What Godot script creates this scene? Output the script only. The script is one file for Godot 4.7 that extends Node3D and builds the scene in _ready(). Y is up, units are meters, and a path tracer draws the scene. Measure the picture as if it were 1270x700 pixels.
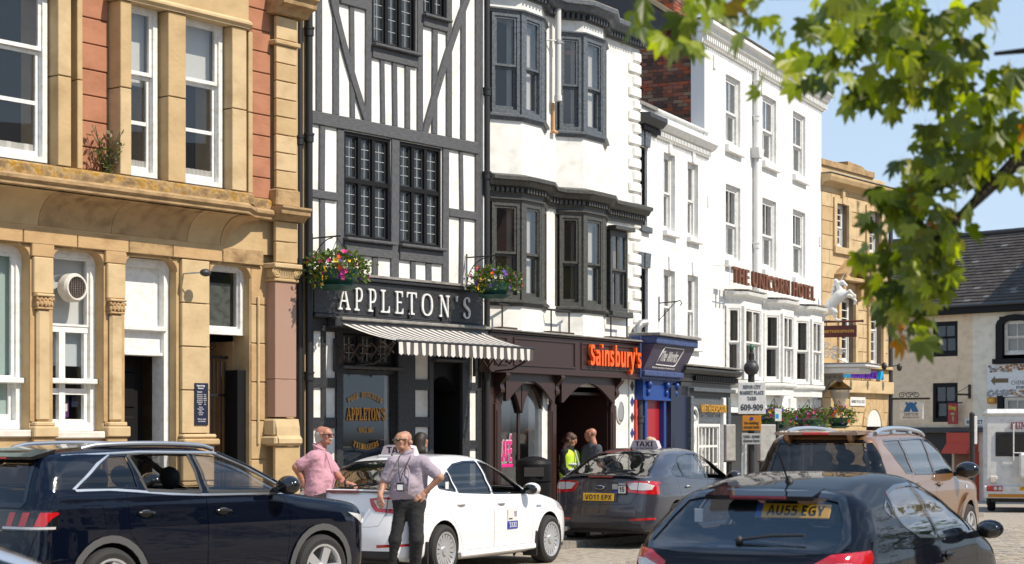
extends Node3D
# A market place street: a sandstone bank, a timber-framed butcher's shop, a bay-windowed shop, whitewashed
# houses and an hotel on one side, parked cars and taxis in front. Metres, y up. x is across, -z is away.

var R := RandomNumberGenerator.new()
var TX := {}
var M := {}
var used_names := {}


# ------------------------------------------------------------------ mesh builder
class MB:
	var v := PackedVector3Array()
	var n := PackedVector3Array()
	var c := PackedColorArray()
	var col := Color(1, 1, 1)
	var colored := false

	func tri(a: Vector3, b: Vector3, d: Vector3) -> void:
		v.append(a); v.append(d); v.append(b)
		if colored:
			c.append(col); c.append(col); c.append(col)

	func ntri(a: Vector3, b: Vector3, d: Vector3, na: Vector3, nb: Vector3, nd: Vector3) -> void:
		v.append(a); v.append(d); v.append(b)
		n.append(na); n.append(nd); n.append(nb)
		if colored:
			c.append(col); c.append(col); c.append(col)

	func quad(a: Vector3, b: Vector3, d: Vector3, e: Vector3) -> void:
		tri(a, b, d); tri(a, d, e)

	func box(x0: float, y0: float, z0: float, x1: float, y1: float, z1: float) -> MB:
		var p := [Vector3(x0, y0, z0), Vector3(x1, y0, z0), Vector3(x1, y1, z0), Vector3(x0, y1, z0), Vector3(x0, y0, z1), Vector3(x1, y0, z1), Vector3(x1, y1, z1), Vector3(x0, y1, z1)]
		quad(p[4], p[5], p[6], p[7]); quad(p[1], p[0], p[3], p[2]); quad(p[5], p[1], p[2], p[6])
		quad(p[0], p[4], p[7], p[3]); quad(p[7], p[6], p[2], p[3]); quad(p[0], p[1], p[5], p[4])
		return self

	# a box with chamfered edges
	func bbox(x0: float, y0: float, z0: float, x1: float, y1: float, z1: float, r: float) -> MB:
		var lo := Vector3(x0, y0, z0)
		var hi := Vector3(x1, y1, z1)
		var mid := (lo + hi) / 2.0
		var h := (hi - lo) / 2.0
		r = minf(r, minf(h.x, minf(h.y, h.z)) * 0.9)
		for ax in 3:
			for s in [-1.0, 1.0]:
				var u := (ax + 1) % 3
				var w := (ax + 2) % 3
				var q := []
				for k in [[-1, -1], [1, -1], [1, 1], [-1, 1]]:
					var p := Vector3.ZERO
					p[ax] = s * h[ax]; p[u] = k[0] * (h[u] - r); p[w] = k[1] * (h[w] - r)
					q.append(mid + p)
				if s > 0: quad(q[0], q[1], q[2], q[3])
				else: quad(q[3], q[2], q[1], q[0])
		for ax in 3:
			var u := (ax + 1) % 3
			var w := (ax + 2) % 3
			for su in [-1.0, 1.0]:
				for sw in [-1.0, 1.0]:
					var q := []
					for e in [[-1.0, 0], [1.0, 0], [1.0, 1], [-1.0, 1]]:
						var p := Vector3.ZERO
						p[ax] = e[0] * (h[ax] - r)
						p[u] = su * (h[u] - (r if e[1] == 1 else 0.0)); p[w] = sw * (h[w] - (0.0 if e[1] == 1 else r))
						q.append(mid + p)
					if su * sw < 0: quad(q[0], q[1], q[2], q[3])
					else: quad(q[3], q[2], q[1], q[0])
		for sx in [-1.0, 1.0]:
			for sy in [-1.0, 1.0]:
				for sz in [-1.0, 1.0]:
					var a := mid + Vector3(sx * h.x, sy * (h.y - r), sz * (h.z - r))
					var b := mid + Vector3(sx * (h.x - r), sy * h.y, sz * (h.z - r))
					var d := mid + Vector3(sx * (h.x - r), sy * (h.y - r), sz * h.z)
					if sx * sy * sz > 0: tri(a, b, d)
					else: tri(a, d, b)
		return self

	# polygon (x, y), counter-clockwise, extruded from z0 to z1
	func prism(poly: PackedVector2Array, z0: float, z1: float) -> MB:
		var turn := 0.0
		for i in poly.size(): turn += poly[i].cross(poly[(i + 1) % poly.size()])
		if turn < 0.0:
			poly = poly.duplicate(); poly.reverse()
		var t := Geometry2D.triangulate_polygon(poly)
		for i in range(0, t.size(), 3):
			var a := poly[t[i]]; var b := poly[t[i + 1]]; var d := poly[t[i + 2]]
			if (b - a).cross(d - a) < 0.0:
				var s := b; b = d; d = s
			tri(Vector3(a.x, a.y, z1), Vector3(b.x, b.y, z1), Vector3(d.x, d.y, z1))
			tri(Vector3(a.x, a.y, z0), Vector3(d.x, d.y, z0), Vector3(b.x, b.y, z0))
		for i in poly.size():
			var a := poly[i]; var b := poly[(i + 1) % poly.size()]
			quad(Vector3(a.x, a.y, z0), Vector3(b.x, b.y, z0), Vector3(b.x, b.y, z1), Vector3(a.x, a.y, z1))
		return self

	func tube(pts: Array, r, sides := 6, closed := false) -> MB:
		var rings := []
		var nn := pts.size()
		var side := Vector3.ZERO
		for i in nn:
			var a: Vector3 = pts[(i - 1 + nn) % nn] if closed or i > 0 else pts[i]
			var b: Vector3 = pts[(i + 1) % nn] if closed or i < nn - 1 else pts[i]
			var t := (b - a).normalized()
			if side == Vector3.ZERO:
				side = t.cross(Vector3.UP if absf(t.y) < 0.9 else Vector3.RIGHT).normalized()
			side = (side - t * side.dot(t)).normalized()
			var up := side.cross(t)
			var rad: float = r[i] if r is Array else r
			var ring := []
			for k in sides:
				var an := TAU * k / sides
				ring.append([pts[i] + (side * cos(an) + up * sin(an)) * rad, side * cos(an) + up * sin(an)])
			rings.append(ring)
		for i in (nn if closed else nn - 1):
			var p: Array = rings[i]; var q: Array = rings[(i + 1) % nn]
			for k in sides:
				var m := (k + 1) % sides
				ntri(p[k][0], q[m][0], p[m][0], p[k][1], q[m][1], p[m][1])
				ntri(p[k][0], q[k][0], q[m][0], p[k][1], q[k][1], q[m][1])
		if not closed:
			for e in [[0, -1.0], [nn - 1, 1.0]]:
				var ring: Array = rings[e[0]]
				var t: Vector3 = (pts[1] - pts[0]).normalized() * -1.0 if e[0] == 0 else (pts[nn - 1] - pts[nn - 2]).normalized()
				for k in range(1, sides - 1):
					if e[1] > 0: ntri(ring[0][0], ring[k + 1][0], ring[k][0], t, t, t)
					else: ntri(ring[0][0], ring[k][0], ring[k + 1][0], t, t, t)
		return self

	# profile of (radius, height) turned about the y axis through o
	func lathe(o: Vector3, prof: Array, sides := 16, axis := Vector3.UP) -> MB:
		var b := Basis()
		if axis != Vector3.UP:
			b = Basis(Quaternion(Vector3.UP, axis.normalized()))
		for i in prof.size() - 1:
			var p: Vector2 = prof[i]; var q: Vector2 = prof[i + 1]
			var d := q - p
			var nn := Vector2(d.y, -d.x).normalized()
			for k in sides:
				var a0 := TAU * k / sides; var a1 := TAU * (k + 1) / sides
				var c0 := Vector3(cos(a0), 0, -sin(a0)); var c1 := Vector3(cos(a1), 0, -sin(a1))
				var A := o + b * (c0 * p.x + Vector3.UP * p.y); var B := o + b * (c1 * p.x + Vector3.UP * p.y)
				var C := o + b * (c1 * q.x + Vector3.UP * q.y); var D := o + b * (c0 * q.x + Vector3.UP * q.y)
				var n0 := b * (c0 * nn.x + Vector3.UP * nn.y); var n1 := b * (c1 * nn.x + Vector3.UP * nn.y)
				if p.x > 1e-5: ntri(A, B, C, n0, n1, n1)
				if q.x > 1e-5: ntri(A, C, D, n0, n1, n0)
		return self

	func ball(o: Vector3, r: Vector3, sides := 12) -> MB:
		var rows := maxi(4, sides / 2)
		for i in rows:
			for k in sides:
				var q := []
				for e in [[i, k], [i, k + 1], [i + 1, k + 1], [i + 1, k]]:
					var th: float = PI * e[0] / rows; var ph: float = TAU * e[1] / sides
					q.append(Vector3(sin(th) * cos(ph), cos(th), -sin(th) * sin(ph)))
				var P := q.map(func(d): return o + d * r)
				var N := q.map(func(d): return (d / r).normalized())
				if i > 0: ntri(P[0], P[2], P[1], N[0], N[2], N[1])
				if i < rows - 1: ntri(P[0], P[3], P[2], N[0], N[3], N[2])
		return self

	# closed profile of (out, height), swept along a plan path of (x, z); out is to the side of the path where z grows
	func sweep(prof: Array, path: Array) -> MB:
		var offs := []
		for i in path.size():
			var a: Vector2 = (path[i] - path[i - 1]).normalized() if i > 0 else (path[1] - path[0]).normalized()
			var b: Vector2 = (path[i + 1] - path[i]).normalized() if i < path.size() - 1 else a
			var na := Vector2(-a.y, a.x); var nb := Vector2(-b.y, b.x)
			var m := (na + nb).normalized()
			offs.append(m / maxf(0.3, m.dot(na)))
		var at := func(i, k): return Vector3(path[i].x + offs[i].x * prof[k].x, prof[k].y, path[i].y + offs[i].y * prof[k].x)
		var np := prof.size()
		var area := 0.0
		for k in np:
			area += prof[k].cross(prof[(k + 1) % np])
		for i in path.size() - 1:
			for k in np:
				var l := (k + 1) % np
				if area > 0: quad(at.call(i, k), at.call(i, l), at.call(i + 1, l), at.call(i + 1, k))
				else: quad(at.call(i + 1, k), at.call(i + 1, l), at.call(i, l), at.call(i, k))
		var t := Geometry2D.triangulate_polygon(PackedVector2Array(prof))
		for i in range(0, t.size(), 3):
			var e := path.size() - 1
			tri(at.call(0, t[i]), at.call(0, t[i + 1]), at.call(0, t[i + 2]))
			tri(at.call(e, t[i]), at.call(e, t[i + 2]), at.call(e, t[i + 1]))
		return self

	func bar(a: Vector3, b: Vector3, w: float, d: float, out := Vector3.BACK) -> MB:
		var t := (b - a).normalized()
		var s := out.cross(t).normalized() * w / 2.0
		var o := t.cross(s).normalized() * d / 2.0
		if o.dot(out) < 0: o = -o
		var p := [a - s - o, a + s - o, a + s + o, a - s + o, b - s - o, b + s - o, b + s + o, b - s + o]
		var turned: bool = (p[1] - p[0]).cross(p[3] - p[0]).dot(t) < 0
		for f in [[0, 3, 2, 1], [4, 5, 6, 7], [0, 1, 5, 4], [1, 2, 6, 5], [2, 3, 7, 6], [3, 0, 4, 7]]:
			if turned: quad(p[f[3]], p[f[2]], p[f[1]], p[f[0]])
			else: quad(p[f[0]], p[f[1]], p[f[2]], p[f[3]])
		return self

	func moved(t: Transform3D) -> MB:
		for i in v.size(): v[i] = t * v[i]
		for i in n.size(): n[i] = (t.basis * n[i]).normalized()
		return self

	func mesh() -> ArrayMesh:
		var a := []
		a.resize(Mesh.ARRAY_MAX)
		a[Mesh.ARRAY_VERTEX] = v
		if n.size() == v.size(): a[Mesh.ARRAY_NORMAL] = n
		if c.size() == v.size() and colored: a[Mesh.ARRAY_COLOR] = c
		var m := ArrayMesh.new()
		if v.size(): m.add_surface_from_arrays(Mesh.PRIMITIVE_TRIANGLES, a)
		return m


func mb() -> MB:
	return MB.new()


# ------------------------------------------------------------------ scene tree helpers
func numbered(called: String) -> String:
	var k: int = used_names.get(called, 0)
	used_names[called] = k + 1
	return called if k == 0 else "%s_%03d" % [called, k]


func thing(called: String, label: String, category: String, at := Vector3.ZERO, turn := 0.0, group := "") -> Node3D:
	var o := Node3D.new()
	o.name = numbered(called)
	add_child(o)
	o.position = at
	o.rotation.y = turn
	o.set_meta("label", label)
	o.set_meta("category", category)
	if group: o.set_meta("group", group)
	return o


func part(called: String, shape, m: Material, parent: Node3D, at := Vector3.ZERO) -> MeshInstance3D:
	var o := MeshInstance3D.new()
	o.name = called
	o.mesh = shape.mesh() if shape is MB else shape
	o.material_override = m
	o.position = at
	parent.add_child(o, true)
	return o


func sub(called: String, parent: Node3D) -> Node3D:
	var o := Node3D.new()
	o.name = called
	parent.add_child(o, true)
	return o


func structure(called: String, shape, m: Material) -> MeshInstance3D:
	var o := part(called, shape, m, self)
	o.set_meta("kind", "structure")
	return o


func solo(o: Node3D, label: String, category: String, group := "") -> Node3D:
	o.set_meta("label", label)
	o.set_meta("category", category)
	if group: o.set_meta("group", group)
	return o


func lettering(called: String, words: String, m: Material, parent: Node3D, at: Vector3, width: float, height: float, depth := 0.01, font := "Droid Sans", weight := 400, basis_ := Basis()) -> MeshInstance3D:
	var t := TextMesh.new()
	var f := SystemFont.new()
	f.font_names = PackedStringArray([font])
	f.font_weight = weight
	t.font = f
	t.text = words
	t.font_size = 48
	t.pixel_size = 0.01
	t.depth = 0.1
	t.curve_step = 1.5
	var bx := t.get_aabb()
	var o := MeshInstance3D.new()
	o.name = called
	o.mesh = t
	o.material_override = m
	var sx := width / maxf(bx.size.x, 0.01)
	var sy := height / maxf(bx.size.y, 0.01)
	var mid := bx.get_center()
	o.transform = Transform3D(basis_ * Basis.from_scale(Vector3(sx, sy, depth / 0.1)), at) * Transform3D(Basis(), -mid)
	parent.add_child(o, true)
	return o


# ------------------------------------------------------------------ materials
func noise_tex(freq: float, seed_: int, lo: float, hi: float, oct := 4, kind := FastNoiseLite.TYPE_SIMPLEX_SMOOTH, size := 512) -> NoiseTexture2D:
	var f := FastNoiseLite.new()
	f.noise_type = kind
	f.seed = seed_
	f.frequency = freq
	f.fractal_octaves = oct
	var t := NoiseTexture2D.new()
	t.width = size
	t.height = size
	t.seamless = true
	t.noise = f
	var g := Gradient.new()
	g.set_color(0, Color(lo, lo, lo))
	g.set_color(1, Color(hi, hi, hi))
	t.color_ramp = g
	return t


func ramp_tex(freq: float, seed_: int, stops: Array, oct := 5, size := 512) -> NoiseTexture2D:
	var t := noise_tex(freq, seed_, 0, 1, oct, FastNoiseLite.TYPE_SIMPLEX_SMOOTH, size)
	var g := Gradient.new()
	g.offsets = PackedFloat32Array(stops.map(func(s): return s[0]))
	g.colors = PackedColorArray(stops.map(func(s): return s[1]))
	t.color_ramp = g
	return t


func mat(called: String, r: float, g: float, b: float, rough := 0.7, o := {}) -> StandardMaterial3D:
	var m := StandardMaterial3D.new()
	m.resource_name = called
	m.albedo_color = Color(r, g, b).linear_to_srgb()
	m.roughness = rough
	m.metallic = o.get("metal", 0.0)
	if o.has("spec"): m.metallic_specular = o.spec
	if o.has("tex"):
		m.albedo_texture = TX[o.tex]
		m.uv1_triplanar = true
		m.uv1_world_triplanar = o.get("world", true)
		var s: float = o.get("scale", 0.5)
		m.uv1_scale = Vector3(s, s, s)
		if o.has("stretch"): m.uv1_scale = o.stretch
	if o.has("bump"):
		m.heightmap_enabled = true
		m.heightmap_texture = TX[o.get("bump_tex", o.get("tex", "grain"))]
		m.heightmap_scale = o.bump
		if not o.has("tex"):
			m.uv1_triplanar = true
			m.uv1_world_triplanar = o.get("world", true)
			var s2: float = o.get("scale", 0.5)
			m.uv1_scale = Vector3(s2, s2, s2)
	if o.get("vcol", false): m.vertex_color_use_as_albedo = true
	if o.has("coat"):
		m.clearcoat_enabled = true
		m.clearcoat = o.coat
		m.clearcoat_roughness = o.get("coat_rough", 0.02)
	if o.has("alpha"):
		m.albedo_color.a = o.alpha
		m.transparency = BaseMaterial3D.TRANSPARENCY_ALPHA
	if o.has("back"):
		m.backlight_enabled = true
		m.backlight = o.back
	if o.has("rim"):
		m.rim_enabled = true
		m.rim = o.rim
		m.rim_tint = 0.5
	if o.has("sss"):
		m.subsurf_scatter_enabled = true
		m.subsurf_scatter_strength = o.sss
	if o.has("emit"):
		m.emission_enabled = true
		m.emission = o.emit
		m.emission_energy_multiplier = o.get("energy", 1.0)
	M[called] = m
	return m


func make_materials() -> void:
	var C := func(r, g, b): return Color(r, g, b)
	TX.grain = noise_tex(0.08, 1, 0.72, 1.0, 4)
	TX.blotch = noise_tex(0.012, 2, 0.78, 1.0, 5)
	TX.fine = noise_tex(0.25, 3, 0.80, 1.0, 2)
	TX.rough = noise_tex(0.05, 4, 0.0, 1.0, 5)
	TX.limewash = ramp_tex(0.02, 5, [[0.0, C.call(0.84, 0.83, 0.80)], [0.3, C.call(0.93, 0.93, 0.92)], [0.55, C.call(0.98, 0.98, 0.975)], [1.0, C.call(1, 1, 1)]])
	TX.sand = ramp_tex(0.010, 6, [[0.0, C.call(0.84, 0.80, 0.75)], [0.35, C.call(0.93, 0.91, 0.89)], [0.6, C.call(0.985, 0.975, 0.965)], [1.0, C.call(1, 0.99, 0.97)]], 6)
	TX.weathered = ramp_tex(0.014, 7, [[0.0, C.call(0.62, 0.58, 0.53)], [0.3, C.call(0.82, 0.79, 0.75)], [0.55, C.call(0.97, 0.95, 0.92)], [1.0, C.call(1.0, 0.97, 0.9)]], 6)
	TX.lichen = ramp_tex(0.013, 8, [[0.0, C.call(0.50, 0.44, 0.36)], [0.38, C.call(0.72, 0.66, 0.58)], [0.58, C.call(0.90, 0.85, 0.76)], [0.66, C.call(0.84, 0.70, 0.26)], [0.76, C.call(0.80, 0.64, 0.14)], [1.0, C.call(0.98, 0.94, 0.86)]], 5)
	TX.wood = ramp_tex(0.05, 9, [[0.0, C.call(0.45, 0.45, 0.47)], [0.4, C.call(0.80, 0.80, 0.80)], [0.7, C.call(0.95, 0.95, 0.95)], [1.0, C.call(1.0, 1.0, 1.0)]], 5)
	TX.road = ramp_tex(0.03, 10, [[0.0, C.call(0.66, 0.64, 0.62)], [0.45, C.call(0.88, 0.87, 0.86)], [1.0, C.call(1, 1, 1)]], 6)
	TX.granite = noise_tex(0.35, 11, 0.60, 1.0, 3)
	TX.cloth = noise_tex(0.35, 12, 0.86, 1.0, 2)
	# buildings
	mat("sandstone", 0.50, 0.365, 0.195, 0.9, {tex = "sand", scale = 0.45, bump = 0.4, bump_tex = "rough"})
	mat("sandstone_pale", 0.56, 0.43, 0.25, 0.9, {tex = "sand", scale = 0.5, bump = 0.3, bump_tex = "rough"})
	mat("sandstone_warm", 0.48, 0.325, 0.165, 0.9, {tex = "sand", scale = 0.6, bump = 0.4, bump_tex = "rough"})
	mat("sandstone_worn", 0.42, 0.295, 0.16, 0.95, {tex = "weathered", scale = 0.5, bump = 0.7, bump_tex = "rough"})
	mat("sandstone_lichen", 0.52, 0.41, 0.26, 0.95, {tex = "lichen", scale = 0.75, bump = 0.8, bump_tex = "rough"})
	mat("red_sandstone", 0.42, 0.19, 0.11, 0.9, {tex = "sand", scale = 0.5, bump = 0.3, bump_tex = "rough"})
	mat("red_granite", 0.58, 0.36, 0.27, 0.45, {tex = "granite", scale = 2.4})
	mat("joint", 0.20, 0.15, 0.10, 0.95)
	mat("white_plaster", 0.80, 0.79, 0.76, 0.85, {tex = "limewash", scale = 0.3, bump = 0.25, bump_tex = "rough"})
	mat("white_brick", 0.80, 0.80, 0.795, 0.8, {tex = "limewash", scale = 0.35, bump = 0.8, bump_tex = "rough"})
	mat("white_paint", 0.78, 0.78, 0.765, 0.45, {tex = "limewash", scale = 0.8})
	mat("old_white_paint", 0.70, 0.68, 0.63, 0.55, {tex = "sand", scale = 1.2})
	mat("timber", 0.118, 0.12, 0.127, 0.6, {tex = "wood", stretch = Vector3(3.2, 0.35, 3.2), bump = 0.5, bump_tex = "rough"})
	mat("timber_across", 0.118, 0.12, 0.127, 0.6, {tex = "wood", stretch = Vector3(0.35, 3.2, 0.35), bump = 0.5, bump_tex = "rough"})
	mat("black_paint", 0.014, 0.014, 0.015, 0.55, {spec = 0.3, tex = "grain", scale = 0.7})
	mat("shop_black", 0.040, 0.041, 0.046, 0.5, {tex = "wood", scale = 0.6, bump = 0.2, bump_tex = "rough"})
	mat("charcoal", 0.05, 0.052, 0.055, 0.5, {tex = "grain", scale = 0.6})
	mat("olive_grey", 0.085, 0.084, 0.072, 0.5, {tex = "wood", scale = 0.6})
	mat("slate_grey", 0.13, 0.15, 0.17, 0.5, {tex = "wood", scale = 0.6})
	mat("lead", 0.27, 0.27, 0.27, 0.6, {tex = "weathered", scale = 0.9, bump = 0.4, bump_tex = "rough"})
	mat("lead_came", 0.36, 0.37, 0.38, 0.5)
	mat("brown_paint", 0.050, 0.022, 0.017, 0.42, {tex = "grain", scale = 0.8})
	mat("blue_paint", 0.012, 0.065, 0.32, 0.4, {tex = "grain", scale = 0.8})
	mat("blue_worn", 0.05, 0.085, 0.24, 0.6, {tex = "weathered", scale = 1.2, bump = 0.3, bump_tex = "rough"})
	mat("purple_sign", 0.075, 0.062, 0.12, 0.5, {tex = "blotch", scale = 0.5})
	mat("red_paint", 0.33, 0.012, 0.016, 0.35)
	mat("red_shop", 0.50, 0.050, 0.022, 0.5)
	mat("orange_sign", 0.86, 0.115, 0.008, 0.35)
	mat("orange_plate", 0.72, 0.28, 0.01, 0.45, {tex = "grain", scale = 2.0})
	mat("magenta", 0.70, 0.012, 0.20, 0.5)
	mat("gold", 0.62, 0.34, 0.06, 0.4, {metal = 0.3})
	mat("gold_leaf", 0.58, 0.27, 0.03, 0.45)
	mat("gold_red", 0.30, 0.05, 0.015, 0.5)
	mat("rust_sign", 0.21, 0.075, 0.035, 0.55, {tex = "grain", scale = 1.5})
	mat("maroon", 0.085, 0.012, 0.012, 0.45)
	mat("sign_white", 0.72, 0.72, 0.71, 0.4, {tex = "limewash", scale = 1.0})
	mat("ink", 0.012, 0.012, 0.014, 0.5)
	mat("navy", 0.012, 0.018, 0.045, 0.4)
	mat("building_blue", 0.02, 0.06, 0.42, 0.4)
	mat("building_purple", 0.10, 0.02, 0.34, 0.4)
	mat("sky_blue", 0.01, 0.32, 0.62, 0.4)
	mat("castle_blue", 0.01, 0.13, 0.33, 0.4)
	mat("cream_render", 0.78, 0.60, 0.41, 0.9, {tex = "limewash", scale = 0.25, bump = 0.3, bump_tex = "rough"})
	mat("ivory_render", 0.79, 0.71, 0.575, 0.9, {tex = "limewash", scale = 0.25, bump = 0.3, bump_tex = "rough"})
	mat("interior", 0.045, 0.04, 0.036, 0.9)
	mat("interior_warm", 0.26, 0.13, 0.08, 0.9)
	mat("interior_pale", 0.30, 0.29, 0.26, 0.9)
	mat("blind", 0.62, 0.64, 0.63, 0.8)
	mat("blind_blue", 0.50, 0.56, 0.58, 0.8)
	mat("curtain", 0.34, 0.30, 0.24, 0.9)
	mat("curtain_white", 0.60, 0.59, 0.55, 0.9, {back = Color(0.5, 0.5, 0.45)})
	mat("frosted", 0.40, 0.52, 0.48, 0.35)
	mat("roof_tile", 0.10, 0.085, 0.07, 0.8, {tex = "sand", scale = 0.6})
	mat("slate_roof", 0.075, 0.072, 0.075, 0.7, {tex = "grain", scale = 0.6})
	mat("red_roof", 0.20, 0.08, 0.05, 0.85, {tex = "grain", scale = 0.6})
	mat("slates", 1.0, 1.0, 1.0, 0.75, {vcol = true, tex = "grain", scale = 1.2})
	mat("bricks", 1.0, 1.0, 1.0, 0.9, {vcol = true, tex = "grain", scale = 3.0, bump = 0.3, bump_tex = "rough"})
	mat("mortar", 0.26, 0.21, 0.15, 0.95, {tex = "grain", scale = 2.0})
	mat("glass", 0.02, 0.024, 0.026, 0.0, {alpha = 0.07})
	mat("old_glass", 0.03, 0.035, 0.038, 0.01, {alpha = 0.09})
	mat("leaded_glass", 0.05, 0.06, 0.062, 0.015, {alpha = 0.26})
	mat("dirty_glass", 0.12, 0.14, 0.14, 0.3, {tex = "weathered", scale = 1.2})
	mat("iron", 0.016, 0.016, 0.017, 0.5)
	mat("rusty_iron", 0.055, 0.032, 0.022, 0.8, {tex = "weathered", scale = 1.5})
	mat("pipe_white", 0.62, 0.62, 0.61, 0.5)
	mat("steel", 0.42, 0.42, 0.42, 0.45, {metal = 0.6})
	mat("brass", 0.42, 0.25, 0.07, 0.3, {metal = 0.9})
	mat("lamp_glass", 0.65, 0.60, 0.50, 0.25, {alpha = 0.55})
	# ground
	mat("asphalt", 0.40, 0.355, 0.29, 0.95, {tex = "road", scale = 0.35, bump = 0.5, bump_tex = "rough"})
	mat("setts", 1.0, 1.0, 1.0, 0.9, {vcol = true, tex = "road", scale = 0.8, bump = 0.5, bump_tex = "rough"})
	mat("paving", 0.44, 0.385, 0.31, 0.9, {tex = "road", scale = 0.6, bump = 0.3, bump_tex = "rough"})
	mat("kerb_stone", 0.30, 0.28, 0.25, 0.9, {tex = "road", scale = 0.8})
	# cars
	mat("car_white", 0.80, 0.80, 0.81, 0.35, {coat = 1.0})
	mat("car_grey", 0.030, 0.031, 0.043, 0.35, {coat = 0.9, metal = 0.15})
	mat("car_navy", 0.002, 0.0035, 0.010, 0.35, {coat = 0.85, spec = 0.0})
	mat("car_black", 0.004, 0.005, 0.009, 0.35, {coat = 0.55, spec = 0.0})
	mat("car_bronze", 0.21, 0.105, 0.042, 0.36, {coat = 0.9, metal = 0.25})
	mat("car_silver", 0.32, 0.36, 0.42, 0.35, {coat = 1.0, metal = 0.5})
	mat("plastic", 0.018, 0.018, 0.019, 0.55)
	mat("gloss_black", 0.006, 0.006, 0.007, 0.12, {coat = 0.6})
	mat("cladding", 0.075, 0.075, 0.075, 0.6)
	mat("chrome", 0.60, 0.60, 0.60, 0.12, {metal = 1.0})
	mat("satin", 0.55, 0.56, 0.58, 0.3, {metal = 0.9})
	mat("tyre", 0.022, 0.021, 0.02, 0.85)
	mat("rim", 0.56, 0.56, 0.57, 0.35, {metal = 0.6})
	mat("rim_dark", 0.14, 0.14, 0.14, 0.5, {metal = 0.4})
	mat("cabin", 0.022, 0.021, 0.021, 0.8)
	mat("seat", 0.014, 0.014, 0.016, 0.75)
	mat("seat_pale", 0.16, 0.165, 0.17, 0.8)
	mat("car_glass", 0.004, 0.006, 0.007, 0.0, {alpha = 0.2})
	mat("privacy_glass", 0.003, 0.004, 0.006, 0.0, {alpha = 0.6})
	mat("rear_glass", 0.01, 0.014, 0.013, 0.0, {alpha = 0.13})
	mat("clear_glass", 0.01, 0.014, 0.013, 0.0, {alpha = 0.05})
	mat("lamp_red", 0.42, 0.004, 0.008, 0.08, {coat = 1.0})
	mat("lamp_clear", 0.52, 0.50, 0.50, 0.10, {coat = 1.0})
	mat("lamp_dark_red", 0.16, 0.004, 0.006, 0.15, {coat = 1.0})
	mat("plate_yellow", 0.78, 0.42, 0.012, 0.4)
	mat("plate_blue", 0.02, 0.09, 0.36, 0.4)
	mat("sticker_white", 0.66, 0.64, 0.60, 0.5)
	mat("sticker_blue", 0.015, 0.035, 0.30, 0.4)
	mat("roof_sign", 0.62, 0.50, 0.52, 0.35)
	mat("camper_white", 0.72, 0.72, 0.71, 0.4, {tex = "limewash", scale = 0.4})
	# people
	mat("skin", 0.54, 0.275, 0.175, 0.55, {sss = 0.1, tex = "blotch", scale = 3.0, world = false})
	mat("skin_red", 0.54, 0.235, 0.15, 0.5, {sss = 0.1, tex = "blotch", scale = 3.0, world = false})
	mat("shirt_pink", 0.58, 0.30, 0.36, 0.85, {tex = "cloth", scale = 4.0, rim = 0.3})
	mat("shirt_lilac", 0.40, 0.335, 0.39, 0.85, {tex = "cloth", scale = 4.0, rim = 0.3})
	mat("trousers_black", 0.013, 0.013, 0.014, 0.85, {rim = 0.2})
	mat("tee_grey", 0.055, 0.06, 0.075, 0.9)
	mat("hi_vis", 0.52, 0.75, 0.03, 0.7)
	mat("reflective", 0.45, 0.46, 0.47, 0.4)
	mat("dark_cloth", 0.012, 0.012, 0.015, 0.9)
	mat("blue_cloth", 0.012, 0.03, 0.16, 0.85)
	mat("hair_white", 0.44, 0.41, 0.37, 0.8)
	mat("hair_dark", 0.020, 0.013, 0.009, 0.6)
	mat("hair_brown", 0.06, 0.025, 0.014, 0.6)
	mat("hair_fair", 0.50, 0.36, 0.24, 0.7)
	mat("shades", 0.006, 0.006, 0.007, 0.1, {coat = 1.0})
	# plants
	mat("leaf", 1.0, 1.0, 1.0, 0.45, {vcol = true, back = Color(0.62, 0.72, 0.10)})
	mat("bark", 0.05, 0.038, 0.03, 0.95, {tex = "grain", scale = 1.5, bump = 1.5, bump_tex = "rough"})
	mat("petal", 1.0, 1.0, 1.0, 0.7, {vcol = true, back = Color(0.5, 0.5, 0.5)})
	mat("bowl_green", 0.012, 0.065, 0.05, 0.45)


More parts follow.
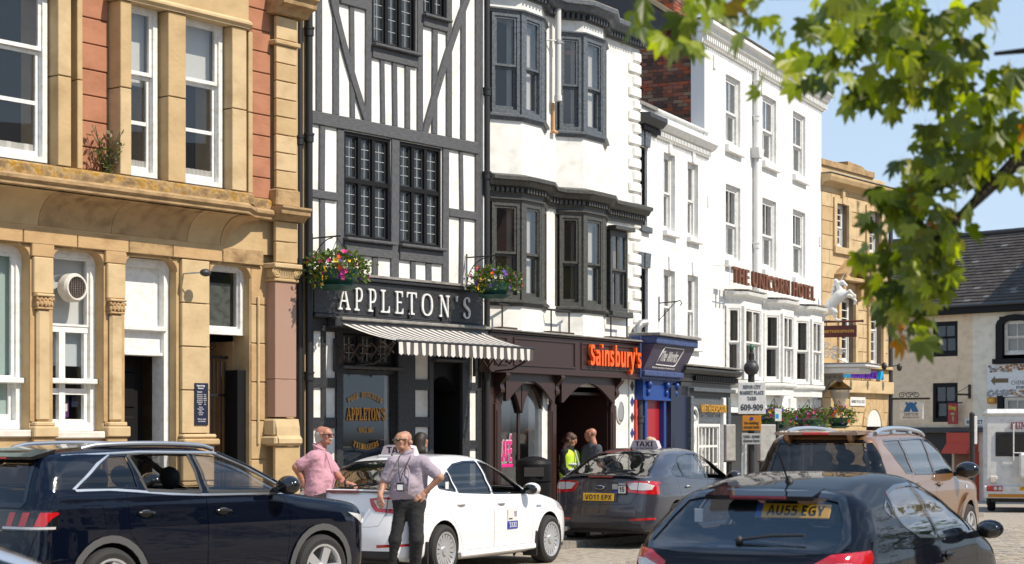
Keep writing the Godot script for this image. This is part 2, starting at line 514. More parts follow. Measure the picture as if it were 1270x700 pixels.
# ------------------------------------------------------------------ start: camera, sky, sun
func add_camera_and_light() -> void:
	var cam := Camera3D.new()
	cam.name = "camera"
	cam.projection = Camera3D.PROJECTION_FRUSTUM        # a shifted lens: uprights stay upright
	cam.keep_aspect = Camera3D.KEEP_HEIGHT
	cam.near = 0.1
	cam.far = 900.0
	cam.size = 0.1 * 700.0 / 2300.0
	cam.frustum_offset = Vector2(0.0, 0.1 * (533.0 - 350.0) / 2300.0)
	cam.position = Vector3(0, 1.82, 0)
	var lens := CameraAttributesPhysical.new()
	lens.frustum_focal_length = 65.0
	lens.frustum_near = 0.1
	lens.frustum_far = 900.0
	lens.exposure_aperture = 3.8
	lens.frustum_focus_distance = 28.0
	cam.attributes = lens
	add_child(cam)
	cam.current = true

	var env := Environment.new()
	env.background_mode = Environment.BG_SKY
	env.tonemap_mode = Environment.TONE_MAPPER_LINEAR
	env.tonemap_exposure = 1.16
	env.sdfgi_enabled = true
	env.ssao_enabled = true
	env.ssil_enabled = true
	var sm := ProceduralSkyMaterial.new()
	sm.sky_top_color = Color(0.46, 0.62, 0.82)
	sm.sky_horizon_color = Color(0.795, 0.875, 0.945)
	sm.sky_curve = 0.34
	sm.ground_bottom_color = Color(0.42, 0.39, 0.35)
	sm.ground_horizon_color = Color(0.62, 0.64, 0.66)
	sm.sun_angle_max = 0.0
	sm.sky_cover = cloud_cover()
	sm.sky_cover_modulate = Color(0.62, 0.61, 0.60)
	var sky := Sky.new()
	sky.sky_material = sm
	env.sky = sky
	var we := WorldEnvironment.new()
	we.name = "world_environment"
	we.environment = env
	add_child(we)

	var sun := DirectionalLight3D.new()
	sun.name = "sun"
	sun.light_color = Color(1.0, 0.955, 0.885)
	sun.light_energy = 1.6
	sun.light_angular_distance = 0.53
	sun.shadow_enabled = true
	var az := Vector3(0.90, 0, 0.436).normalized()      # towards the sun: over the photographer's shoulder, from the open side of the square
	var el := deg_to_rad(48.0)
	var to := az * cos(el) + Vector3.UP * sin(el)
	add_child(sun)
	sun.look_at_from_position(to * 50.0, Vector3.ZERO)


func cloud_cover() -> ImageTexture:
	var f := FastNoiseLite.new()
	f.seed = 47
	f.frequency = 1.5
	f.fractal_octaves = 5
	var w := 720
	var h := 360
	var im := Image.create(w, h, false, Image.FORMAT_RGBA8)
	for y in h / 2 + 2:
		var up := (0.5 - (y + 0.5) / h) * PI
		for x in w:
			var a := (x + 0.5) / w * TAU
			var d := Vector3(sin(a) * cos(up), maxf(sin(up), 0.0) * 1.9, -cos(a) * cos(up))
			var k := f.get_noise_3dv(d * 1.4 + Vector3(3.1, 0, 7.7)) + 0.35 * f.get_noise_3dv(d * 4.5)
			var s := smoothstep(-0.04, 0.34, k)
			im.set_pixel(x, y, Color(1, 1, 1, s))
	return ImageTexture.create_from_image(im)


# ------------------------------------------------------------------ building helpers (local: x along the front, y up, z out of the front)
func V2(a: float, b: float) -> Vector2:
	return Vector2(a, b)


# a wall of real thickness with rectangular openings [u0, u1, v0, v1]
func wall(u0: float, u1: float, v0: float, v1: float, holes: Array, th := 0.3, w := 0.0, m: MB = null) -> MB:
	if m == null: m = mb()
	var us := [u0, u1]
	var vs := [v0, v1]
	for h in holes:
		for k in 2:
			if h[k] > u0 and h[k] < u1: us.append(h[k])
			if h[k + 2] > v0 and h[k + 2] < v1: vs.append(h[k + 2])
	us.sort(); vs.sort()
	for i in us.size() - 1:
		for j in vs.size() - 1:
			var cu: float = (us[i] + us[i + 1]) / 2; var cv: float = (vs[j] + vs[j + 1]) / 2
			if us[i + 1] - us[i] < 1e-4 or vs[j + 1] - vs[j] < 1e-4: continue
			var inside := false
			for h in holes:
				if cu > h[0] and cu < h[1] and cv > h[2] and cv < h[3]: inside = true
			if not inside:
				m.quad(Vector3(us[i], vs[j], w), Vector3(us[i + 1], vs[j], w), Vector3(us[i + 1], vs[j + 1], w), Vector3(us[i], vs[j + 1], w))
				m.quad(Vector3(us[i + 1], vs[j], w - th), Vector3(us[i], vs[j], w - th), Vector3(us[i], vs[j + 1], w - th), Vector3(us[i + 1], vs[j + 1], w - th))
	for h in holes:
		var a := maxf(h[0], u0); var b := minf(h[1], u1); var c := maxf(h[2], v0); var d := minf(h[3], v1)
		m.quad(Vector3(a, c, w), Vector3(a, d, w), Vector3(a, d, w - th), Vector3(a, c, w - th))
		m.quad(Vector3(b, c, w), Vector3(b, c, w - th), Vector3(b, d, w - th), Vector3(b, d, w))
		m.quad(Vector3(a, d, w), Vector3(b, d, w), Vector3(b, d, w - th), Vector3(a, d, w - th))
		m.quad(Vector3(a, c, w), Vector3(a, c, w - th), Vector3(b, c, w - th), Vector3(b, c, w))
	m.quad(Vector3(u0, v0, w), Vector3(u0, v1, w), Vector3(u0, v1, w - th), Vector3(u0, v0, w - th))
	m.quad(Vector3(u1, v0, w), Vector3(u1, v0, w - th), Vector3(u1, v1, w - th), Vector3(u1, v1, w))
	m.quad(Vector3(u0, v1, w), Vector3(u1, v1, w), Vector3(u1, v1, w - th), Vector3(u0, v1, w - th))
	return m


# plan polygon of (x, z) pulled up from y0 to y1
func plan(poly: Array, y0: float, y1: float) -> MB:
	var m := mb().prism(PackedVector2Array(poly), y0, y1)
	for i in m.v.size():
		var p := m.v[i]
		m.v[i] = Vector3(p.x, p.z, p.y)
	for i in range(0, m.v.size(), 3):
		var t := m.v[i + 1]; m.v[i + 1] = m.v[i + 2]; m.v[i + 2] = t
	return m


# a sash or casement window as a part: frame, panes (one per light), sill
func window(parent: Node3D, u0: float, u1: float, v0: float, v1: float, w: float, o := {}) -> Node3D:
	var n := sub(o.get("name", "window"), parent)
	if o.has("at"): n.transform = o.at
	var fm: Material = M[o.get("frame", "white_paint")]
	var gm: Material = M[o.get("glass", "glass")]
	var fw: float = o.get("fw", 0.06)
	var fd: float = o.get("fd", 0.10)
	var bw: float = o.get("bar", 0.022)
	var f := mb()
	f.box(u0, v0, w - fd, u0 + fw, v1, w); f.box(u1 - fw, v0, w - fd, u1, v1, w)
	f.box(u0 + fw, v0, w - fd, u1 - fw, v0 + fw * 1.3, w); f.box(u0 + fw, v1 - fw, w - fd, u1 - fw, v1, w)
	var a := u0 + fw; var b := u1 - fw; var lo := v0 + fw * 1.3; var hi := v1 - fw
	var sashes := []
	if o.has("meet"):
		sashes = [[lo, o.meet, w - fd * 0.75, o.get("rows_low", 1)], [o.meet, hi, w - fd * 0.35, o.get("rows_up", 1)]]
	else:
		sashes = [[lo, hi, w - fd * 0.5, o.get("rows_up", 1)]]
	var cols: int = o.get("cols", 1)
	var sw: float = o.get("stile", 0.045)
	for k in sashes.size():
		var s: Array = sashes[k]
		var z: float = s[2]
		var t := 0.02
		var y0: float = s[0]; var y1: float = s[1]
		f.box(a, y0, z - t, a + sw, y1, z + t); f.box(b - sw, y0, z - t, b, y1, z + t)
		f.box(a + sw, y0, z - t, b - sw, y0 + sw * (1.5 if k == 0 else 1.0), z + t); f.box(a + sw, y1 - sw, z - t, b - sw, y1, z + t)
		var x0 := a + sw; var x1 := b - sw
		y0 += sw * (1.5 if k == 0 else 1.0); y1 -= sw
		var rows: int = s[3]
		for i in range(1, cols): f.box(x0 + (x1 - x0) * i / cols - bw / 2, y0, z - t * 0.8, x0 + (x1 - x0) * i / cols + bw / 2, y1, z + t * 0.8)
		for j in range(1, rows): f.box(x0, y0 + (y1 - y0) * j / rows - bw / 2, z - t * 0.7, x1, y0 + (y1 - y0) * j / rows + bw / 2, z + t * 0.7)
		for i in cols:
			for j in rows:
				var cw := (x1 - x0) / cols; var ch := (y1 - y0) / rows
				var p := part("pane", pane(cw, ch), gm, n, Vector3(x0 + cw * (i + 0.5), y0 + ch * (j + 0.5), z))
				p.rotation = Vector3(R.randf_range(-0.006, 0.006), R.randf_range(-0.006, 0.006), 0)
	part("frame", f, fm, n)
	if o.has("sill"):
		var sd: float = o.get("sill_out", 0.08)
		part("sill", mb().bbox(u0 - 0.06, v0 - o.sill, w - fd, u1 + 0.06, v0 - 0.003, o.get("sill_from", 0.0) + sd, 0.012), M[o.get("sill_mat", o.get("frame", "white_paint"))], n)
	if o.has("blind"):
		part("blind", mb().box(a, v1 - o.blind * (v1 - v0), w - fd - 0.07, b, v1, w - fd - 0.05), M[o.get("blind_mat", "blind")], n)
	if o.has("curtain"):
		var cm := mb()
		for sd2 in [0, 1]:
			var cx0: float = a if sd2 == 0 else b - o.curtain * (b - a)
			var cx1: float = a + o.curtain * (b - a) if sd2 == 0 else b
			var k2 := 10
			for i in k2:
				var p0: float = lerpf(cx0, cx1, float(i) / k2); var p1: float = lerpf(cx0, cx1, float(i + 1) / k2)
				var z0 := w - fd - 0.10 + 0.02 * (i % 2); var z1 := w - fd - 0.10 + 0.02 * ((i + 1) % 2)
				cm.quad(Vector3(p0, v0, z0), Vector3(p1, v0, z1), Vector3(p1, v1, z1), Vector3(p0, v1, z0))
		part("curtain", cm, M[o.get("curtain_mat", "curtain")], n)
	return n


var pane_cache := {}
func pane(cw: float, ch: float) -> ArrayMesh:
	var key := "%.3f %.3f" % [cw, ch]
	if not pane_cache.has(key):
		var m := mb()
		for z in [0.0, -0.005]: m.quad(Vector3(-cw / 2, -ch / 2, z), Vector3(cw / 2, -ch / 2, z), Vector3(cw / 2, ch / 2, z), Vector3(-cw / 2, ch / 2, z))     # both faces of the glass
		pane_cache[key] = m.mesh()
	return pane_cache[key]


# where a face of a canted bay stands: x along the face, z out of it
func face_at(p: Vector2, q: Vector2) -> Transform3D:
	var d := (q - p).normalized()
	var x := Vector3(d.x, 0, d.y)
	return Transform3D(Basis(x, Vector3.UP, x.cross(Vector3.UP)), Vector3(p.x, 0, p.y))


func moulding(called: String, prof: Array, path: Array, m: Material, parent: Node3D) -> MeshInstance3D:
	return part(called, mb().sweep(prof, path), m, parent)


func dentils(path: Array, v0: float, v1: float, w0: float, w1: float, pitch: float) -> MB:
	var m := mb()
	for i in path.size() - 1:
		var t := face_at(path[i], path[i + 1])
		var l: float = path[i].distance_to(path[i + 1])
		var k := int(l / pitch)
		for j in k:
			var x := (j + 0.5) * l / k
			m.v.append_array(mb().box(x - pitch * 0.3, v0, w0, x + pitch * 0.3, v1, w1).moved(t).v)
	return m


# squared stones laid in courses, each stone a piece; rests in front of the wall by w
func ashlar(parent: Node3D, u0: float, u1: float, v0: float, v1: float, course: float, length: float, w: float, mats: Array, holes := [], called := "stone", deep := 0.06) -> void:
	var rows := maxi(1, roundi((v1 - v0) / course))
	var ch := (v1 - v0) / rows
	var g := 0.007
	for j in rows:
		var a := v0 + j * ch; var b := a + ch
		var cols := maxi(1, roundi((u1 - u0) / length))
		var x := u0
		var cuts := [u0]
		for i in range(1, cols):
			cuts.append(u0 + (u1 - u0) * (i + (0.0 if j % 2 == 0 else -0.42) + R.randf_range(-0.08, 0.08)) / cols)
		if cols > 1 and j % 2 == 1: cuts.append(u0 + (u1 - u0) * (cols - 0.42) / cols)
		cuts.append(u1)
		for i in cuts.size() - 1:
			var rects := [[cuts[i], cuts[i + 1], a, b]]
			for h in holes:
				var left := []
				for r in rects:
					if r[1] <= h[0] or r[0] >= h[1] or r[3] <= h[2] or r[2] >= h[3]:
						left.append(r); continue
					if r[0] < h[0]: left.append([r[0], h[0], r[2], r[3]])
					if r[1] > h[1]: left.append([h[1], r[1], r[2], r[3]])
					var p := maxf(r[0], h[0]); var q := minf(r[1], h[1])
					if r[2] < h[2]: left.append([p, q, r[2], h[2]])
					if r[3] > h[3]: left.append([p, q, h[3], r[3]])
				rects = left
			for r in rects:
				if r[1] - r[0] < 0.05 or r[3] - r[2] < 0.04: continue
				var d := R.randf_range(-0.003, 0.003)
				part(called, mb().bbox(r[0] + g, r[2] + g, w - deep, r[1] - g, r[3] - g, w + d, 0.008), mats[R.randi() % mats.size()], parent)


func pipe(called: String, parent: Node3D, u: float, w: float, v0: float, v1: float, r: float, m: Material, collars: Array) -> void:
	var t := mb().tube([Vector3(u, v0, w), Vector3(u, v1, w)], r, 10)
	for c in collars:
		t.tube([Vector3(u, c - 0.05, w), Vector3(u, c + 0.05, w)], r * 1.3, 10)
		t.tube([Vector3(u, c + 0.05, w), Vector3(u, c + 0.08, w)], r * 1.5, 10)
	part(called, t, m, parent)


func roof_over(parent: Node3D, u0: float, u1: float, v: float, depth: float, rise: float, m: Material, front := -0.2) -> void:
	var mid := front - depth / 2
	var r := mb()
	r.quad(Vector3(u0, v, front), Vector3(u1, v, front), Vector3(u1, v + rise, mid), Vector3(u0, v + rise, mid))
	r.quad(Vector3(u1, v, front - depth), Vector3(u0, v, front - depth), Vector3(u0, v + rise, mid), Vector3(u1, v + rise, mid))
	r.tri(Vector3(u0, v, front - depth), Vector3(u0, v, front), Vector3(u0, v + rise, mid))
	r.tri(Vector3(u1, v, front), Vector3(u1, v, front - depth), Vector3(u1, v + rise, mid))
	part("roof", r, m, parent)


# floor, back and inner lining, so that rooms are dark and closed
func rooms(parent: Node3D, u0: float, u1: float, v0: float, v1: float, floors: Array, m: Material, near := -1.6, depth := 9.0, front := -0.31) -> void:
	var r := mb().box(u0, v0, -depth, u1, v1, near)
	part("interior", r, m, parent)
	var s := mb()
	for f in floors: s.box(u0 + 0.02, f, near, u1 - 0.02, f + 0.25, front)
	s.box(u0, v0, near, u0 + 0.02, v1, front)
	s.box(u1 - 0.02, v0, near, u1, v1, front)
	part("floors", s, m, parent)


func front_at(x: float, depth: float, deg: float) -> Array:
	return [Vector3(x, 0, -depth), deg_to_rad(deg)]


# ------------------------------------------------------------------ sandstone bank
func build_bank() -> void:
	var b := thing("bank_building", "honey sandstone bank with bay windows above a row of arched openings", "building", Vector3(-6.87, 0, -22.75), deg_to_rad(52.5))
	var S := [M.sandstone, M.sandstone_pale, M.sandstone_warm, M.sandstone]
	var top := 4.17
	var low := [[-1.1, 1.17, 1.80, top], [1.53, 2.37, 1.78, top], [2.73, 3.67, -1.0, top], [4.29, 5.08, -1.0, top]]
	part("wall", wall(-4.0, 6.28, -1.0, 4.36, low, 0.34, -0.02), M.sandstone, b)
	part("upper_wall", wall(-4.0, 6.28, 4.36, 9.6, [[-1.2, 1.22, 5.16, 7.5], [2.47, 3.04, 5.16, 7.5], [3.43, 4.24, 5.16, 7.5]], 0.3, 0.05), M.sandstone, b)
	rooms(b, -4.0, 6.26, -1.0, 9.4, [0.2, 4.6], M.interior)
	# plinth and piers
	for p in [[-1.5, -1.1], [1.17, 1.53], [2.37, 2.73]]:
		ashlar(b, p[0], p[1], -0.3, 1.72, 0.5, 0.8, 0.07, S)
		part("pedestal", mb().bbox(p[0] - 0.01, 1.72, -0.02, p[1] + 0.02, 1.86, 0.11, 0.015), M.sandstone_pale, b)
		part("pedestal", mb().bbox(p[0] + 0.02, 1.86, -0.02, p[1] - 0.02, 1.92, 0.09, 0.015), M.sandstone_pale, b)
		var x0: float = p[0] + 0.075; var x1: float = p[1] - 0.075
		part("shaft", mb().bbox(x0, 1.925, -0.02, x1, 3.36, 0.06, 0.03), M.sandstone_pale, b)
		part("jamb", mb().box(p[0] + 0.002, 1.925, -0.03, x0, 4.0, 0.0), M.sandstone_warm, b)
		part("jamb", mb().box(x1, 1.925, -0.03, p[1] - 0.002, 4.0, 0.0), M.sandstone_warm, b)
		# carved leaf capital
		var cap := mb()
		var cx := (x0 + x1) / 2
		cap.bbox(x0 - 0.02, 3.36, -0.02, x1 + 0.02, 3.39, 0.085, 0.01)
		for k in 9:
			var a := -1.0 + 2.0 * k / 8
			cap.ball(Vector3(cx + a * 0.115, 3.43 + 0.025 * (k % 2), 0.065 + 0.02 * (1 - absf(a))), Vector3(0.022, 0.045, 0.022), 8)
			cap.ball(Vector3(cx + a * 0.125, 3.495 - 0.015 * (k % 2), 0.08), Vector3(0.02, 0.022, 0.02), 8)
		var cap2 := mb().bbox(x0 - 0.005, 3.38, -0.02, x1 + 0.005, 3.53, 0.05, 0.01)
		part("capital", cap, M.sandstone_warm, b)
		part("capital_core", cap2, M.sandstone_warm, b)
		part("impost", mb().bbox(x0 - 0.035, 3.525, -0.02, x1 + 0.035, 3.56, 0.10, 0.01), M.sandstone_pale, b)
		part("stone", mb().bbox(p[0] + 0.03, 3.565, -0.02, p[1] - 0.02, 4.03, 0.05, 0.012), M.sandstone_pale, b)
		part("stone", mb().bbox(p[0] + 0.004, 4.035, -0.02, p[1] - 0.004, 4.35, 0.045, 0.01), M.sandstone_warm, b)
	# rounded upper corners of the openings
	for h in low:
		for s in [0, 1]:
			var q := PackedVector2Array()
			var r := 0.17
			var ox: float = h[0] if s == 0 else h[1]
			var sg := 1.0 if s == 0 else -1.0
			q.append(V2(ox, top + 0.01))
			for k in 7:
				var an := PI / 2 * k / 6
				q.append(V2(ox + sg * (r - r * cos(an)), top - r + r * sin(an)))
			part("arch_corner", mb().prism(q, -0.30, 0.0), M.sandstone_warm, b)
	# lintel stones over the openings, and the wide pier with the notice
	ashlar(b, -1.5, 5.30, 4.19, 4.42, 0.23, 0.82, 0.05, [M.sandstone_warm, M.sandstone_worn, M.sandstone])
	ashlar(b, 3.72, 4.25, 1.76, 4.19, 0.62, 0.6, 0.04, [M.sandstone_pale, M.sandstone_pale, M.sandstone])
	part("base_moulding", mb().bbox(3.68, 1.60, -0.02, 4.36, 1.69, 0.14, 0.02), M.sandstone, b)
	part("base_moulding", mb().bbox(3.70, 1.695, -0.02, 4.33, 1.755, 0.10, 0.02), M.sandstone_pale, b)
	ashlar(b, 3.70, 4.30, -0.4, 1.60, 0.5, 0.6, 0.08, S)
	ashlar(b, 5.09, 5.42, -0.3, 4.19, 0.56, 0.5, 0.0, [M.sandstone_warm, M.sandstone], [], "stone", 0.03)
	part("window_moulding", mb().bbox(5.20, 1.6, 0.0, 5.24, 3.75, 0.035, 0.01), M.sandstone_pale, b)
	# corner pilaster of red granite
	var pu := 5.40; var pv := 5.84
	ashlar(b, pu - 0.04, pv + 0.05, -0.6, 1.58, 0.54, 1.0, 0.22, [M.sandstone_pale, M.sandstone])
	part("pilaster_base", mb().sweep([V2(-0.2, 1.58), V2(0.06, 1.58), V2(0.10, 1.62), V2(0.10, 1.68), V2(0.055, 1.73), V2(0.045, 1.86), V2(0.02, 1.97), V2(-0.2, 1.99)], [V2(pu - 0.02, 0.18), V2(pv + 0.02, 0.18)]), M.sandstone_pale, b)
	part("pilaster_base", mb().bbox(pu - 0.10, 1.60, -0.02, pu - 0.02, 1.72, 0.27, 0.02), M.sandstone_pale, b)
	part("pilaster_base", mb().bbox(pu - 0.05, 1.73, -0.02, pu - 0.005, 1.97, 0.21, 0.02), M.sandstone_pale, b)
	part("granite_shaft", mb().bbox(pu, 2.0, -0.02, pv, 2.55, 0.18, 0.006), M.red_granite, b)
	part("granite_shaft", mb().bbox(pu, 2.556, -0.02, pv, 3.97, 0.18, 0.006), M.red_granite, b)
	var ion := sub("ionic_capital", b)
	part("necking", mb().bbox(pu - 0.03, 3.975, -0.02, pv + 0.03, 4.02, 0.21, 0.012), M.sandstone, ion)
	part("bell", mb().bbox(pu - 0.01, 4.02, -0.02, pv + 0.01, 4.17, 0.19, 0.012), M.sandstone, ion)
	var fl := mb()
	for k in 9: fl.tube([Vector3(pu + 0.08 + k * 0.035, 4.03, 0.19), Vector3(pu + 0.08 + k * 0.035, 4.13, 0.20)], 0.011, 6)
	part("fluting", fl, M.sandstone_pale, ion)
	for s in [pu + 0.005, pv - 0.005]:
		var sc := []
		for k in 26:
			var an := k * 0.5
			var rr := 0.085 * (1.0 - k / 30.0)
			sc.append(Vector3(s + rr * cos(an) * (1 if s > 5.6 else -1), 4.10 + rr * sin(an), 0.205))
		part("volute", mb().tube(sc, 0.013, 6).ball(Vector3(s, 4.10, 0.19), Vector3(0.075, 0.075, 0.02), 14), M.sandstone, ion)
	part("abacus", mb().bbox(pu - 0.07, 4.17, -0.02, pv + 0.07, 4.24, 0.25, 0.012), M.sandstone_pale, ion)
	ashlar(b, pu - 0.01, pv + 0.01, 4.25, 4.86, 0.31, 1.0, 0.20, [M.sandstone_pale, M.sandstone])
	part("pilaster_cornice", mb().sweep([V2(-0.2, 4.86), V2(0.05, 4.86), V2(0.12, 4.93), V2(0.17, 4.95), V2(0.17, 5.0), V2(0.20, 5.03), V2(0.20, 5.06), V2(-0.2, 5.07)], [V2(pu - 0.06, 0.2), V2(pv + 0.10, 0.2)]), M.sandstone_worn, b)
	part("pilaster_plinth", mb().bbox(pu - 0.03, 5.07, -0.02, pv + 0.03, 5.32, 0.24, 0.02), M.sandstone_worn, b)
	ashlar(b, pu, pv, 5.33, 7.42, 0.262, 1.0, 0.20, [M.sandstone_pale, M.sandstone_pale, M.sandstone])
	part("string", mb().bbox(pu - 0.04, 7.42, 0, pv + 0.04, 7.49, 0.24, 0.015), M.sandstone, b)
	ashlar(b, pu, pv, 7.50, 7.84, 0.34, 1.0, 0.20, [M.sandstone_pale])
	# cove, sill course
	var ends := [V2(-4.0, 0.0), V2(4.40, 0.0), V2(4.78, -0.26), V2(5.36, -0.30)]
	var cove := []
	for k in 8:
		var an := PI / 2 * k / 7
		cove.append(V2(0.06 + 0.40 * (1 - cos(an)), 4.43 + 0.40 * sin(an)))
	cove.append(V2(0.0, 4.84)); cove.append(V2(0.0, 4.43))
	var cx := -4.0
	for l in [1.4, 1.3, 1.25, 1.3, 1.2, 1.35, 1.0]:
		var x2: float = minf(cx + l, 4.42)
		moulding("cove_stone", cove, [V2(cx + 0.004, 0), V2(x2 - 0.004, 0)], [M.sandstone_worn, M.sandstone_warm, M.sandstone][int(l * 20) % 3], b)
		cx = x2
	var turn := []
	for k in 9:
		var an := PI / 2 * k / 8
		turn.append(V2(4.424 + 0.001 + 0.42 * sin(an), -0.0 - 0.40 * (1 - cos(an))))
	moulding("cove_stone", cove, turn, M.sandstone_warm, b)
	moulding("drip_course", [V2(-0.1, 4.845), V2(0.46, 4.845), V2(0.50, 4.86), V2(0.50, 4.90), V2(0.54, 4.93), V2(0.54, 4.97), V2(0.50, 5.0), V2(-0.1, 5.0)], ends, M.sandstone_worn, b)
	moulding("sill_course", [V2(-0.1, 5.003), V2(0.47, 5.003), V2(0.47, 5.13), V2(0.43, 5.16), V2(-0.1, 5.16)], [V2(-4.0, 0.0), V2(4.50, 0.0), V2(4.82, -0.28), V2(5.36, -0.32)], M.sandstone_lichen, b)
	# upper bays: piers, red panels, windows
	for p in [[1.25, 1.47, 0.45], [1.60, 1.70, 0.40], [2.27, 2.47, 0.45], [3.10, 3.43, 0.45], [4.28, 4.57, 0.45], [4.66, 4.76, 0.38], [-1.6, -1.2, 0.45]]:
		ashlar(b, p[0], p[1], 5.162, 7.46, 1.15, 1.0, p[2], [M.sandstone_pale, M.sandstone], [], "pier", p[2] - 0.05)
	ashlar(b, 1.70, 2.27, 5.162, 8.2, 0.34, 0.9, 0.22, [M.red_sandstone], [], "red_stone", 0.15)
	ashlar(b, 4.76, 5.40, 5.162, 8.2, 0.30, 0.9, 0.09, [M.red_sandstone], [], "red_stone", 0.03)
	part("bay_head", plan([V2(-1.6, 0.04), V2(-1.6, 0.45), V2(1.6, 0.45), V2(1.75, 0.2), V2(1.75, 0.04)], 7.52, 8.6), M.sandstone, b)
	part("bay_head", plan([V2(2.26, 0.04), V2(2.26, 0.45), V2(4.6, 0.45), V2(4.78, 0.25), V2(4.78, 0.04)], 7.52, 8.6), M.sandstone, b)
	for pth in [[V2(-1.6, 0.45), V2(1.58, 0.45), V2(1.72, 0.25)], [V2(2.2, 0.45), V2(4.58, 0.45), V2(4.76, 0.26)]]:
		moulding("bay_moulding", [V2(-0.3, 7.46), V2(0.03, 7.46), V2(0.03, 7.49), V2(0.07, 7.51), V2(0.07, 7.54), V2(0.02, 7.58), V2(-0.3, 7.58)], pth, M.sandstone_pale, b)
	moulding("cornice", [V2(-0.2, 7.86), V2(0.12, 7.86), V2(0.18, 7.94), V2(0.30, 7.98), V2(0.30, 8.06), V2(0.36, 8.10), V2(0.36, 8.14), V2(-0.2, 8.16)], [V2(pu - 0.10, 0.16), V2(pv + 0.14, 0.16)], M.sandstone_worn, b)
	part("parapet", mb().box(-4.0, 8.6, -0.3, 6.28, 9.6, 0.3), M.sandstone, b)
	for q in [[-1.2, 1.22, 6.62], [2.47, 3.06, 6.56], [3.43, 4.26, 6.62]]:
		var wn := window(b, q[0], q[1], 5.17, 7.50, 0.28, {meet = q[2], rows_low = 2, fw = 0.075, fd = 0.13, stile = 0.05, bar = 0.05, glass = "old_glass"})
		if q[0] > 2:
			part("blind", mb().box(q[0] + 0.08, q[2] - (0.12 if q[0] < 3 else 0.0), 0.09, q[1] - 0.08, 7.42, 0.10), M.blind, wn)
		var net := mb()
		for k in 16:
			var x0: float = lerpf(q[0] + 0.1, q[1] - 0.1, k / 16.0); var x1: float = lerpf(q[0] + 0.1, q[1] - 0.1, (k + 1) / 16.0)
			net.quad(Vector3(x0, 5.24, 0.16 + 0.02 * (k % 2)), Vector3(x1, 5.24, 0.16 + 0.02 * ((k + 1) % 2)), Vector3(x1, 5.43, 0.16 + 0.02 * ((k + 1) % 2)), Vector3(x0, 5.43, 0.16 + 0.02 * (k % 2)))
		part("slatted_screen", net, M.curtain_white, wn)
		part("window_box", mb().box(q[0] - 0.02, 5.163, 0.03, q[1] + 0.02, 5.2, 0.30), M.interior, wn)
	# ground floor windows
	var o1 := window(b, -1.1, 1.17, 1.82, 4.17, -0.17, {fw = 0.09, fd = 0.14, meet = 2.46, stile = 0.05})
	part("obscured_glass", mb().box(-1.0, 1.9, -0.32, 1.08, 4.1, -0.30), M.frosted, o1)
	part("ledge", mb().bbox(-1.1, 2.41, -0.25, 1.17, 2.48, -0.10, 0.01), M.white_paint, o1)
	part("sill", mb().bbox(-1.1, 1.72, -0.2, 1.17, 1.815, 0.04, 0.015), M.old_white_paint, o1)
	var o2 := window(b, 1.53, 2.37, 1.80, 4.17, -0.17, {fw = 0.085, fd = 0.14, meet = 3.18, stile = 0.03, glass = "clear_glass"})
	part("blind", mb().box(1.6, 3.18, -0.36, 2.31, 4.08, -0.34), M.blind, o2)
	part("blind", mb().box(1.6, 2.66, -0.36, 2.31, 3.18, -0.34), M.blind_blue, o2)
	part("ledge", mb().bbox(1.53, 2.42, -0.25, 2.36, 2.49, -0.10, 0.01), M.white_paint, o2)
	part("casement", mb().box(1.61, 3.10, -0.28, 2.29, 3.20, -0.21).box(1.61, 1.9, -0.28, 1.66, 3.1, -0.22).box(1.80, 1.9, -0.28, 1.90, 3.1, -0.21).box(2.22, 1.9, -0.28, 2.29, 3.1, -0.22).box(1.66, 2.28, -0.28, 2.22, 2.36, -0.22).box(1.66, 1.88, -0.28, 2.22, 1.95, -0.22), M.white_paint, o2)
	part("sill", mb().bbox(1.53, 1.70, -0.2, 2.37, 1.795, 0.05, 0.015), M.old_white_paint, o2)
	part("poster", mb().box(1.90, 1.98, -0.305, 2.03, 2.27, -0.30), mat("poster_purple", 0.10, 0.03, 0.14, 0.5), o2)
	part("poster_head", mb().box(1.90, 2.17, -0.303, 2.03, 2.27, -0.297), M.navy, o2)
	part("poster_card", mb().box(1.925, 2.06, -0.303, 2.005, 2.16, -0.295), M.sticker_white, o2)
	part("poster", mb().box(2.08, 2.12, -0.305, 2.18, 2.27, -0.30), M.navy, o2)
	# extractor fan in the glass
	var fan := thing("extractor_fan", "round cream extractor fan set in the bank's upper window pane", "fan", b.position, b.rotation.y)
	part("cowl", mb().lathe(Vector3(1.93, 3.68, -0.20), [V2(0.17, 0.0), V2(0.19, 0.04), V2(0.19, 0.16), V2(0.165, 0.20), V2(0.145, 0.20), V2(0.14, 0.17), V2(0.0, 0.16)], 28, Vector3.BACK), M.old_white_paint, fan)
	var fg := mb()
	for k in 9:
		var c := -0.12 + k * 0.03
		var e := sqrt(maxf(0.0, 0.14 * 0.14 - c * c))
		fg.box(1.93 + c - 0.004, 3.68 - e, -0.025, 1.93 + c + 0.004, 3.68 + e, -0.015).box(1.93 - e, 3.68 + c - 0.004, -0.02, 1.93 + e, 3.68 + c + 0.004, -0.012)
	part("grille", fg, M.rusty_iron, fan)
	part("fan_core", mb().lathe(Vector3(1.93, 3.68, -0.05), [V2(0.14, 0.0), V2(0.0, 0.004)], 20, Vector3.BACK), M.interior, fan)
	# white boarded head and black door
	var d := sub("doorway", b)
	part("frame", mb().box(2.735, -0.5, -0.40, 2.80, 4.16, -0.18).box(3.57, -0.5, -0.40, 3.665, 4.16, -0.16).box(2.80, 4.05, -0.38, 3.57, 4.16, -0.18), M.white_paint, d)
	part("board", mb().box(2.80, 3.25, -0.32, 3.57, 4.05, -0.27), M.white_paint, d)
	part("transom", mb().bbox(2.74, 3.17, -0.3, 3.60, 3.24, -0.13, 0.012), M.white_paint, d)
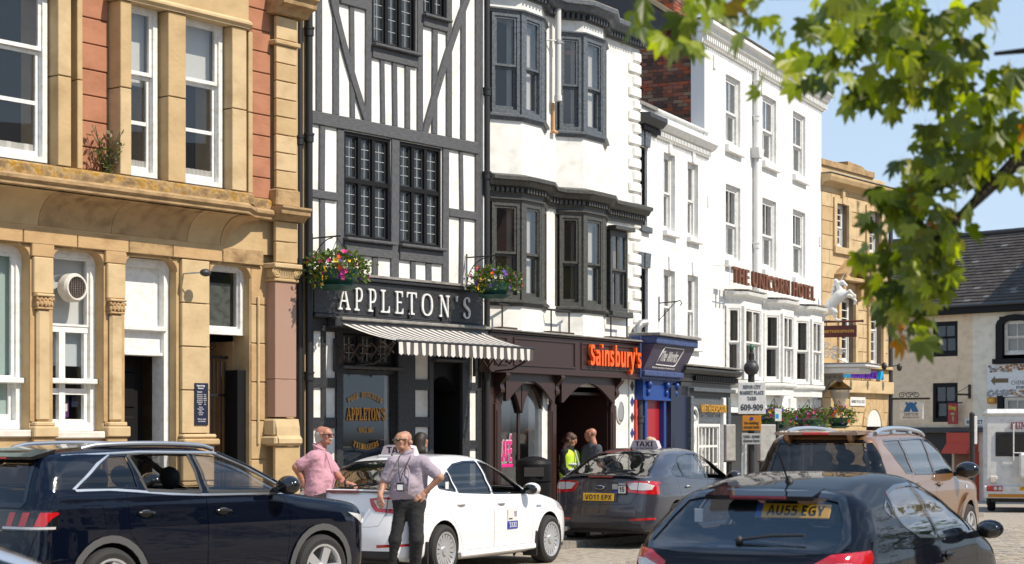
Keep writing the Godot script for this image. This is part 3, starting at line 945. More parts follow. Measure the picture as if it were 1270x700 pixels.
	part("board", mb().box(2.80, 2.87, -0.32, 3.57, 3.17, -0.23), M.white_paint, d)
	part("drip_bar", mb().bbox(2.76, 2.83, -0.3, 3.58, 2.88, -0.18, 0.01), M.white_paint, d)
	part("door", mb().box(2.80, 0.2, -0.66, 3.57, 2.85, -0.60), M.black_paint, d)
	for q in [[2.12, 2.62], [1.50, 2.0], [0.5, 1.38]]:
		for xx in [[3.0, 3.42]]:
			part("door_panel", mb().bbox(xx[0], q[0], -0.62, xx[1], q[1], -0.58, 0.02), M.black_paint, d)
	part("lobby", mb().box(2.75, 0.2, -0.9, 2.80, 2.85, -0.31).box(2.75, 2.85, -0.9, 3.6, 2.9, -0.31), M.interior, d)
	# window over the passage, iron gate
	window(b, 4.29, 5.08, 3.18, 4.17, -0.14, {fw = 0.07, fd = 0.14, stile = 0.02, glass = "old_glass"})
	part("whitened_pane", mb().box(4.38, 3.24, -0.24, 4.90, 3.92, -0.235), M.dirty_glass, b)
	var gt := thing("iron_gate", "black wrought iron gate closing the passage under the bank", "gate", b.position, b.rotation.y)
	for k in 10: part("bar", mb().tube([Vector3(4.33 + k * 0.075, 0.05, -0.45), Vector3(4.33 + k * 0.075, 2.9 - 0.10 * (k % 2), -0.45)], 0.011, 6), M.iron, gt)
	for y in [0.15, 1.2, 2.3, 2.85]: part("rail", mb().box(4.3, y, -0.465, 5.06, y + 0.035, -0.435), M.iron, gt)
	var scr := mb()
	for q in [[4.55, 3.02], [4.75, 3.02], [4.65, 2.9], [4.65, 3.1]]:
		var sp := []
		for k in 18: sp.append(Vector3(q[0] + 0.075 * (1 - k / 24.0) * cos(k * 0.55), q[1] + 0.075 * (1 - k / 24.0) * sin(k * 0.55), -0.45))
		scr.tube(sp, 0.009, 5)
	part("scrollwork", scr, M.iron, gt)
	part("passage_wall", mb().box(4.29, -0.5, -1.55, 4.31, 3.1, -0.35).box(5.06, -0.5, -1.55, 5.08, 3.1, -0.35), M.sandstone_warm, b)
	part("notice_board", mb().bbox(4.92, 1.2, -0.36, 5.09, 2.68, -0.10, 0.01), M.black_paint, b)
	# opening-hours plaque
	var pq := thing("opening_hours_plaque", "tall navy plaque of opening hours fixed to the bank's wide pier", "plaque", b.position, b.rotation.y)
	part("plate", mb().bbox(3.945, 1.88, 0.042, 4.20, 2.47, 0.062, 0.006), M.navy, pq)
	lettering("lettering", "Opening\nHours", M.sign_white, pq, Vector3(4.05, 2.415, 0.064), 0.15, 0.06, 0.004, "Droid Sans", 700)
	lettering("lettering", "Counter", M.sign_white, pq, Vector3(4.03, 2.345, 0.064), 0.09, 0.02, 0.004, "Droid Sans", 700)
	lettering("lettering", "09:30 16:30\n09:30 16:30\n10:00 16:30\n09:30 16:30\n09:30 16:30\nClosed", M.sign_white, pq, Vector3(4.03, 2.24, 0.064), 0.10, 0.15, 0.004)
	lettering("lettering", "Mon\nTues\nWeds\nThurs\nFri\nSun", M.sign_white, pq, Vector3(4.13, 2.24, 0.064), 0.06, 0.15, 0.004)
	lettering("lettering", "Branch\nMarket Place\nRipon\nTelephone\nServices", M.sign_white, pq, Vector3(4.05, 2.08, 0.064), 0.12, 0.12, 0.004)
	lettering("lettering", "Other days\nas shown", M.sign_white, pq, Vector3(4.07, 1.95, 0.064), 0.16, 0.05, 0.004)
	# lamp over the plaque
	var lm := thing("wall_spotlight", "small dark floodlight on an arm above the bank's plaque pier", "lamp", b.position, b.rotation.y)
	part("arm", mb().tube([Vector3(3.75, 3.98, 0.0), Vector3(3.75, 3.98, 0.22), Vector3(3.85, 3.99, 0.30)], 0.012, 6), M.steel, lm)
	part("head", mb().ball(Vector3(3.90, 3.99, 0.32), Vector3(0.09, 0.055, 0.07), 12), M.charcoal, lm)
	# weeds on the ledge
	var wd := thing("buddleia_plant", "leafy self-sown plant growing from the ledge below red stone panel", "plant", b.position + b.basis * Vector3(2.10, 5.16, 0.36), b.rotation.y)
	shrub(wd, 26, 0.62, 0.24)


func shrub(o: Node3D, stems: int, h: float, spread: float) -> void:
	var st := mb()
	var lv := mb()
	lv.colored = true
	for k in stems:
		var tip := Vector3(R.randf_range(-spread, spread), h * R.randf_range(0.25, 1.0), R.randf_range(-0.08, 0.12))
		var root := Vector3(R.randf_range(-0.06, 0.06), 0, 0)
		var mid := root.lerp(tip, 0.5) + Vector3(0, 0.06, 0)
		st.tube([root, mid, tip], 0.004, 4)
		for j in 7:
			var p := (root.lerp(mid, j / 3.5) if j < 4 else mid.lerp(tip, (j - 3.5) / 3.5))
			var d := Vector3(R.randf_range(-1, 1), R.randf_range(-0.3, 0.8), R.randf_range(-0.5, 1)).normalized()
			var l := R.randf_range(0.05, 0.11)
			var s := d.cross(Vector3(R.randf() - 0.5, R.randf(), R.randf() - 0.5)).normalized() * l * 0.22
			lv.col = Color(0.10, 0.13, 0.045).lerp(Color(0.22, 0.22, 0.10), R.randf())
			lv.tri(p, p + d * l * 0.5 + s, p + d * l); lv.tri(p, p + d * l, p + d * l * 0.5 - s)
	part("stem", st, M.bark, o)
	part("foliage", lv, M.leaf, o)


# ------------------------------------------------------------------ timber-framed butcher's shop
func leaded(parent: Node3D, u0: float, u1: float, v0: float, v1: float, w: float, lights: int, transom: float, cols: int, rows_low: int, rows_up: int, back := "interior") -> void:
	var n := sub("leaded_window", parent)
	var f := mb()
	var fw := 0.055
	f.box(u0, v0, w - 0.12, u0 + fw, v1, w); f.box(u1 - fw, v0, w - 0.12, u1, v1, w)
	f.box(u0 + fw, v1 - fw, w - 0.12, u1 - fw, v1, w); f.box(u0 + fw, v0, w - 0.12, u1 - fw, v0 + 0.05, w)
	var a := u0 + fw; var b := u1 - fw
	if transom > 0: f.box(a, transom - 0.035, w - 0.11, b, transom + 0.035, w - 0.005)
	for i in range(1, lights):
		var x := a + (b - a) * i / lights
		f.box(x - 0.035, v0 + 0.05, w - 0.11, x + 0.035, v1 - fw, w - 0.01)
	part("frame", f, M.black_paint, n)
	var came := mb()
	for i in lights:
		var x0 := a + (b - a) * i / lights + (0.035 if i > 0 else 0.0); var x1 := a + (b - a) * (i + 1) / lights - (0.035 if i < lights - 1 else 0.0)
		var bands := [[v0 + 0.05, v1 - fw, rows_low]]
		if transom > 0: bands = [[v0 + 0.05, transom - 0.035, rows_low], [transom + 0.035, v1 - fw, rows_up]]
		for q in bands:
			var z := w - 0.07
			var casement := mb()
			var s := 0.022
			casement.box(x0, q[0], z - 0.02, x0 + s, q[1], z + 0.02).box(x1 - s, q[0], z - 0.02, x1, q[1], z + 0.02).box(x0 + s, q[0], z - 0.02, x1 - s, q[0] + s * 1.5, z + 0.02).box(x0 + s, q[1] - s, z - 0.02, x1 - s, q[1], z + 0.02)
			part("casement", casement, M.charcoal, n)
			var c0: float = x0 + s; var c1: float = x1 - s; var d0: float = q[0] + s * 1.5; var d1: float = q[1] - s
			var cw := (c1 - c0) / cols; var ch: float = (d1 - d0) / q[2]
			for j in cols:
				for k in q[2]:
					var p := part("pane", pane(cw, ch), M.leaded_glass, n, Vector3(c0 + cw * (j + 0.5), d0 + ch * (k + 0.5), z))
					p.rotation = Vector3(R.randf_range(-0.008, 0.008), R.randf_range(-0.012, 0.012), 0)
			for j in range(1, cols): came.box(c0 + cw * j - 0.005, d0, z - 0.006, c0 + cw * j + 0.005, d1, z + 0.006)
			for k in range(1, q[2]): came.box(c0, d0 + ch * k - 0.005, z - 0.006, c1, d0 + ch * k + 0.005, z + 0.006)
	part("lead_strips", came, M.lead_came, n)
	part("sill", mb().bbox(u0 - 0.03, v0 - 0.05, w - 0.1, u1 + 0.03, v0 - 0.002, 0.13, 0.012), M.timber_across, n)


func build_butcher() -> Node3D:
	var b := thing("timber_framed_shop", "black and white timber-framed butcher's shop with striped awning front", "building", Vector3(-3.04, 0, -27.74), deg_to_rad(52.19))
	var holes := [[0.75, 1.83, 4.76, 6.39], [2.02, 3.07, 4.76, 6.39], [1.39, 2.45, 7.83, 9.3], [2.59, 3.2, 8.5, 9.3], [0.66, 2.0, 0.55, 3.35], [2.80, 3.62, -0.6, 3.35]]
	part("plaster", wall(-0.02, 4.10, -0.8, 10.2, holes, 0.28, 0.0), M.white_plaster, b)
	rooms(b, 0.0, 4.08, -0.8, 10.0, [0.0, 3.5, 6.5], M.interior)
	roof_over(b, -0.1, 4.15, 10.2, 6.0, 2.6, M.roof_tile, 0.3)
	# timbers: [u0, u1, v0, v1]; each one a piece
	var tv := [[0.15, 0.28, 6.60, 10.1], [0.51, 0.65, 6.60, 10.1], [0.88, 0.99, 6.60, 8.31], [1.24, 1.38, 6.60, 10.1], [1.58, 1.68, 6.60, 7.60], [1.86, 1.97, 6.60, 7.60], [2.16, 2.28, 6.60, 7.60], [2.45, 2.59, 6.60, 10.1], [2.83, 2.96, 6.60, 8.30], [3.20, 3.34, 6.60, 10.1], [3.57, 3.70, 6.60, 10.1],
		[0.59, 0.745, 4.2, 6.40], [1.83, 2.02, 4.2, 6.40], [3.08, 3.24, 4.2, 6.40], [0.21, 0.33, 5.42, 6.40], [0.21, 0.33, 4.2, 5.29], [3.53, 3.63, 5.44, 6.40], [3.53, 3.63, 4.2, 5.30], [1.10, 1.17, 4.2, 4.50], [1.40, 1.53, 4.2, 4.50], [2.29, 2.41, 4.2, 4.50], [2.69, 2.83, 4.2, 4.50], [0.86, 0.97, 4.2, 4.50],
		[3.95, 4.09, 4.2, 10.1]]
	for t in tv:
		var j := R.randf_range(-0.006, 0.006)
		var m := mb().bbox(t[0], t[2], -0.02, t[1], t[3], 0.03 + j, 0.01)
		# hand-hewn edges: bow each post a little
		var ph := R.randf() * 6.0
		for i in m.v.size(): m.v[i].x += 0.012 * sin(m.v[i].y * 2.1 + ph)
		part("post", m, M.timber, b)
	for t in [[-0.01, 4.0, 6.40, 6.60], [1.38, 2.45, 7.60, 7.78], [2.59, 3.20, 8.30, 8.46], [0.65, 1.24, 8.31, 8.48], [0.0, 0.59, 5.29, 5.42], [3.24, 3.95, 5.30, 5.44], [0.745, 1.83, 4.50, 4.70], [2.02, 3.08, 4.50, 4.70], [-0.01, 4.1, 9.3, 9.5]]:
		part("beam", mb().bbox(t[0], t[2], -0.02, t[1], t[3], 0.05 + R.randf_range(-0.005, 0.005), 0.012), M.timber_across, b)
	for q in [[V2(0.40, 8.6), V2(1.27, 6.56), 0.12], [V2(3.84, 9.2), V2(2.62, 6.56), 0.13]]:
		# curved braces
		var a: Vector2 = q[0]; var c: Vector2 = q[1]
		var pts := PackedVector2Array()
		var side: Vector2 = (c - a).orthogonal().normalized()
		for k in 9: pts.append(a.lerp(c, k / 8.0) + side * (0.05 * sin(PI * k / 8.0) + q[2] / 2))
		for k in 9: pts.append(a.lerp(c, 1.0 - k / 8.0) + side * (0.05 * sin(PI * k / 8.0) - q[2] / 2))
		part("brace", mb().prism(pts, -0.01, 0.045), M.timber, b)
	leaded(b, 0.75, 1.83, 4.76, 6.39, 0.0, 3, 5.65, 2, 5, 4)
	leaded(b, 2.02, 3.07, 4.76, 6.39, 0.0, 3, 5.65, 2, 5, 4)
	leaded(b, 1.39, 2.45, 7.83, 9.3, 0.0, 3, -1.0, 2, 7, 1)
	leaded(b, 2.59, 3.2, 8.5, 9.3, 0.0, 2, -1.0, 2, 4, 1)
	part("net_curtain", mb().box(1.45, 7.9, -0.2, 1.75, 9.3, -0.19), M.curtain_white, b)
	# shop front
	var sf := sub("shopfront", b)
	part("fascia", mb().bbox(-0.02, 3.56, -0.05, 4.02, 4.10, 0.13, 0.012), M.shop_black, sf)
	part("fascia_bottom", mb().bbox(-0.03, 3.50, -0.05, 4.06, 3.56, 0.17, 0.012), M.shop_black, sf)
	part("fascia_top", mb().bbox(-0.03, 4.10, -0.05, 4.06, 4.16, 0.19, 0.012), M.shop_black, sf)
	part("lead_flashing", mb().prism(PackedVector2Array([V2(-0.03, 4.163), V2(4.06, 4.163), V2(4.06, 4.20), V2(-0.03, 4.20)]), 0.0, 0.21), M.lead, sf)
	for u in [1.32, 2.12, 2.92]: part("awning_stay", mb().bbox(u - 0.02, 3.50, 0.13, u + 0.02, 3.72, 0.17, 0.006), M.iron, sf)
	var word := "APPLETON'S"
	var spots := [0.60, 0.92, 1.23, 1.53, 1.86, 2.16, 2.54, 2.97, 3.29, 3.55]
	var wide := [0.29, 0.19, 0.19, 0.22, 0.20, 0.25, 0.29, 0.27, 0.04, 0.18]
	for k in word.length():
		var hh := 0.355
		var yy := 3.815
		if word[k] == "'": hh = 0.09; yy = 3.95
		lettering("letter", word[k], M.sign_white, sf, Vector3(spots[k], yy, 0.155), wide[k] * 0.95, hh, 0.025, "Droid Serif", 400)
	# framing below
	for q in [[-0.02, 0.07, 0.03], [0.25, 0.34, 0.03], [0.56, 0.70, 0.05], [1.98, 2.39, 0.04], [2.74, 2.84, 0.04], [3.58, 3.77, 0.04], [3.97, 4.09, 0.03]]: part("shop_post", mb().box(q[0], -0.5, -0.02, q[1], 3.5, q[2]), M.shop_black, sf)
	part("bressummer", mb().box(-0.02, 3.3, -0.02, 4.09, 3.5, 0.055), M.shop_black, sf)
	for q in [[0.0, 2.45, 0.6, 2.60], [0.0, 1.84, 0.6, 2.0], [0.0, 1.2, 0.6, 1.34], [0.0, -0.5, 0.6, 0.6], [2.38, 2.45, 2.76, 2.62], [2.38, 1.86, 2.76, 2.02], [2.38, -0.5, 2.76, 0.7], [3.76, 2.46, 3.98, 2.60], [3.76, 1.5, 3.98, 1.64]]: part("rail", mb().box(q[0], q[1], -0.02, q[2], q[3], 0.036), M.shop_black, sf)
	part("stall_riser", mb().box(0.70, -0.6, -0.2, 1.98, 0.62, 0.02), M.shop_black, sf)
	var sw := window(sf, 0.68, 1.99, 0.62, 2.74, -0.02, {name = "shop_window", frame = "shop_black", fw = 0.05, fd = 0.1, stile = 0.02, glass = "glass"})
	leaded(sf, 0.68, 1.99, 2.80, 3.32, -0.02, 3, -1.0, 3, 3, 1)
	# gold lettering on the glass
	var zz := -0.055
	var arc := "PORK BUTCHERS"
	for k in arc.length():
		if arc[k] == " ": continue
		var t := (k - 6.0) / 6.0
		lettering("letter", arc[k], M.gold_leaf, sw, Vector3(1.31 + t * 0.37, 2.36 - 0.09 * t * t, zz), 0.052, 0.085, 0.004, "Droid Serif", 700, Basis(Vector3.BACK, -t * 0.35))
	lettering("letter", "APPLETON'S", M.gold_leaf, sw, Vector3(1.33, 2.06, zz), 0.90, 0.19, 0.004, "Droid Serif", 700)
	lettering("letter", "APPLETON'S", M.gold_red, sw, Vector3(1.342, 2.048, zz - 0.006), 0.90, 0.19, 0.004, "Droid Serif", 700)
	lettering("letter", "SINCE 1867", M.gold_leaf, sw, Vector3(1.33, 1.81, zz), 0.34, 0.075, 0.004, "Droid Serif", 700)
	arc = "PIE-MAKERS"
	for k in arc.length():
		var t := (k - 4.5) / 4.5
		lettering("letter", arc[k], M.gold_leaf, sw, Vector3(1.33 + t * 0.26, 1.55 + 0.05 * t * t, zz), 0.05, 0.085, 0.004, "Droid Serif", 700, Basis(Vector3.BACK, t * 0.22))
	part("display_shelf", mb().box(0.75, 0.62, -0.9, 1.95, 1.25, -0.25), M.interior_warm, sw)
	# door
	var dr := sub("shop_door", sf)
	part("door", mb().box(2.86, 0.0, -0.62, 3.58, 2.45, -0.57), M.black_paint, dr)
	var ap := PackedVector2Array([V2(2.84, 2.35)])
	for k in 11: ap.append(V2(2.84 + 0.75 * k / 10.0, 2.45 + 0.24 * sin(PI * k / 10.0)))
	ap.append_array(PackedVector2Array([V2(3.59, 2.35), V2(3.6, 2.95), V2(2.83, 2.95)]))
	part("arched_head", mb().prism(ap, -0.5, -0.1), M.black_paint, dr)
	for k in 3: part("pane", mb().box(3.0, 1.66 + k * 0.24, -0.565, 3.22, 1.86 + k * 0.24, -0.56), M.frosted, dr)
	part("recess", mb().box(2.80, -0.5, -1.0, 2.84, 3.3, -0.05).box(3.59, -0.5, -1.0, 3.63, 3.3, -0.05).box(2.8, -0.3, -1.0, 3.6, 0.0, 0.1), M.black_paint, dr)
	leaded(dr, 2.86, 3.57, 2.97, 3.30, -0.05, 3, -1.0, 3, 2, 1)
	# rain pipes at both ends
	pipe("rain_pipe", b, -0.10, 0.10, -0.3, 9.8, 0.055, M.iron, [7.73, 6.15, 4.2, 2.6, 1.0])
	pipe("rain_pipe", b, -0.24, 0.04, -0.3, 9.8, 0.05, M.iron, [6.1])
	pipe("rain_pipe", b, 4.15, 0.10, -0.3, 9.8, 0.05, M.iron, [7.45, 6.05, 2.7, 1.0])
	return b


func build_awning(b: Node3D) -> void:
	var a := thing("striped_awning", "grey and white striped canvas awning pulled out over butcher's window", "awning", b.position, b.rotation.y)
	part("box", mb().bbox(0.32, 3.36, 0.06, 4.0, 3.50, 0.26, 0.02), M.shop_black, a)
	part("cover_strip", mb().bbox(0.42, 3.47, 0.10, 4.02, 3.52, 0.30, 0.012), M.lead, a)
	var n := 38
	var light := mb(); var dark := mb(); var vl := mb(); var vd := mb()
	for k in n:
		var top0 := lerpf(0.46, 3.92, float(k) / n); var top1 := lerpf(0.46, 3.92, float(k + 1) / n)
		var u0 := lerpf(0.55, 3.84, float(k) / n); var u1 := lerpf(0.55, 3.84, float(k + 1) / n)
		var m := light if k % 2 == 0 else dark
		var sag := func(t): return -0.035 * sin(PI * t)
		for j in 6:
			var t0 := j / 6.0; var t1 := (j + 1) / 6.0
			m.quad(Vector3(lerpf(top0, u0, t1), lerpf(3.43, 3.13, t1) + sag.call(t1), lerpf(0.22, 1.30, t1)), Vector3(lerpf(top1, u1, t1), lerpf(3.43, 3.13, t1) + sag.call(t1), lerpf(0.22, 1.30, t1)), Vector3(lerpf(top1, u1, t0), lerpf(3.43, 3.13, t0) + sag.call(t0), lerpf(0.22, 1.30, t0)), Vector3(lerpf(top0, u0, t0), lerpf(3.43, 3.13, t0) + sag.call(t0), lerpf(0.22, 1.30, t0)))
		var vm := vl if k % 2 == 0 else vd
		var w0 := 1.31 + 0.012 * sin(k * 1.3); var w1 := 1.31 + 0.012 * sin((k + 1) * 1.3)
		var mid := (u0 + u1) / 2
		var drop := 0.025
		vm.quad(Vector3(u0, 2.945, w0), Vector3(u1, 2.945, w1), Vector3(u1, 3.13, 1.305), Vector3(u0, 3.13, 1.305))
		vm.tri(Vector3(u0, 2.945, w0), Vector3(mid, 2.945 - drop, (w0 + w1) / 2), Vector3(u1, 2.945, w1))
	var canvas := mat("canvas_white", 0.72, 0.69, 0.64, 0.9, {tex = "cloth", scale = 2.0, back = Color(0.25, 0.24, 0.22)})
	var canvas2 := mat("canvas_grey", 0.085, 0.08, 0.08, 0.9, {tex = "cloth", scale = 2.0})
	part("canopy", light, canvas, a)
	part("canopy_stripes", dark, canvas2, a)
	part("valance", vl, canvas, a)
	part("valance_stripes", vd, canvas2, a)
	part("front_rail", mb().tube([Vector3(0.52, 3.13, 1.29), Vector3(3.88, 3.13, 1.29)], 0.022, 8), M.iron, a)
	for u in [0.50, 3.86]:
		# scissor arm
		var s := sub("scissor_arm", a)
		var k := 5
		for j in k:
			var w0 := 0.12 + (1.12 / k) * j; var w1 := 0.12 + (1.12 / k) * (j + 1)
			var y0 := 2.80 + 0.03 * j; var y1 := 3.10 + 0.005 * j
			part("strut", mb().bar(Vector3(u, y0, w0), Vector3(u, y1, w1), 0.022, 0.012, Vector3.RIGHT), M.rusty_iron, s)
			part("strut", mb().bar(Vector3(u + 0.015, y1, w0), Vector3(u + 0.015, y0 + 0.03, w1), 0.022, 0.012, Vector3.RIGHT), M.rusty_iron, s)
		part("brace", mb().tube([Vector3(u, 2.78, 0.5), Vector3(u, 2.80, 0.85), Vector3(u, 2.92, 1.12), Vector3(u, 3.10, 1.27)], 0.016, 6), M.iron, s)
		part("wall_plate", mb().box(u - 0.03, 2.7, 0.05, u + 0.03, 3.2, 0.10), M.iron, s)


# ------------------------------------------------------------------ shop with two tiers of canted bays
func build_bay_shop() -> Node3D:
	var b := thing("bay_windowed_shop", "white plastered building with two tiers of grey bay windows over brown shopfront", "building", Vector3(-0.51, 0, -31.0), deg_to_rad(57.86))
	var e1 := 0.32
	var bay1 := [V2(0.22, 0.0), V2(0.76, e1), V2(1.40, e1), V2(2.05, 0.0)]
	var bay2 := [V2(2.45, 0.0), V2(2.86, e1), V2(3.56, e1), V2(4.22, 0.0)]
	var holes := [[0.26, 2.06, 7.18, 8.85], [2.5, 4.2, 7.18, 8.85], [0.26, 2.06, 4.05, 5.62], [2.5, 5.02, 4.05, 5.62], [0.36, 1.95, 0.4, 2.6], [2.30, 4.55, -0.7, 2.6]]
	part("plaster", wall(0.0, 5.58, -0.8, 9.2, holes, 0.28, 0.0), M.white_plaster, b)
	rooms(b, 0.02, 5.56, -0.8, 9.1, [0.0, 3.4, 6.4], M.interior_warm, -1.3)
	for by in [bay1, bay2]:
		part("bay_apron", plan(by, 6.10, 7.06), M.white_plaster, b)
		part("bay_apron", plan(by, 8.92, 9.14), M.white_plaster, b)
		part("bay_apron", plan(by, 3.5, 3.92), M.white_plaster, b)
		for tier in [[7.16, 8.86, "slate_grey", 0.5], [4.02, 5.66, "olive_grey", 0.5]]:
			var fm: Material = M[tier[2]]
			moulding("bay_sill", [V2(-0.12, tier[0] - 0.11), V2(0.03, tier[0] - 0.11), V2(0.04, tier[0] - 0.06), V2(0.085, tier[0] - 0.05), V2(0.085, tier[0] - 0.015), V2(0.05, tier[0]), V2(-0.12, tier[0])], by, fm, b)
			moulding("bay_head", [V2(-0.12, tier[1]), V2(0.03, tier[1]), V2(0.04, tier[1] + 0.035), V2(0.075, tier[1] + 0.05), V2(0.075, tier[1] + 0.075), V2(-0.12, tier[1] + 0.08)], by, fm, b)
			for i in 3:
				var t := face_at(by[i], by[i + 1])
				var l: float = by[i].distance_to(by[i + 1])
				var wn := window(b, 0.05, l - 0.05, tier[0] + 0.003, tier[1] - 0.003, 0.03, {at = t, frame = tier[2], fw = 0.055, fd = 0.11, stile = 0.04, meet = lerpf(tier[0], tier[1], 0.47), glass = "old_glass", curtain = 0.22, curtain_mat = "curtain_white" if tier[0] > 6 else "curtain"})
				if i != 0: part("net_curtain", mb().box(0.12, tier[0] + 0.08, -0.14, l - 0.12, tier[1] - 0.1, -0.135), M.curtain_white if i == 1 else M.curtain, wn)
			for i in 4:
				part("post", mb().box(by[i].x - 0.055, tier[0] + 0.002, by[i].y - 0.09, by[i].x + 0.055, tier[1] - 0.002, by[i].y + 0.035 - (0.03 if i in [0, 3] else 0.0)), fm, b)
		# paper lantern seen through the lower bay
	# third lower window beside the bay
	window(b, 4.33, 5.0, 4.05, 5.55, 0.06, {frame = "olive_grey", fw = 0.05, fd = 0.10, meet = 4.8, cols = 2, glass = "old_glass", bar = 0.09, curtain = 0.3})
	part("window_hood", mb().bbox(4.30, 5.56, 0.0, 5.06, 5.64, 0.20, 0.01), M.olive_grey, b)
	part("window_ledge", mb().bbox(4.28, 3.93, 0.0, 5.08, 4.04, 0.14, 0.01), M.olive_grey, b)
	var shade := mb()
	for q in [[1.5, 5.05], [2.95, 5.0], [3.1, 4.5]]: shade.ball(Vector3(q[0], q[1], -0.45), Vector3(0.13, 0.13, 0.13), 12)
	part("paper_lantern", shade, M.red_paint, b)
	part("chair_back", mb().ball(Vector3(2.95, 4.2, -0.25), Vector3(0.16, 0.28, 0.06), 12), M.charcoal, b)
	# cornices follow the bays
	var low_path := [V2(0.02, 0.0), V2(0.18, 0.0), V2(0.76, e1), V2(1.41, e1), V2(2.0, 0.03), V2(2.42, 0.03), V2(2.86, e1), V2(3.57, e1), V2(4.18, 0.03), V2(5.62, 0.03)]
	moulding("lower_cornice", [V2(-0.15, 5.80), V2(0.03, 5.80), V2(0.05, 5.90), V2(0.16, 5.93), V2(0.20, 6.0), V2(0.25, 6.02), V2(0.25, 6.08), V2(0.05, 6.14), V2(-0.15, 6.14)], low_path, M.olive_grey, b)
	part("dentil_course", dentils(low_path, 5.83, 5.905, 0.03, 0.11, 0.085), M.olive_grey, b)
	moulding("frieze", [V2(-0.12, 5.745), V2(0.02, 5.745), V2(0.02, 5.80), V2(-0.12, 5.80)], low_path, M.olive_grey, b)
	var top_path := [V2(0.02, 0.0), V2(0.20, 0.0), V2(0.76, e1), V2(1.41, e1), V2(2.0, 0.03), V2(2.42, 0.03), V2(2.86, e1), V2(3.57, e1), V2(4.18, 0.03), V2(5.62, 0.03)]
	moulding("cornice", [V2(-0.15, 9.14), V2(0.02, 9.14), V2(0.04, 9.24), V2(0.18, 9.28), V2(0.22, 9.36), V2(0.28, 9.38), V2(0.28, 9.44), V2(-0.15, 9.46)], top_path, M.slate_grey, b)
	part("dentil_course", dentils(top_path, 9.16, 9.25, 0.02, 0.12, 0.10), M.charcoal, b)
	part("gutter_lead", mb().sweep([V2(-0.15, 9.462), V2(0.28, 9.445), V2(0.28, 9.465), V2(-0.15, 9.50)], top_path), M.lead, b)
	roof_over(b, 0.0, 5.6, 9.3, 7.0, 0.12, M.slate_roof, -0.1)
	# quoins down the far corner
	for k in 24:
		var y := 3.62 + k * 0.228
		var wide := 0.46 if k % 2 == 0 else 0.28
		if y > 5.70 and y < 6.12: continue
		part("quoin", mb().bbox(5.58 - wide, y, -0.05, 5.60, y + 0.205, 0.045, 0.03), M.white_plaster, b)
	# ---- brown shopfront
	var sf := sub("shopfront", b)
	part("fascia", mb().bbox(-0.12, 2.80, -0.03, 5.26, 3.44, 0.24, 0.012), M.brown_paint, sf)
	part("lead_cover", mb().bbox(-0.14, 3.475, -0.03, 5.34, 3.51, 0.32, 0.01), M.lead, sf)
	part("fascia_cornice", mb().bbox(-0.13, 3.44, -0.03, 5.30, 3.472, 0.29, 0.01), M.brown_paint, sf)
	for q in [[0.02, 0.42], [0.62, 2.70], [2.90, 5.18]]:
		var fr := mb()
		fr.bbox(q[0], 2.90, 0.235, q[1], 2.94, 0.262, 0.008).bbox(q[0], 3.35, 0.235, q[1], 3.39, 0.262, 0.008).bbox(q[0], 2.94, 0.235, q[0] + 0.04, 3.35, 0.262, 0.008).bbox(q[1] - 0.04, 2.94, 0.235, q[1], 3.35, 0.262, 0.008)
		part("panel_moulding", fr, M.brown_paint, sf)
	part("lower_moulding", mb().bbox(-0.12, 2.775, -0.03, 5.28, 2.815, 0.27, 0.01), M.brown_paint, sf)
	var letters := "Sainsbury's"
	lettering("sign_letters", letters, M.orange_sign, sf, Vector3(4.08, 3.115, 0.30), 1.93, 0.53, 0.06, "Droid Sans", 700)
	# spandrel arches and scrolled consoles
	for q in [[0.55, 2.16], [2.40, 4.35]]:
		var p := PackedVector2Array([V2(q[0], 2.78), V2(q[0], 2.30)])
		for k in 15:
			var t := k / 14.0
			p.append(V2(lerpf(q[0] + 0.06, q[1] - 0.06, t), 2.30 + 0.36 * sin(PI * t)))
		p.append_array(PackedVector2Array([V2(q[1], 2.30), V2(q[1], 2.78)]))
		part("arched_spandrel", mb().prism(p, 0.08, 0.14), M.brown_paint, sf)
	for u in [0.42, 2.24, 4.43]:
		var c := []
		for k in 12:
			var t := k / 11.0
			c.append(V2(0.06 + 0.20 * pow(1.0 - t, 1.2) + 0.035 * sin(t * 13.0), 2.78 - 0.52 * t))
		var poly := PackedVector2Array(c)
		poly.append(V2(0.0, 2.26)); poly.append(V2(0.0, 2.78))
		var m := mb().prism(poly, -0.06, 0.06)
		m.moved(Transform3D(Basis(Vector3(0, 0, 1), Vector3(0, 1, 0), Vector3(-1, 0, 0)), Vector3(u, 0, 0)))
		part("console_bracket", m, M.brown_paint, sf)
		part("pilaster", mb().bbox(u - 0.10, -0.5, 0.0, u + 0.10, 2.27, 0.07, 0.01).bbox(u - 0.06, 0.6, 0.06, u + 0.06, 2.15, 0.085, 0.008), M.brown_paint, sf)
	part("pilaster", mb().bbox(0.0, -0.5, 0.0, 0.32, 2.78, 0.04, 0.01), M.brown_paint, sf)
	part("stall_riser", mb().box(0.52, -0.6, -0.2, 2.14, 0.75, 0.04), M.brown_paint, sf)
	var cw := window(sf, 0.5, 2.05, 0.75, 2.62, -0.02, {name = "cafe_window", frame = "brown_paint", fw = 0.06, fd = 0.10, cols = 2, bar = 0.06, stile = 0.03, glass = "clear_glass"})
	# pointed heads to the two lights
	for q in [[0.56, 1.26], [1.29, 1.99]]:
		var p := PackedVector2Array([V2(q[0], 2.62)])
		for k in 7: p.append(V2(lerpf(q[0], (q[0] + q[1]) / 2, k / 6.0), 2.1 + 0.46 * sin(PI / 2 * k / 6.0)))
		for k in range(1, 7): p.append(V2(lerpf((q[0] + q[1]) / 2, q[1], k / 6.0), 2.1 + 0.46 * cos(PI / 2 * k / 6.0)))
		p.append(V2(q[1], 2.62))
		part("pointed_head", mb().prism(p, -0.06, 0.0), M.brown_paint, cw)
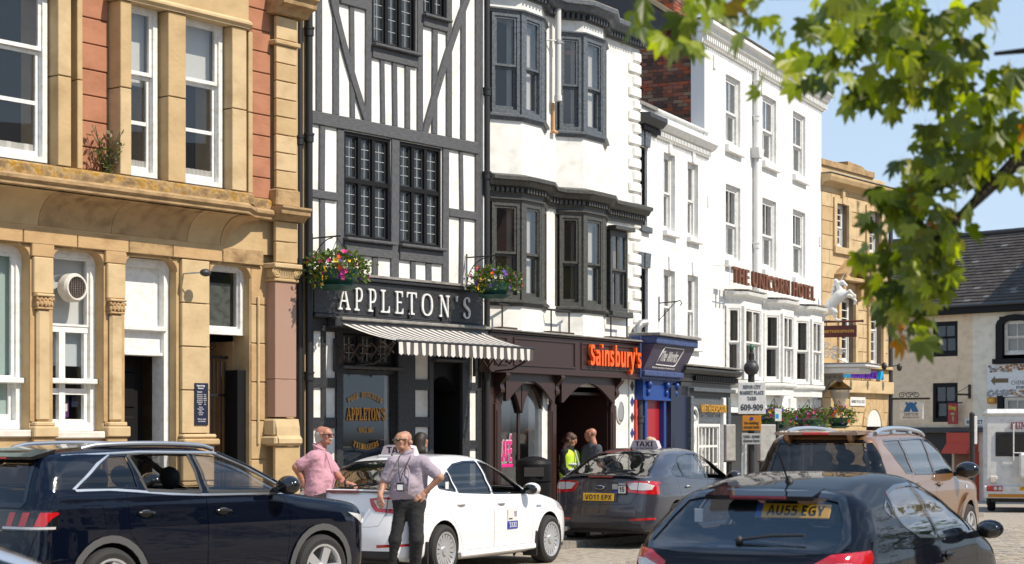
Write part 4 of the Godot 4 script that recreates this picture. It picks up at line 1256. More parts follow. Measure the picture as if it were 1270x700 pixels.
	lettering("letter", "CAFÉ", M.magenta, cw, Vector3(0.80, 1.50, -0.035), 0.42, 0.46, 0.01, "Droid Sans", 700)
	for d in [V2(-0.015, 0), V2(0.015, 0), V2(0, 0.015), V2(0, -0.015)]:
		lettering("letter_edge", "CAFÉ", M.sign_white, cw, Vector3(0.80 + d.x, 1.50 + d.y, -0.045), 0.43, 0.475, 0.006, "Droid Sans", 700)
	part("saucer_sign", mb().bbox(0.58, 1.17, -0.045, 1.04, 1.23, -0.03, 0.02), M.magenta, cw)
	part("display_back", mb().box(0.55, 0.75, -0.75, 2.0, 2.6, -0.70), M.interior_pale, cw)
	part("counter", mb().box(0.9, 0.75, -0.65, 1.95, 1.15, -0.3), M.charcoal, cw)
	# entrance
	var en := sub("entrance", sf)
	part("lobby", mb().box(2.34, -0.4, -1.6, 2.38, 2.6, 0.0).box(4.30, -0.4, -1.6, 4.34, 2.6, 0.0).box(2.36, 2.45, -1.6, 4.32, 2.5, -0.05).box(2.36, -0.6, -1.6, 4.32, 0.08, 0.0), M.brown_paint, en)
	part("door", mb().box(2.40, 0.08, -1.25, 3.25, 2.3, -1.2), M.black_paint, en)
	part("door", mb().box(3.42, 0.08, -1.25, 4.28, 2.3, -1.2), M.black_paint, en)
	part("door_post", mb().box(3.27, 0.08, -1.25, 3.40, 2.45, -1.10), M.charcoal, en)
	part("handrail", mb().tube([Vector3(3.28, 0.08, -0.2), Vector3(3.28, 1.2, -0.2)], 0.05, 10), M.steel, en)
	# white end pier with plaque, rain pipe
	var ps := thing("oval_plaque", "oval grey wall plaque on the white pier by brown shopfront", "plaque", b.position, b.rotation.y)
	part("plate", mb().lathe(Vector3(4.78, 2.15, 0.0), [V2(0.13, 0.0), V2(0.13, 0.02), V2(0.11, 0.03), V2(0.0, 0.03)], 24, Vector3.BACK).moved(Transform3D(Basis.from_scale(Vector3(1, 1.5, 1)), Vector3(0, -1.07, 0))), M.steel, ps)
	part("rim", mb().lathe(Vector3(4.78, 2.15, 0.0), [V2(0.15, 0.0), V2(0.15, 0.025), V2(0.13, 0.03)], 24, Vector3.BACK).moved(Transform3D(Basis.from_scale(Vector3(1, 1.5, 1)), Vector3(0, -1.07, 0))), M.sign_white, ps)
	part("end_strip", mb().bbox(5.12, -0.5, 0.0, 5.28, 2.78, 0.04, 0.01), M.white_plaster, b)
	for k in 8: part("diamond", mb().prism(PackedVector2Array([V2(5.20, 0.45 + k * 0.30), V2(5.27, 0.55 + k * 0.30), V2(5.20, 0.65 + k * 0.30), V2(5.13, 0.55 + k * 0.30)]), 0.03, 0.05), M.blue_paint if k % 2 == 0 else M.charcoal, b)
	pipe("rain_pipe", b, 5.44, 0.08, -0.5, 2.9, 0.06, M.charcoal, [2.0, 0.8])
	# flagpole base on the front
	var fp := thing("flagpole", "white flagpole clamped upright between the upper bay windows", "pole", b.position, b.rotation.y)
	part("pole", mb().tube([Vector3(2.27, 7.66, 0.14), Vector3(2.27, 11.5, 0.14)], 0.055, 12), M.pipe_white, fp)
	part("collar", mb().tube([Vector3(2.27, 7.64, 0.14), Vector3(2.27, 7.74, 0.14)], 0.07, 12), M.pipe_white, fp)
	part("clamp", mb().tube([Vector3(2.27, 8.66, 0.14), Vector3(2.27, 8.72, 0.14)], 0.068, 12).tube([Vector3(2.05, 8.7, 0.02), Vector3(2.2, 8.7, 0.14), Vector3(2.35, 8.68, 0.2)], 0.012, 5), M.steel, fp)
	part("cleat", mb().bbox(2.25, 7.10, 0.02, 2.30, 7.62, 0.06, 0.01).bbox(2.22, 7.08, 0.02, 2.35, 7.12, 0.10, 0.01), mat("cleat_orange", 0.55, 0.30, 0.12, 0.7), fp)
	# idle lamp frames over the fascia
	for u in [0.30, 1.90, 4.05]:
		var lf := thing("sign_lamp_frame", "empty black bracket frame over brown fascia, " + {0.30: "beside the hanging basket", 1.90: "under the middle bay window", 4.05: "above the orange sign letters"}[u], "bracket", b.position, b.rotation.y, "bracket frames over the brown fascia")
		part("upright", mb().tube([Vector3(u, 3.51, 0.22), Vector3(u, 3.92, 0.22)], 0.016, 6), M.rusty_iron, lf)
		part("upright", mb().tube([Vector3(u + 0.62, 3.51, 0.22), Vector3(u + 0.62, 3.92, 0.22)], 0.018, 6), M.iron, lf)
		part("top_bar", mb().tube([Vector3(u - 0.12, 3.92, 0.22), Vector3(u + 0.66, 3.92, 0.22)], 0.02, 6), M.iron, lf)
		part("stay", mb().tube([Vector3(u, 3.9, 0.22), Vector3(u - 0.35, 4.15, 0.0)], 0.006, 4), M.iron, lf)
		part("foot", mb().bbox(u - 0.1, 3.51, 0.1, u + 0.72, 3.545, 0.28, 0.01), M.rusty_iron, lf)
	return b


# ------------------------------------------------------------------ whitewashed house with the blue shopfront
func build_white_house() -> void:
	var b := thing("white_house", "small whitewashed house above a blue and red shopfront beside hotel", "building", Vector3(2.45, 0, -35.72), deg_to_rad(65.05))
	var rows := [[5.80, 7.36], [3.55, 5.02]]
	var holes := [[0.0, 0.44, 5.76, 7.30], [0.02, 0.48, 3.70, 4.95], [0.2, 2.4, -1.0, 2.8]]
	for c in [[1.36, 2.02], [2.78, 3.44]]:
		for r in rows: holes.append([c[0], c[1], r[0], r[1]])
	part("wall", wall(-0.06, 3.86, -1.2, 7.70, holes, 0.26, 0.0), M.white_brick, b)
	rooms(b, 0.0, 3.82, -1.2, 8.0, [0.0, 3.2, 5.4], M.interior_pale, -1.2)
	part("parapet", mb().box(-0.06, 7.70, -0.3, 3.86, 8.10, 0.0), M.white_brick, b)
	part("coping", mb().bbox(0.9, 8.10, -0.35, 4.05, 8.15, 0.06, 0.01), M.white_paint, b)
	part("coping", mb().bbox(-0.06, 8.08, -0.4, 0.895, 8.16, 0.06, 0.01), M.lead, b)
	moulding("cornice", [V2(-0.05, 7.58), V2(0.03, 7.58), V2(0.05, 7.70), V2(0.14, 7.74), V2(0.22, 7.84), V2(0.22, 7.90), V2(-0.05, 7.92)], [V2(0.93, 0.0), V2(4.12, 0.0)], M.white_paint, b)
	part("dentil_course", dentils([V2(0.95, 0.0), V2(4.05, 0.0)], 7.61, 7.70, 0.02, 0.10, 0.09), M.white_paint, b)
	moulding("dark_cornice", [V2(-0.05, 7.58), V2(0.03, 7.58), V2(0.05, 7.70), V2(0.16, 7.74), V2(0.25, 7.84), V2(0.25, 7.92), V2(-0.05, 7.94)], [V2(-0.04, 0.0), V2(0.92, 0.0)], M.charcoal, b)
	part("dentil_course", dentils([V2(0.0, 0.0), V2(0.9, 0.0)], 7.61, 7.70, 0.02, 0.11, 0.08), M.black_paint, b)
	var k := 0
	for c in [[1.36, 2.02], [2.78, 3.44]]:
		for r in rows:
			var w := window(b, c[0], c[1], r[0], r[1], -0.09, {meet = lerpf(r[0], r[1], 0.49), cols = 2, fw = 0.055, fd = 0.10, stile = 0.04, bar = 0.025, sill = 0.11, sill_out = 0.10, glass = "old_glass", curtain = 0.30})
			part("keystone", mb().prism(PackedVector2Array([V2((c[0] + c[1]) / 2 - 0.06, r[1] + 0.005), V2((c[0] + c[1]) / 2 + 0.06, r[1] + 0.005), V2((c[0] + c[1]) / 2 + 0.09, r[1] + 0.27), V2((c[0] + c[1]) / 2 - 0.09, r[1] + 0.27)]), -0.02, 0.035), M.white_brick, b)
			k += 1
	for r in [[5.76, 7.30], [3.70, 4.95]]:
		var w := window(b, 0.03, 0.46, r[0], r[1], -0.05, {meet = lerpf(r[0], r[1], 0.5), frame = "black_paint", fw = 0.05, fd = 0.12, stile = 0.05, glass = "old_glass", curtain = 0.4, curtain_mat = "curtain_white"})
		part("inner_sash", mb().box(0.09, r[0] + 0.06, -0.165, 0.14, r[1] - 0.05, -0.10).box(0.36, r[0] + 0.06, -0.165, 0.40, r[1] - 0.05, -0.10).box(0.09, lerpf(r[0], r[1], 0.48), -0.15, 0.40, lerpf(r[0], r[1], 0.53), -0.09), M.old_white_paint, w)
		part("head_stone", mb().prism(PackedVector2Array([V2(-0.02, r[1] + 0.01), V2(0.20, r[1] + 0.01), V2(0.19, r[1] + 0.30), V2(-0.06, r[1] + 0.30)]), -0.02, 0.03), M.slate_grey, b)
		part("head_stone", mb().prism(PackedVector2Array([V2(0.22, r[1] + 0.01), V2(0.48, r[1] + 0.01), V2(0.54, r[1] + 0.30), V2(0.22, r[1] + 0.30)]), -0.02, 0.05), M.slate_grey, b)
		part("dark_sill", mb().bbox(-0.02, r[0] - 0.12, -0.1, 0.54, r[0] - 0.005, 0.08, 0.01), M.slate_grey, b)
	part("tie_plate", mb().bbox(4.02, 6.55, 0.0, 4.10, 6.78, 0.02, 0.005), M.pipe_white, b)
	# blue shopfront with a leaning sign
	var s := sub("shopfront", b)
	var lean := mb()
	lean.prism(PackedVector2Array([V2(0.10, 2.95), V2(0.26, 2.95), V2(0.50, 3.44), V2(0.10, 3.44)]), -0.48, 1.80)
	lean.moved(Transform3D(Basis(Vector3(0, 0, 1), Vector3(0, 1, 0), Vector3(-1, 0, 0)), Vector3.ZERO))
	for i in lean.v.size(): lean.v[i].x += 1.32
	part("sign_panel", lean, M.purple_sign, s)
	var tb := Basis(Vector3.RIGHT, atan2(0.24, 0.49))
	lettering("lettering", "The Works", M.sign_white, s, Vector3(0.60, 3.24, 0.405), 0.92, 0.22, 0.006, "Droid Sans", 700, tb)
	lettering("lettering", "discover every day at theworks.co.uk", M.sign_white, s, Vector3(0.55, 3.01, 0.295), 1.25, 0.05, 0.006, "Droid Sans", 400, tb)
	var fr := mb()
	var ring := []
	for q in [[0.02, 3.07], [0.12, 3.40], [1.20, 3.40], [1.22, 3.36], [1.12, 3.09], [1.06, 3.06]]:
		ring.append(Vector3(q[0], q[1], 0.262 + (q[1] - 2.95) * 0.49 + 0.003))
	fr.tube(ring, 0.012, 5, true)
	part("sign_border", fr, M.sign_white, s)
	part("blue_cornice", mb().bbox(-0.49, 3.445, 0.0, 1.84, 3.60, 0.56, 0.02), M.blue_worn, s)
	part("blue_cap", mb().bbox(-0.50, 3.60, 0.0, 1.88, 3.66, 0.62, 0.01), M.lead, s)
	part("sign_end", mb().bbox(-0.53, 2.80, 0.0, -0.49, 3.60, 0.24, 0.01), M.blue_worn, s)
	part("blue_rail", mb().bbox(-0.50, 2.84, 0.0, 1.66, 2.95, 0.32, 0.015).bbox(-0.50, 2.78, 0.0, 1.64, 2.84, 0.26, 0.01), M.blue_worn, s)
	part("frieze", mb().box(-0.20, 2.42, 0.0, 1.62, 2.78, 0.16), M.blue_paint, s)
	part("frieze_rail", mb().bbox(-0.24, 2.38, 0.0, 1.66, 2.43, 0.20, 0.01), M.blue_paint, s)
	for u in [0.02, 1.02, 1.56]:
		part("scroll_bracket", mb().ball(Vector3(u, 2.68, 0.20), Vector3(0.06, 0.08, 0.07), 10).ball(Vector3(u, 2.53, 0.18), Vector3(0.045, 0.07, 0.05), 10), M.blue_paint, s)
	for u in [-0.02, 1.02, 1.58]:
		part("post", mb().bbox(u - 0.06, -0.8, 0.0, u + 0.06, 2.40, 0.16, 0.01), M.blue_paint, s)
	part("red_display", mb().box(0.04, -0.5, 0.0, 0.96, 2.39, 0.05), M.red_paint, s)
	part("red_ring", mb().lathe(Vector3(0.52, 1.35, 0.05), [V2(0.30, 0.0), V2(0.30, 0.006), V2(0.20, 0.006), V2(0.20, 0.0)], 24, Vector3.BACK), mat("pale_red", 0.36, 0.06, 0.05, 0.5), s)
	part("red_panel", mb().box(1.08, -0.5, 0.0, 1.52, 2.39, 0.06), mat("poster_red", 0.56, 0.06, 0.05, 0.5), s)
	part("end_panel", mb().box(-0.30, -0.5, 0.0, -0.08, 2.39, 0.05), M.poster_red, s)
	part("poster", mb().box(1.12, 1.52, 0.06, 1.50, 2.08, 0.07), M.sign_white, s)
	lettering("lettering", "MUST\nCLEAR", M.poster_red, s, Vector3(1.31, 1.80, 0.072), 0.30, 0.40, 0.004, "Droid Sans", 700)
	part("poster", mb().box(1.12, 0.9, 0.06, 1.50, 1.46, 0.07), M.charcoal, s)
	lettering("lettering", "SALE", M.sign_white, s, Vector3(1.31, 1.22, 0.072), 0.34, 0.34, 0.004, "Droid Sans", 700)
	# empty iron bracket on the wall
	var br := thing("iron_wall_bracket", "thin black iron bracket with curled tip on white house wall", "bracket", b.position, b.rotation.y)
	part("upright", mb().tube([Vector3(1.05, 3.95, 0.02), Vector3(1.05, 4.45, 0.02)], 0.012, 5), M.iron, br)
	part("arm", mb().tube([Vector3(1.05, 4.32, 0.02), Vector3(1.05, 4.34, 0.38), Vector3(1.05, 4.36, 0.46), Vector3(1.05, 4.30, 0.50), Vector3(1.05, 4.26, 0.46)], 0.012, 5), M.iron, br)
	part("stay", mb().tube([Vector3(1.05, 3.98, 0.02), Vector3(1.05, 4.33, 0.36)], 0.008, 5), M.iron, br)
	# flue pipe end over the brown fascia
	var fl := thing("flue_cowl", "bent grey metal flue standing where brown and blue shopfronts meet", "flue", b.position, b.rotation.y)
	part("flue", mb().tube([Vector3(-0.35, 3.5, 0.1), Vector3(-0.35, 3.75, 0.1), Vector3(-0.30, 3.84, 0.16), Vector3(-0.2, 3.86, 0.22)], 0.08, 10), M.steel, fl)


# ------------------------------------------------------------------ hotel
func build_hotel() -> Node3D:
	var b := thing("hotel_building", "tall whitewashed brick hotel with grey cornice and three bay windows", "building", Vector3(4.07, 0, -39.20), deg_to_rad(65.05))
	var holes := []
	var wins := [[1.42, 2.46], [4.10, 5.20], [6.58, 7.68]]
	for c in wins:
		holes.append([c[0], c[1], 8.06, 9.60]); holes.append([c[0], c[1], 5.54, 7.20])
	var bays := [[V2(1.30, 0), V2(1.62, 0.35), V2(2.90, 0.35), V2(3.25, 0)], [V2(4.08, 0), V2(4.52, 0.35), V2(5.46, 0.35), V2(5.86, 0)], [V2(6.58, 0), V2(7.0, 0.35), V2(7.95, 0.35), V2(8.32, 0)]]
	for y in bays: holes.append([y[0].x + 0.05, y[3].x - 0.05, 2.95, 4.5])
	holes.append([-0.85, 1.25, -1.2, 2.5]); holes.append([3.0, 8.2, -1.2, 1.9])
	part("wall", wall(0.0, 9.14, -1.4, 10.0, holes, 0.3, 0.0), M.white_brick, b)
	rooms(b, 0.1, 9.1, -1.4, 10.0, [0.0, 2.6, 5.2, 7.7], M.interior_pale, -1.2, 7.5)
	part("far_side", mb().box(9.12, -1.4, -8.0, 9.14, 10.0, -0.3), M.white_brick, b)
	for c in wins:
		for r in [[8.06, 9.60], [5.54, 7.20]]:
			window(b, c[0], c[1], r[0], r[1], -0.07, {meet = lerpf(r[0], r[1], 0.48), cols = 2, fw = 0.07, fd = 0.12, stile = 0.05, bar = 0.03, sill = 0.17, sill_out = 0.10, glass = "old_glass", curtain = 0.16})
	moulding("cornice", [V2(-0.1, 9.98), V2(0.03, 9.98), V2(0.05, 10.14), V2(0.16, 10.20), V2(0.20, 10.30), V2(0.28, 10.34), V2(0.28, 10.42), V2(-0.1, 10.46)], [V2(-0.25, 0), V2(9.32, 0)], M.white_paint, b)
	part("dentil_course", dentils([V2(-0.2, 0), V2(9.3, 0)], 10.02, 10.13, 0.02, 0.12, 0.13), M.white_paint, b)
	part("cornice_return", mb().box(-0.28, 10.20, -0.55, 0.0, 10.42, 0.1), M.white_paint, b)
	part("cornice_lead", mb().bbox(-0.30, 10.462, -0.6, 9.34, 10.49, 0.30, 0.008), M.lead, b)
	part("corner_strip", mb().box(-0.06, 7.7, -0.28, 0.0, 10.2, 0.02), M.pipe_white, b)
	for u in [0.55, 3.98, 8.9]: part("tie_plate", mb().bbox(u, 9.55 if u < 4 else 6.5, 0.0, u + 0.13, 9.85 if u < 4 else 6.75, 0.03, 0.008), M.pipe_white, b)
	pipe("rain_pipe", b, 3.38, 0.08, 4.9, 10.0, 0.06, M.pipe_white, [9.7, 8.9, 6.0])
	part("hopper", mb().prism(PackedVector2Array([V2(3.24, 8.0), V2(3.52, 8.0), V2(3.60, 8.22), V2(3.16, 8.22)]), 0.0, 0.2), M.pipe_white, b)
	# roof and brick gable end
	roof_over(b, -0.2, 9.2, 10.3, 7.6, 2.6, M.slate_roof, -0.3)
	part("gable_wall", mb().prism(PackedVector2Array([V2(-7.9, -1.0), V2(-0.02, -1.0), V2(-0.02, 10.25), V2(-0.3, 10.35), V2(-4.1, 13.0), V2(-7.9, 10.35)]), -0.02, 0.30).moved(Transform3D(Basis(Vector3(0, 0, 1), Vector3(0, 1, 0), Vector3(-1, 0, 0)), Vector3(0.33, 0, 0))), M.mortar, b)
	var tints := [Color(0.24, 0.09, 0.055), Color(0.30, 0.085, 0.045), Color(0.16, 0.08, 0.06), Color(0.36, 0.13, 0.08), Color(0.11, 0.065, 0.055), Color(0.42, 0.10, 0.045), Color(0.30, 0.20, 0.13)]
	bricks_on(b, "gable_brick", 0.30 - 0.27, -7.8, -0.05, 6.6, 13.0, tints, func(z, y): return y < 10.35 + minf(2.6, maxf(0.0, (-z - 0.3) * 0.68)) and (z < -0.06), -0.05)
	part("verge_stone", mb().bar(Vector3(0.05, 10.42, -0.35), Vector3(0.05, 13.05, -4.1), 0.30, 0.10, Vector3.UP), M.sandstone_pale, b)
	# chimney stack
	var ch := thing("brick_chimney", "dark brick chimney stack on the hotel's gable", "chimney", b.position, b.rotation.y)
	part("stack", mb().box(0.12, 10.4, -2.35, 1.35, 13.6, -0.75), M.mortar, ch)
	bricks_on(ch, "chimney_brick", 0.12, -2.34, -0.76, 10.4, 13.5, tints, func(z, y): return true, -0.05)
	bricks_front(ch, "chimney_brick", 0.12, 1.33, 10.4, 13.5, -0.75, tints)
	part("sunlit_face", mb().bbox(1.35, 10.4, -2.3, 1.62, 13.6, -0.78, 0.02), M.sandstone_pale, ch)  # pale slab: the stack's sunlit side, put in as a lighter colour
	# bays
	var top := 4.52
	for y in bays:
		part("bay_base", plan(y, 2.62, 2.80), M.white_paint, b)
		moulding("bay_sill", [V2(-0.1, 2.80), V2(0.05, 2.80), V2(0.07, 2.84), V2(0.07, 2.90), V2(-0.1, 2.92)], y, M.white_paint, b)
		part("bay_head", plan(y, top, 4.66), M.white_paint, b)
		moulding("bay_cornice", [V2(-0.1, 4.66), V2(0.02, 4.66), V2(0.04, 4.72), V2(0.12, 4.76), V2(0.14, 4.83), V2(-0.1, 4.86)], y, M.white_paint, b)
		part("bay_roof", plan([y[0], y[1] + V2(-0.05, 0.12), y[2] + V2(0.05, 0.12), y[3]], 4.86, 4.885), M.lead, b)
		for i in 3:
			var l: float = y[i].distance_to(y[i + 1])
			window(b, 0.05, l - 0.05, 2.92, top, 0.02, {at = face_at(y[i], y[i + 1]), meet = 3.72, cols = 1 if i != 1 else 2, fw = 0.055, fd = 0.10, stile = 0.04, bar = 0.07 if i == 1 else 0.03, glass = "old_glass", curtain = 0.25, curtain_mat = "curtain"})
		for i in 4:
			part("post", mb().box(y[i].x - 0.06, 2.92, y[i].y - 0.07, y[i].x + 0.06, top, y[i].y + 0.03 - (0.02 if i in [0, 3] else 0.0)), M.white_paint, b)
	# sign letters on stand-offs
	var sg := thing("hotel_sign_letters", "rust brown raised letters reading the unicorn hotel above bay windows", "sign", b.position, b.rotation.y)
	lettering("lettering", "THE UNICORN HOTEL", M.rust_sign, sg, Vector3(3.75, 5.13, 0.44), 6.35, 0.34, 0.06, "Droid Sans", 700)
	part("stand", mb().tube([Vector3(0.5, 5.0, 0.40), Vector3(7.0, 5.0, 0.40)], 0.012, 5).tube([Vector3(0.5, 4.9, 0.40), Vector3(0.5, 5.32, 0.40), Vector3(0.5, 5.32, 0.02)], 0.01, 5).tube([Vector3(7.0, 4.9, 0.40), Vector3(7.0, 5.32, 0.40), Vector3(7.0, 5.32, 0.02)], 0.01, 5), M.pipe_white, sg)
	# pub front
	var s := sub("pub_shopfront", b)
	part("cornice", mb().sweep([V2(-0.2, 2.80), V2(0.22, 2.80), V2(0.24, 2.93), V2(0.32, 2.96), V2(0.38, 3.03), V2(0.38, 3.07), V2(-0.2, 3.10)], [V2(-2.2, 0.0), V2(1.45, 0.0)]), M.charcoal, s)
	part("dentil_course", dentils([V2(-1.4, 0), V2(1.40, 0)], 2.82, 2.92, 0.2, 0.30, 0.10), M.black_paint, s)
	part("cornice_lead", mb().bbox(-2.2, 3.10, 0.0, 1.5, 3.14, 0.40, 0.01), M.lead, s)
	part("fascia", mb().bbox(-2.0, 2.50, -0.1, 1.15, 2.80, 0.20, 0.01), M.charcoal, s)
	part("fascia_rail", mb().bbox(-1.5, 2.60, 0.18, 1.22, 2.68, 0.30, 0.01), M.slate_grey, s)
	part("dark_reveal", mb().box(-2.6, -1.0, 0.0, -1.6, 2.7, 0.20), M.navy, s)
	for x in [-1.62, 0.78]: part("post", mb().bbox(x, -1.0, 0.1, x + 0.17, 2.5, 0.28, 0.01), M.slate_grey, s)
	part("white_post", mb().bbox(0.58, -1.0, 0.05, 0.74, 2.5, 0.24, 0.01), M.white_paint, s)
	part("board", mb().box(-1.45, 1.95, 0.05, 0.58, 2.5, 0.16), M.slate_grey, s)
	lettering("lettering", "WETHERSPOON", M.gold, s, Vector3(-0.10, 2.26, 0.24), 1.62, 0.16, 0.03, "Droid Sans", 700)
	var nic := mb().lathe(Vector3(-1.2, 2.05, 0.17), [V2(0.24, 0.0), V2(0.24, 0.04), V2(0.19, 0.05), V2(0.18, 0.0)], 24, Vector3.BACK)
	part("niche", nic, M.white_paint, s)
	part("niche_panel", mb().box(-1.42, 1.30, 0.10, -0.98, 2.0, 0.17), M.white_paint, s)
	part("figure_relief", mb().ball(Vector3(-1.2, 1.75, 0.18), Vector3(0.09, 0.22, 0.05), 10).ball(Vector3(-1.2, 2.05, 0.18), Vector3(0.06, 0.08, 0.05), 10), M.pipe_white, s)
	var gw := window(s, -0.86, 0.56, -0.2, 1.94, 0.16, {name = "grid_window", cols = 5, rows_up = 5, fw = 0.06, fd = 0.10, bar = 0.045, stile = 0.03, glass = "glass"})
	part("lower_front", wall(1.0, 9.1, -1.3, 2.18, [[2.1, 3.0, 0.5, 1.75], [3.4, 4.1, -0.9, 1.75], [4.6, 6.0, 0.3, 1.75], [6.5, 8.0, 0.3, 1.75]], 0.12, 0.14), M.charcoal, s)
	part("band", mb().bbox(1.0, 2.18, 0.0, 9.15, 2.30, 0.20, 0.01), M.white_paint, s)
	for q in [[2.1, 3.0, 0.5, 1.75], [4.6, 6.0, 0.3, 1.75], [6.5, 8.0, 0.3, 1.75]]:
		window(s, q[0], q[1], q[2], q[3], 0.10, {fw = 0.06, fd = 0.08, cols = 2, stile = 0.03})
	part("pub_door", mb().box(3.4, -0.9, -0.1, 4.1, 1.75, -0.04), M.black_paint, s)
	for q in [[5.0, 2.30], [6.2, 2.30], [8.4, 2.30]]: part("vent", mb().bbox(q[0], 2.34, 0.0, q[0] + 0.5, 2.58, 0.06, 0.01), M.pipe_white, b)
	# entrance hood at the far end
	var hd := sub("entrance_hood", b)
	part("hood", mb().bbox(8.2, 3.38, -0.1, 9.6, 3.46, 1.40, 0.02).bbox(8.3, 3.24, -0.1, 9.5, 3.38, 1.20, 0.02), M.pipe_white, hd)
	part("hood_lead", mb().bbox(8.2, 3.463, -0.1, 9.62, 3.49, 1.42, 0.008), M.lead, hd)
	var scroll := PackedVector2Array([V2(0.0, 3.24), V2(0.62, 3.24), V2(0.66, 3.10), V2(0.55, 3.02), V2(0.42, 3.08), V2(0.30, 3.0), V2(0.2, 2.8), V2(0.10, 2.6), V2(0.0, 2.55)])
	part("scroll_bracket", mb().prism(scroll, -0.06, 0.06).moved(Transform3D(Basis(Vector3(0, 0, 1), Vector3(0, 1, 0), Vector3(-1, 0, 0)), Vector3(8.85, 0, 0))), M.lead, hd)
	return b


# laid bricks on a wall that faces -x (plane x = xw); z from z0 to z1
func bricks_on(o: Node3D, called: String, xw: float, z0: float, z1: float, y0: float, y1: float, tints: Array, ok: Callable, proud: float) -> void:
	var m := mb()
	m.colored = true
	var row := 0
	var y := y0
	while y < y1:
		var z := z0 + (0.0 if row % 2 == 0 else -0.115)
		var header := row % 4 == 3
		while z < z1:
			var l := 0.105 if header else 0.218
			var a := maxf(z, z0); var c := minf(z + l, z1)
			if c - a > 0.03 and ok.call((a + c) / 2, y + 0.03):
				m.col = tints[R.randi() % tints.size()] * R.randf_range(0.75, 1.25)
				m.col.a = 1.0
				var d := R.randf_range(0.008, 0.018)
				m.box(xw - d, y, a, xw + 0.02, y + 0.066, c)
			z += l + 0.011
		y += 0.0775
		row += 1
	var p := part(called, m, M.bricks, o)
	p.set_meta("kind", "stuff")


func bricks_front(o: Node3D, called: String, u0: float, u1: float, y0: float, y1: float, w: float, tints: Array) -> void:
	var m := mb()
	m.colored = true
	var row := 0
	var y := y0
	while y < y1:
		var x := u0 + (0.0 if row % 2 == 0 else -0.115)
		while x < u1:
			var a := maxf(x, u0); var c := minf(x + 0.218, u1)
			if c - a > 0.03:
				m.col = tints[R.randi() % tints.size()] * R.randf_range(0.75, 1.25)
				m.col.a = 1.0
				m.box(a, y, w - 0.02, c, y + 0.066, w + R.randf_range(0.008, 0.018))
			x += 0.229
		y += 0.0775
		row += 1
	part(called, m, M.bricks, o).set_meta("kind", "stuff")


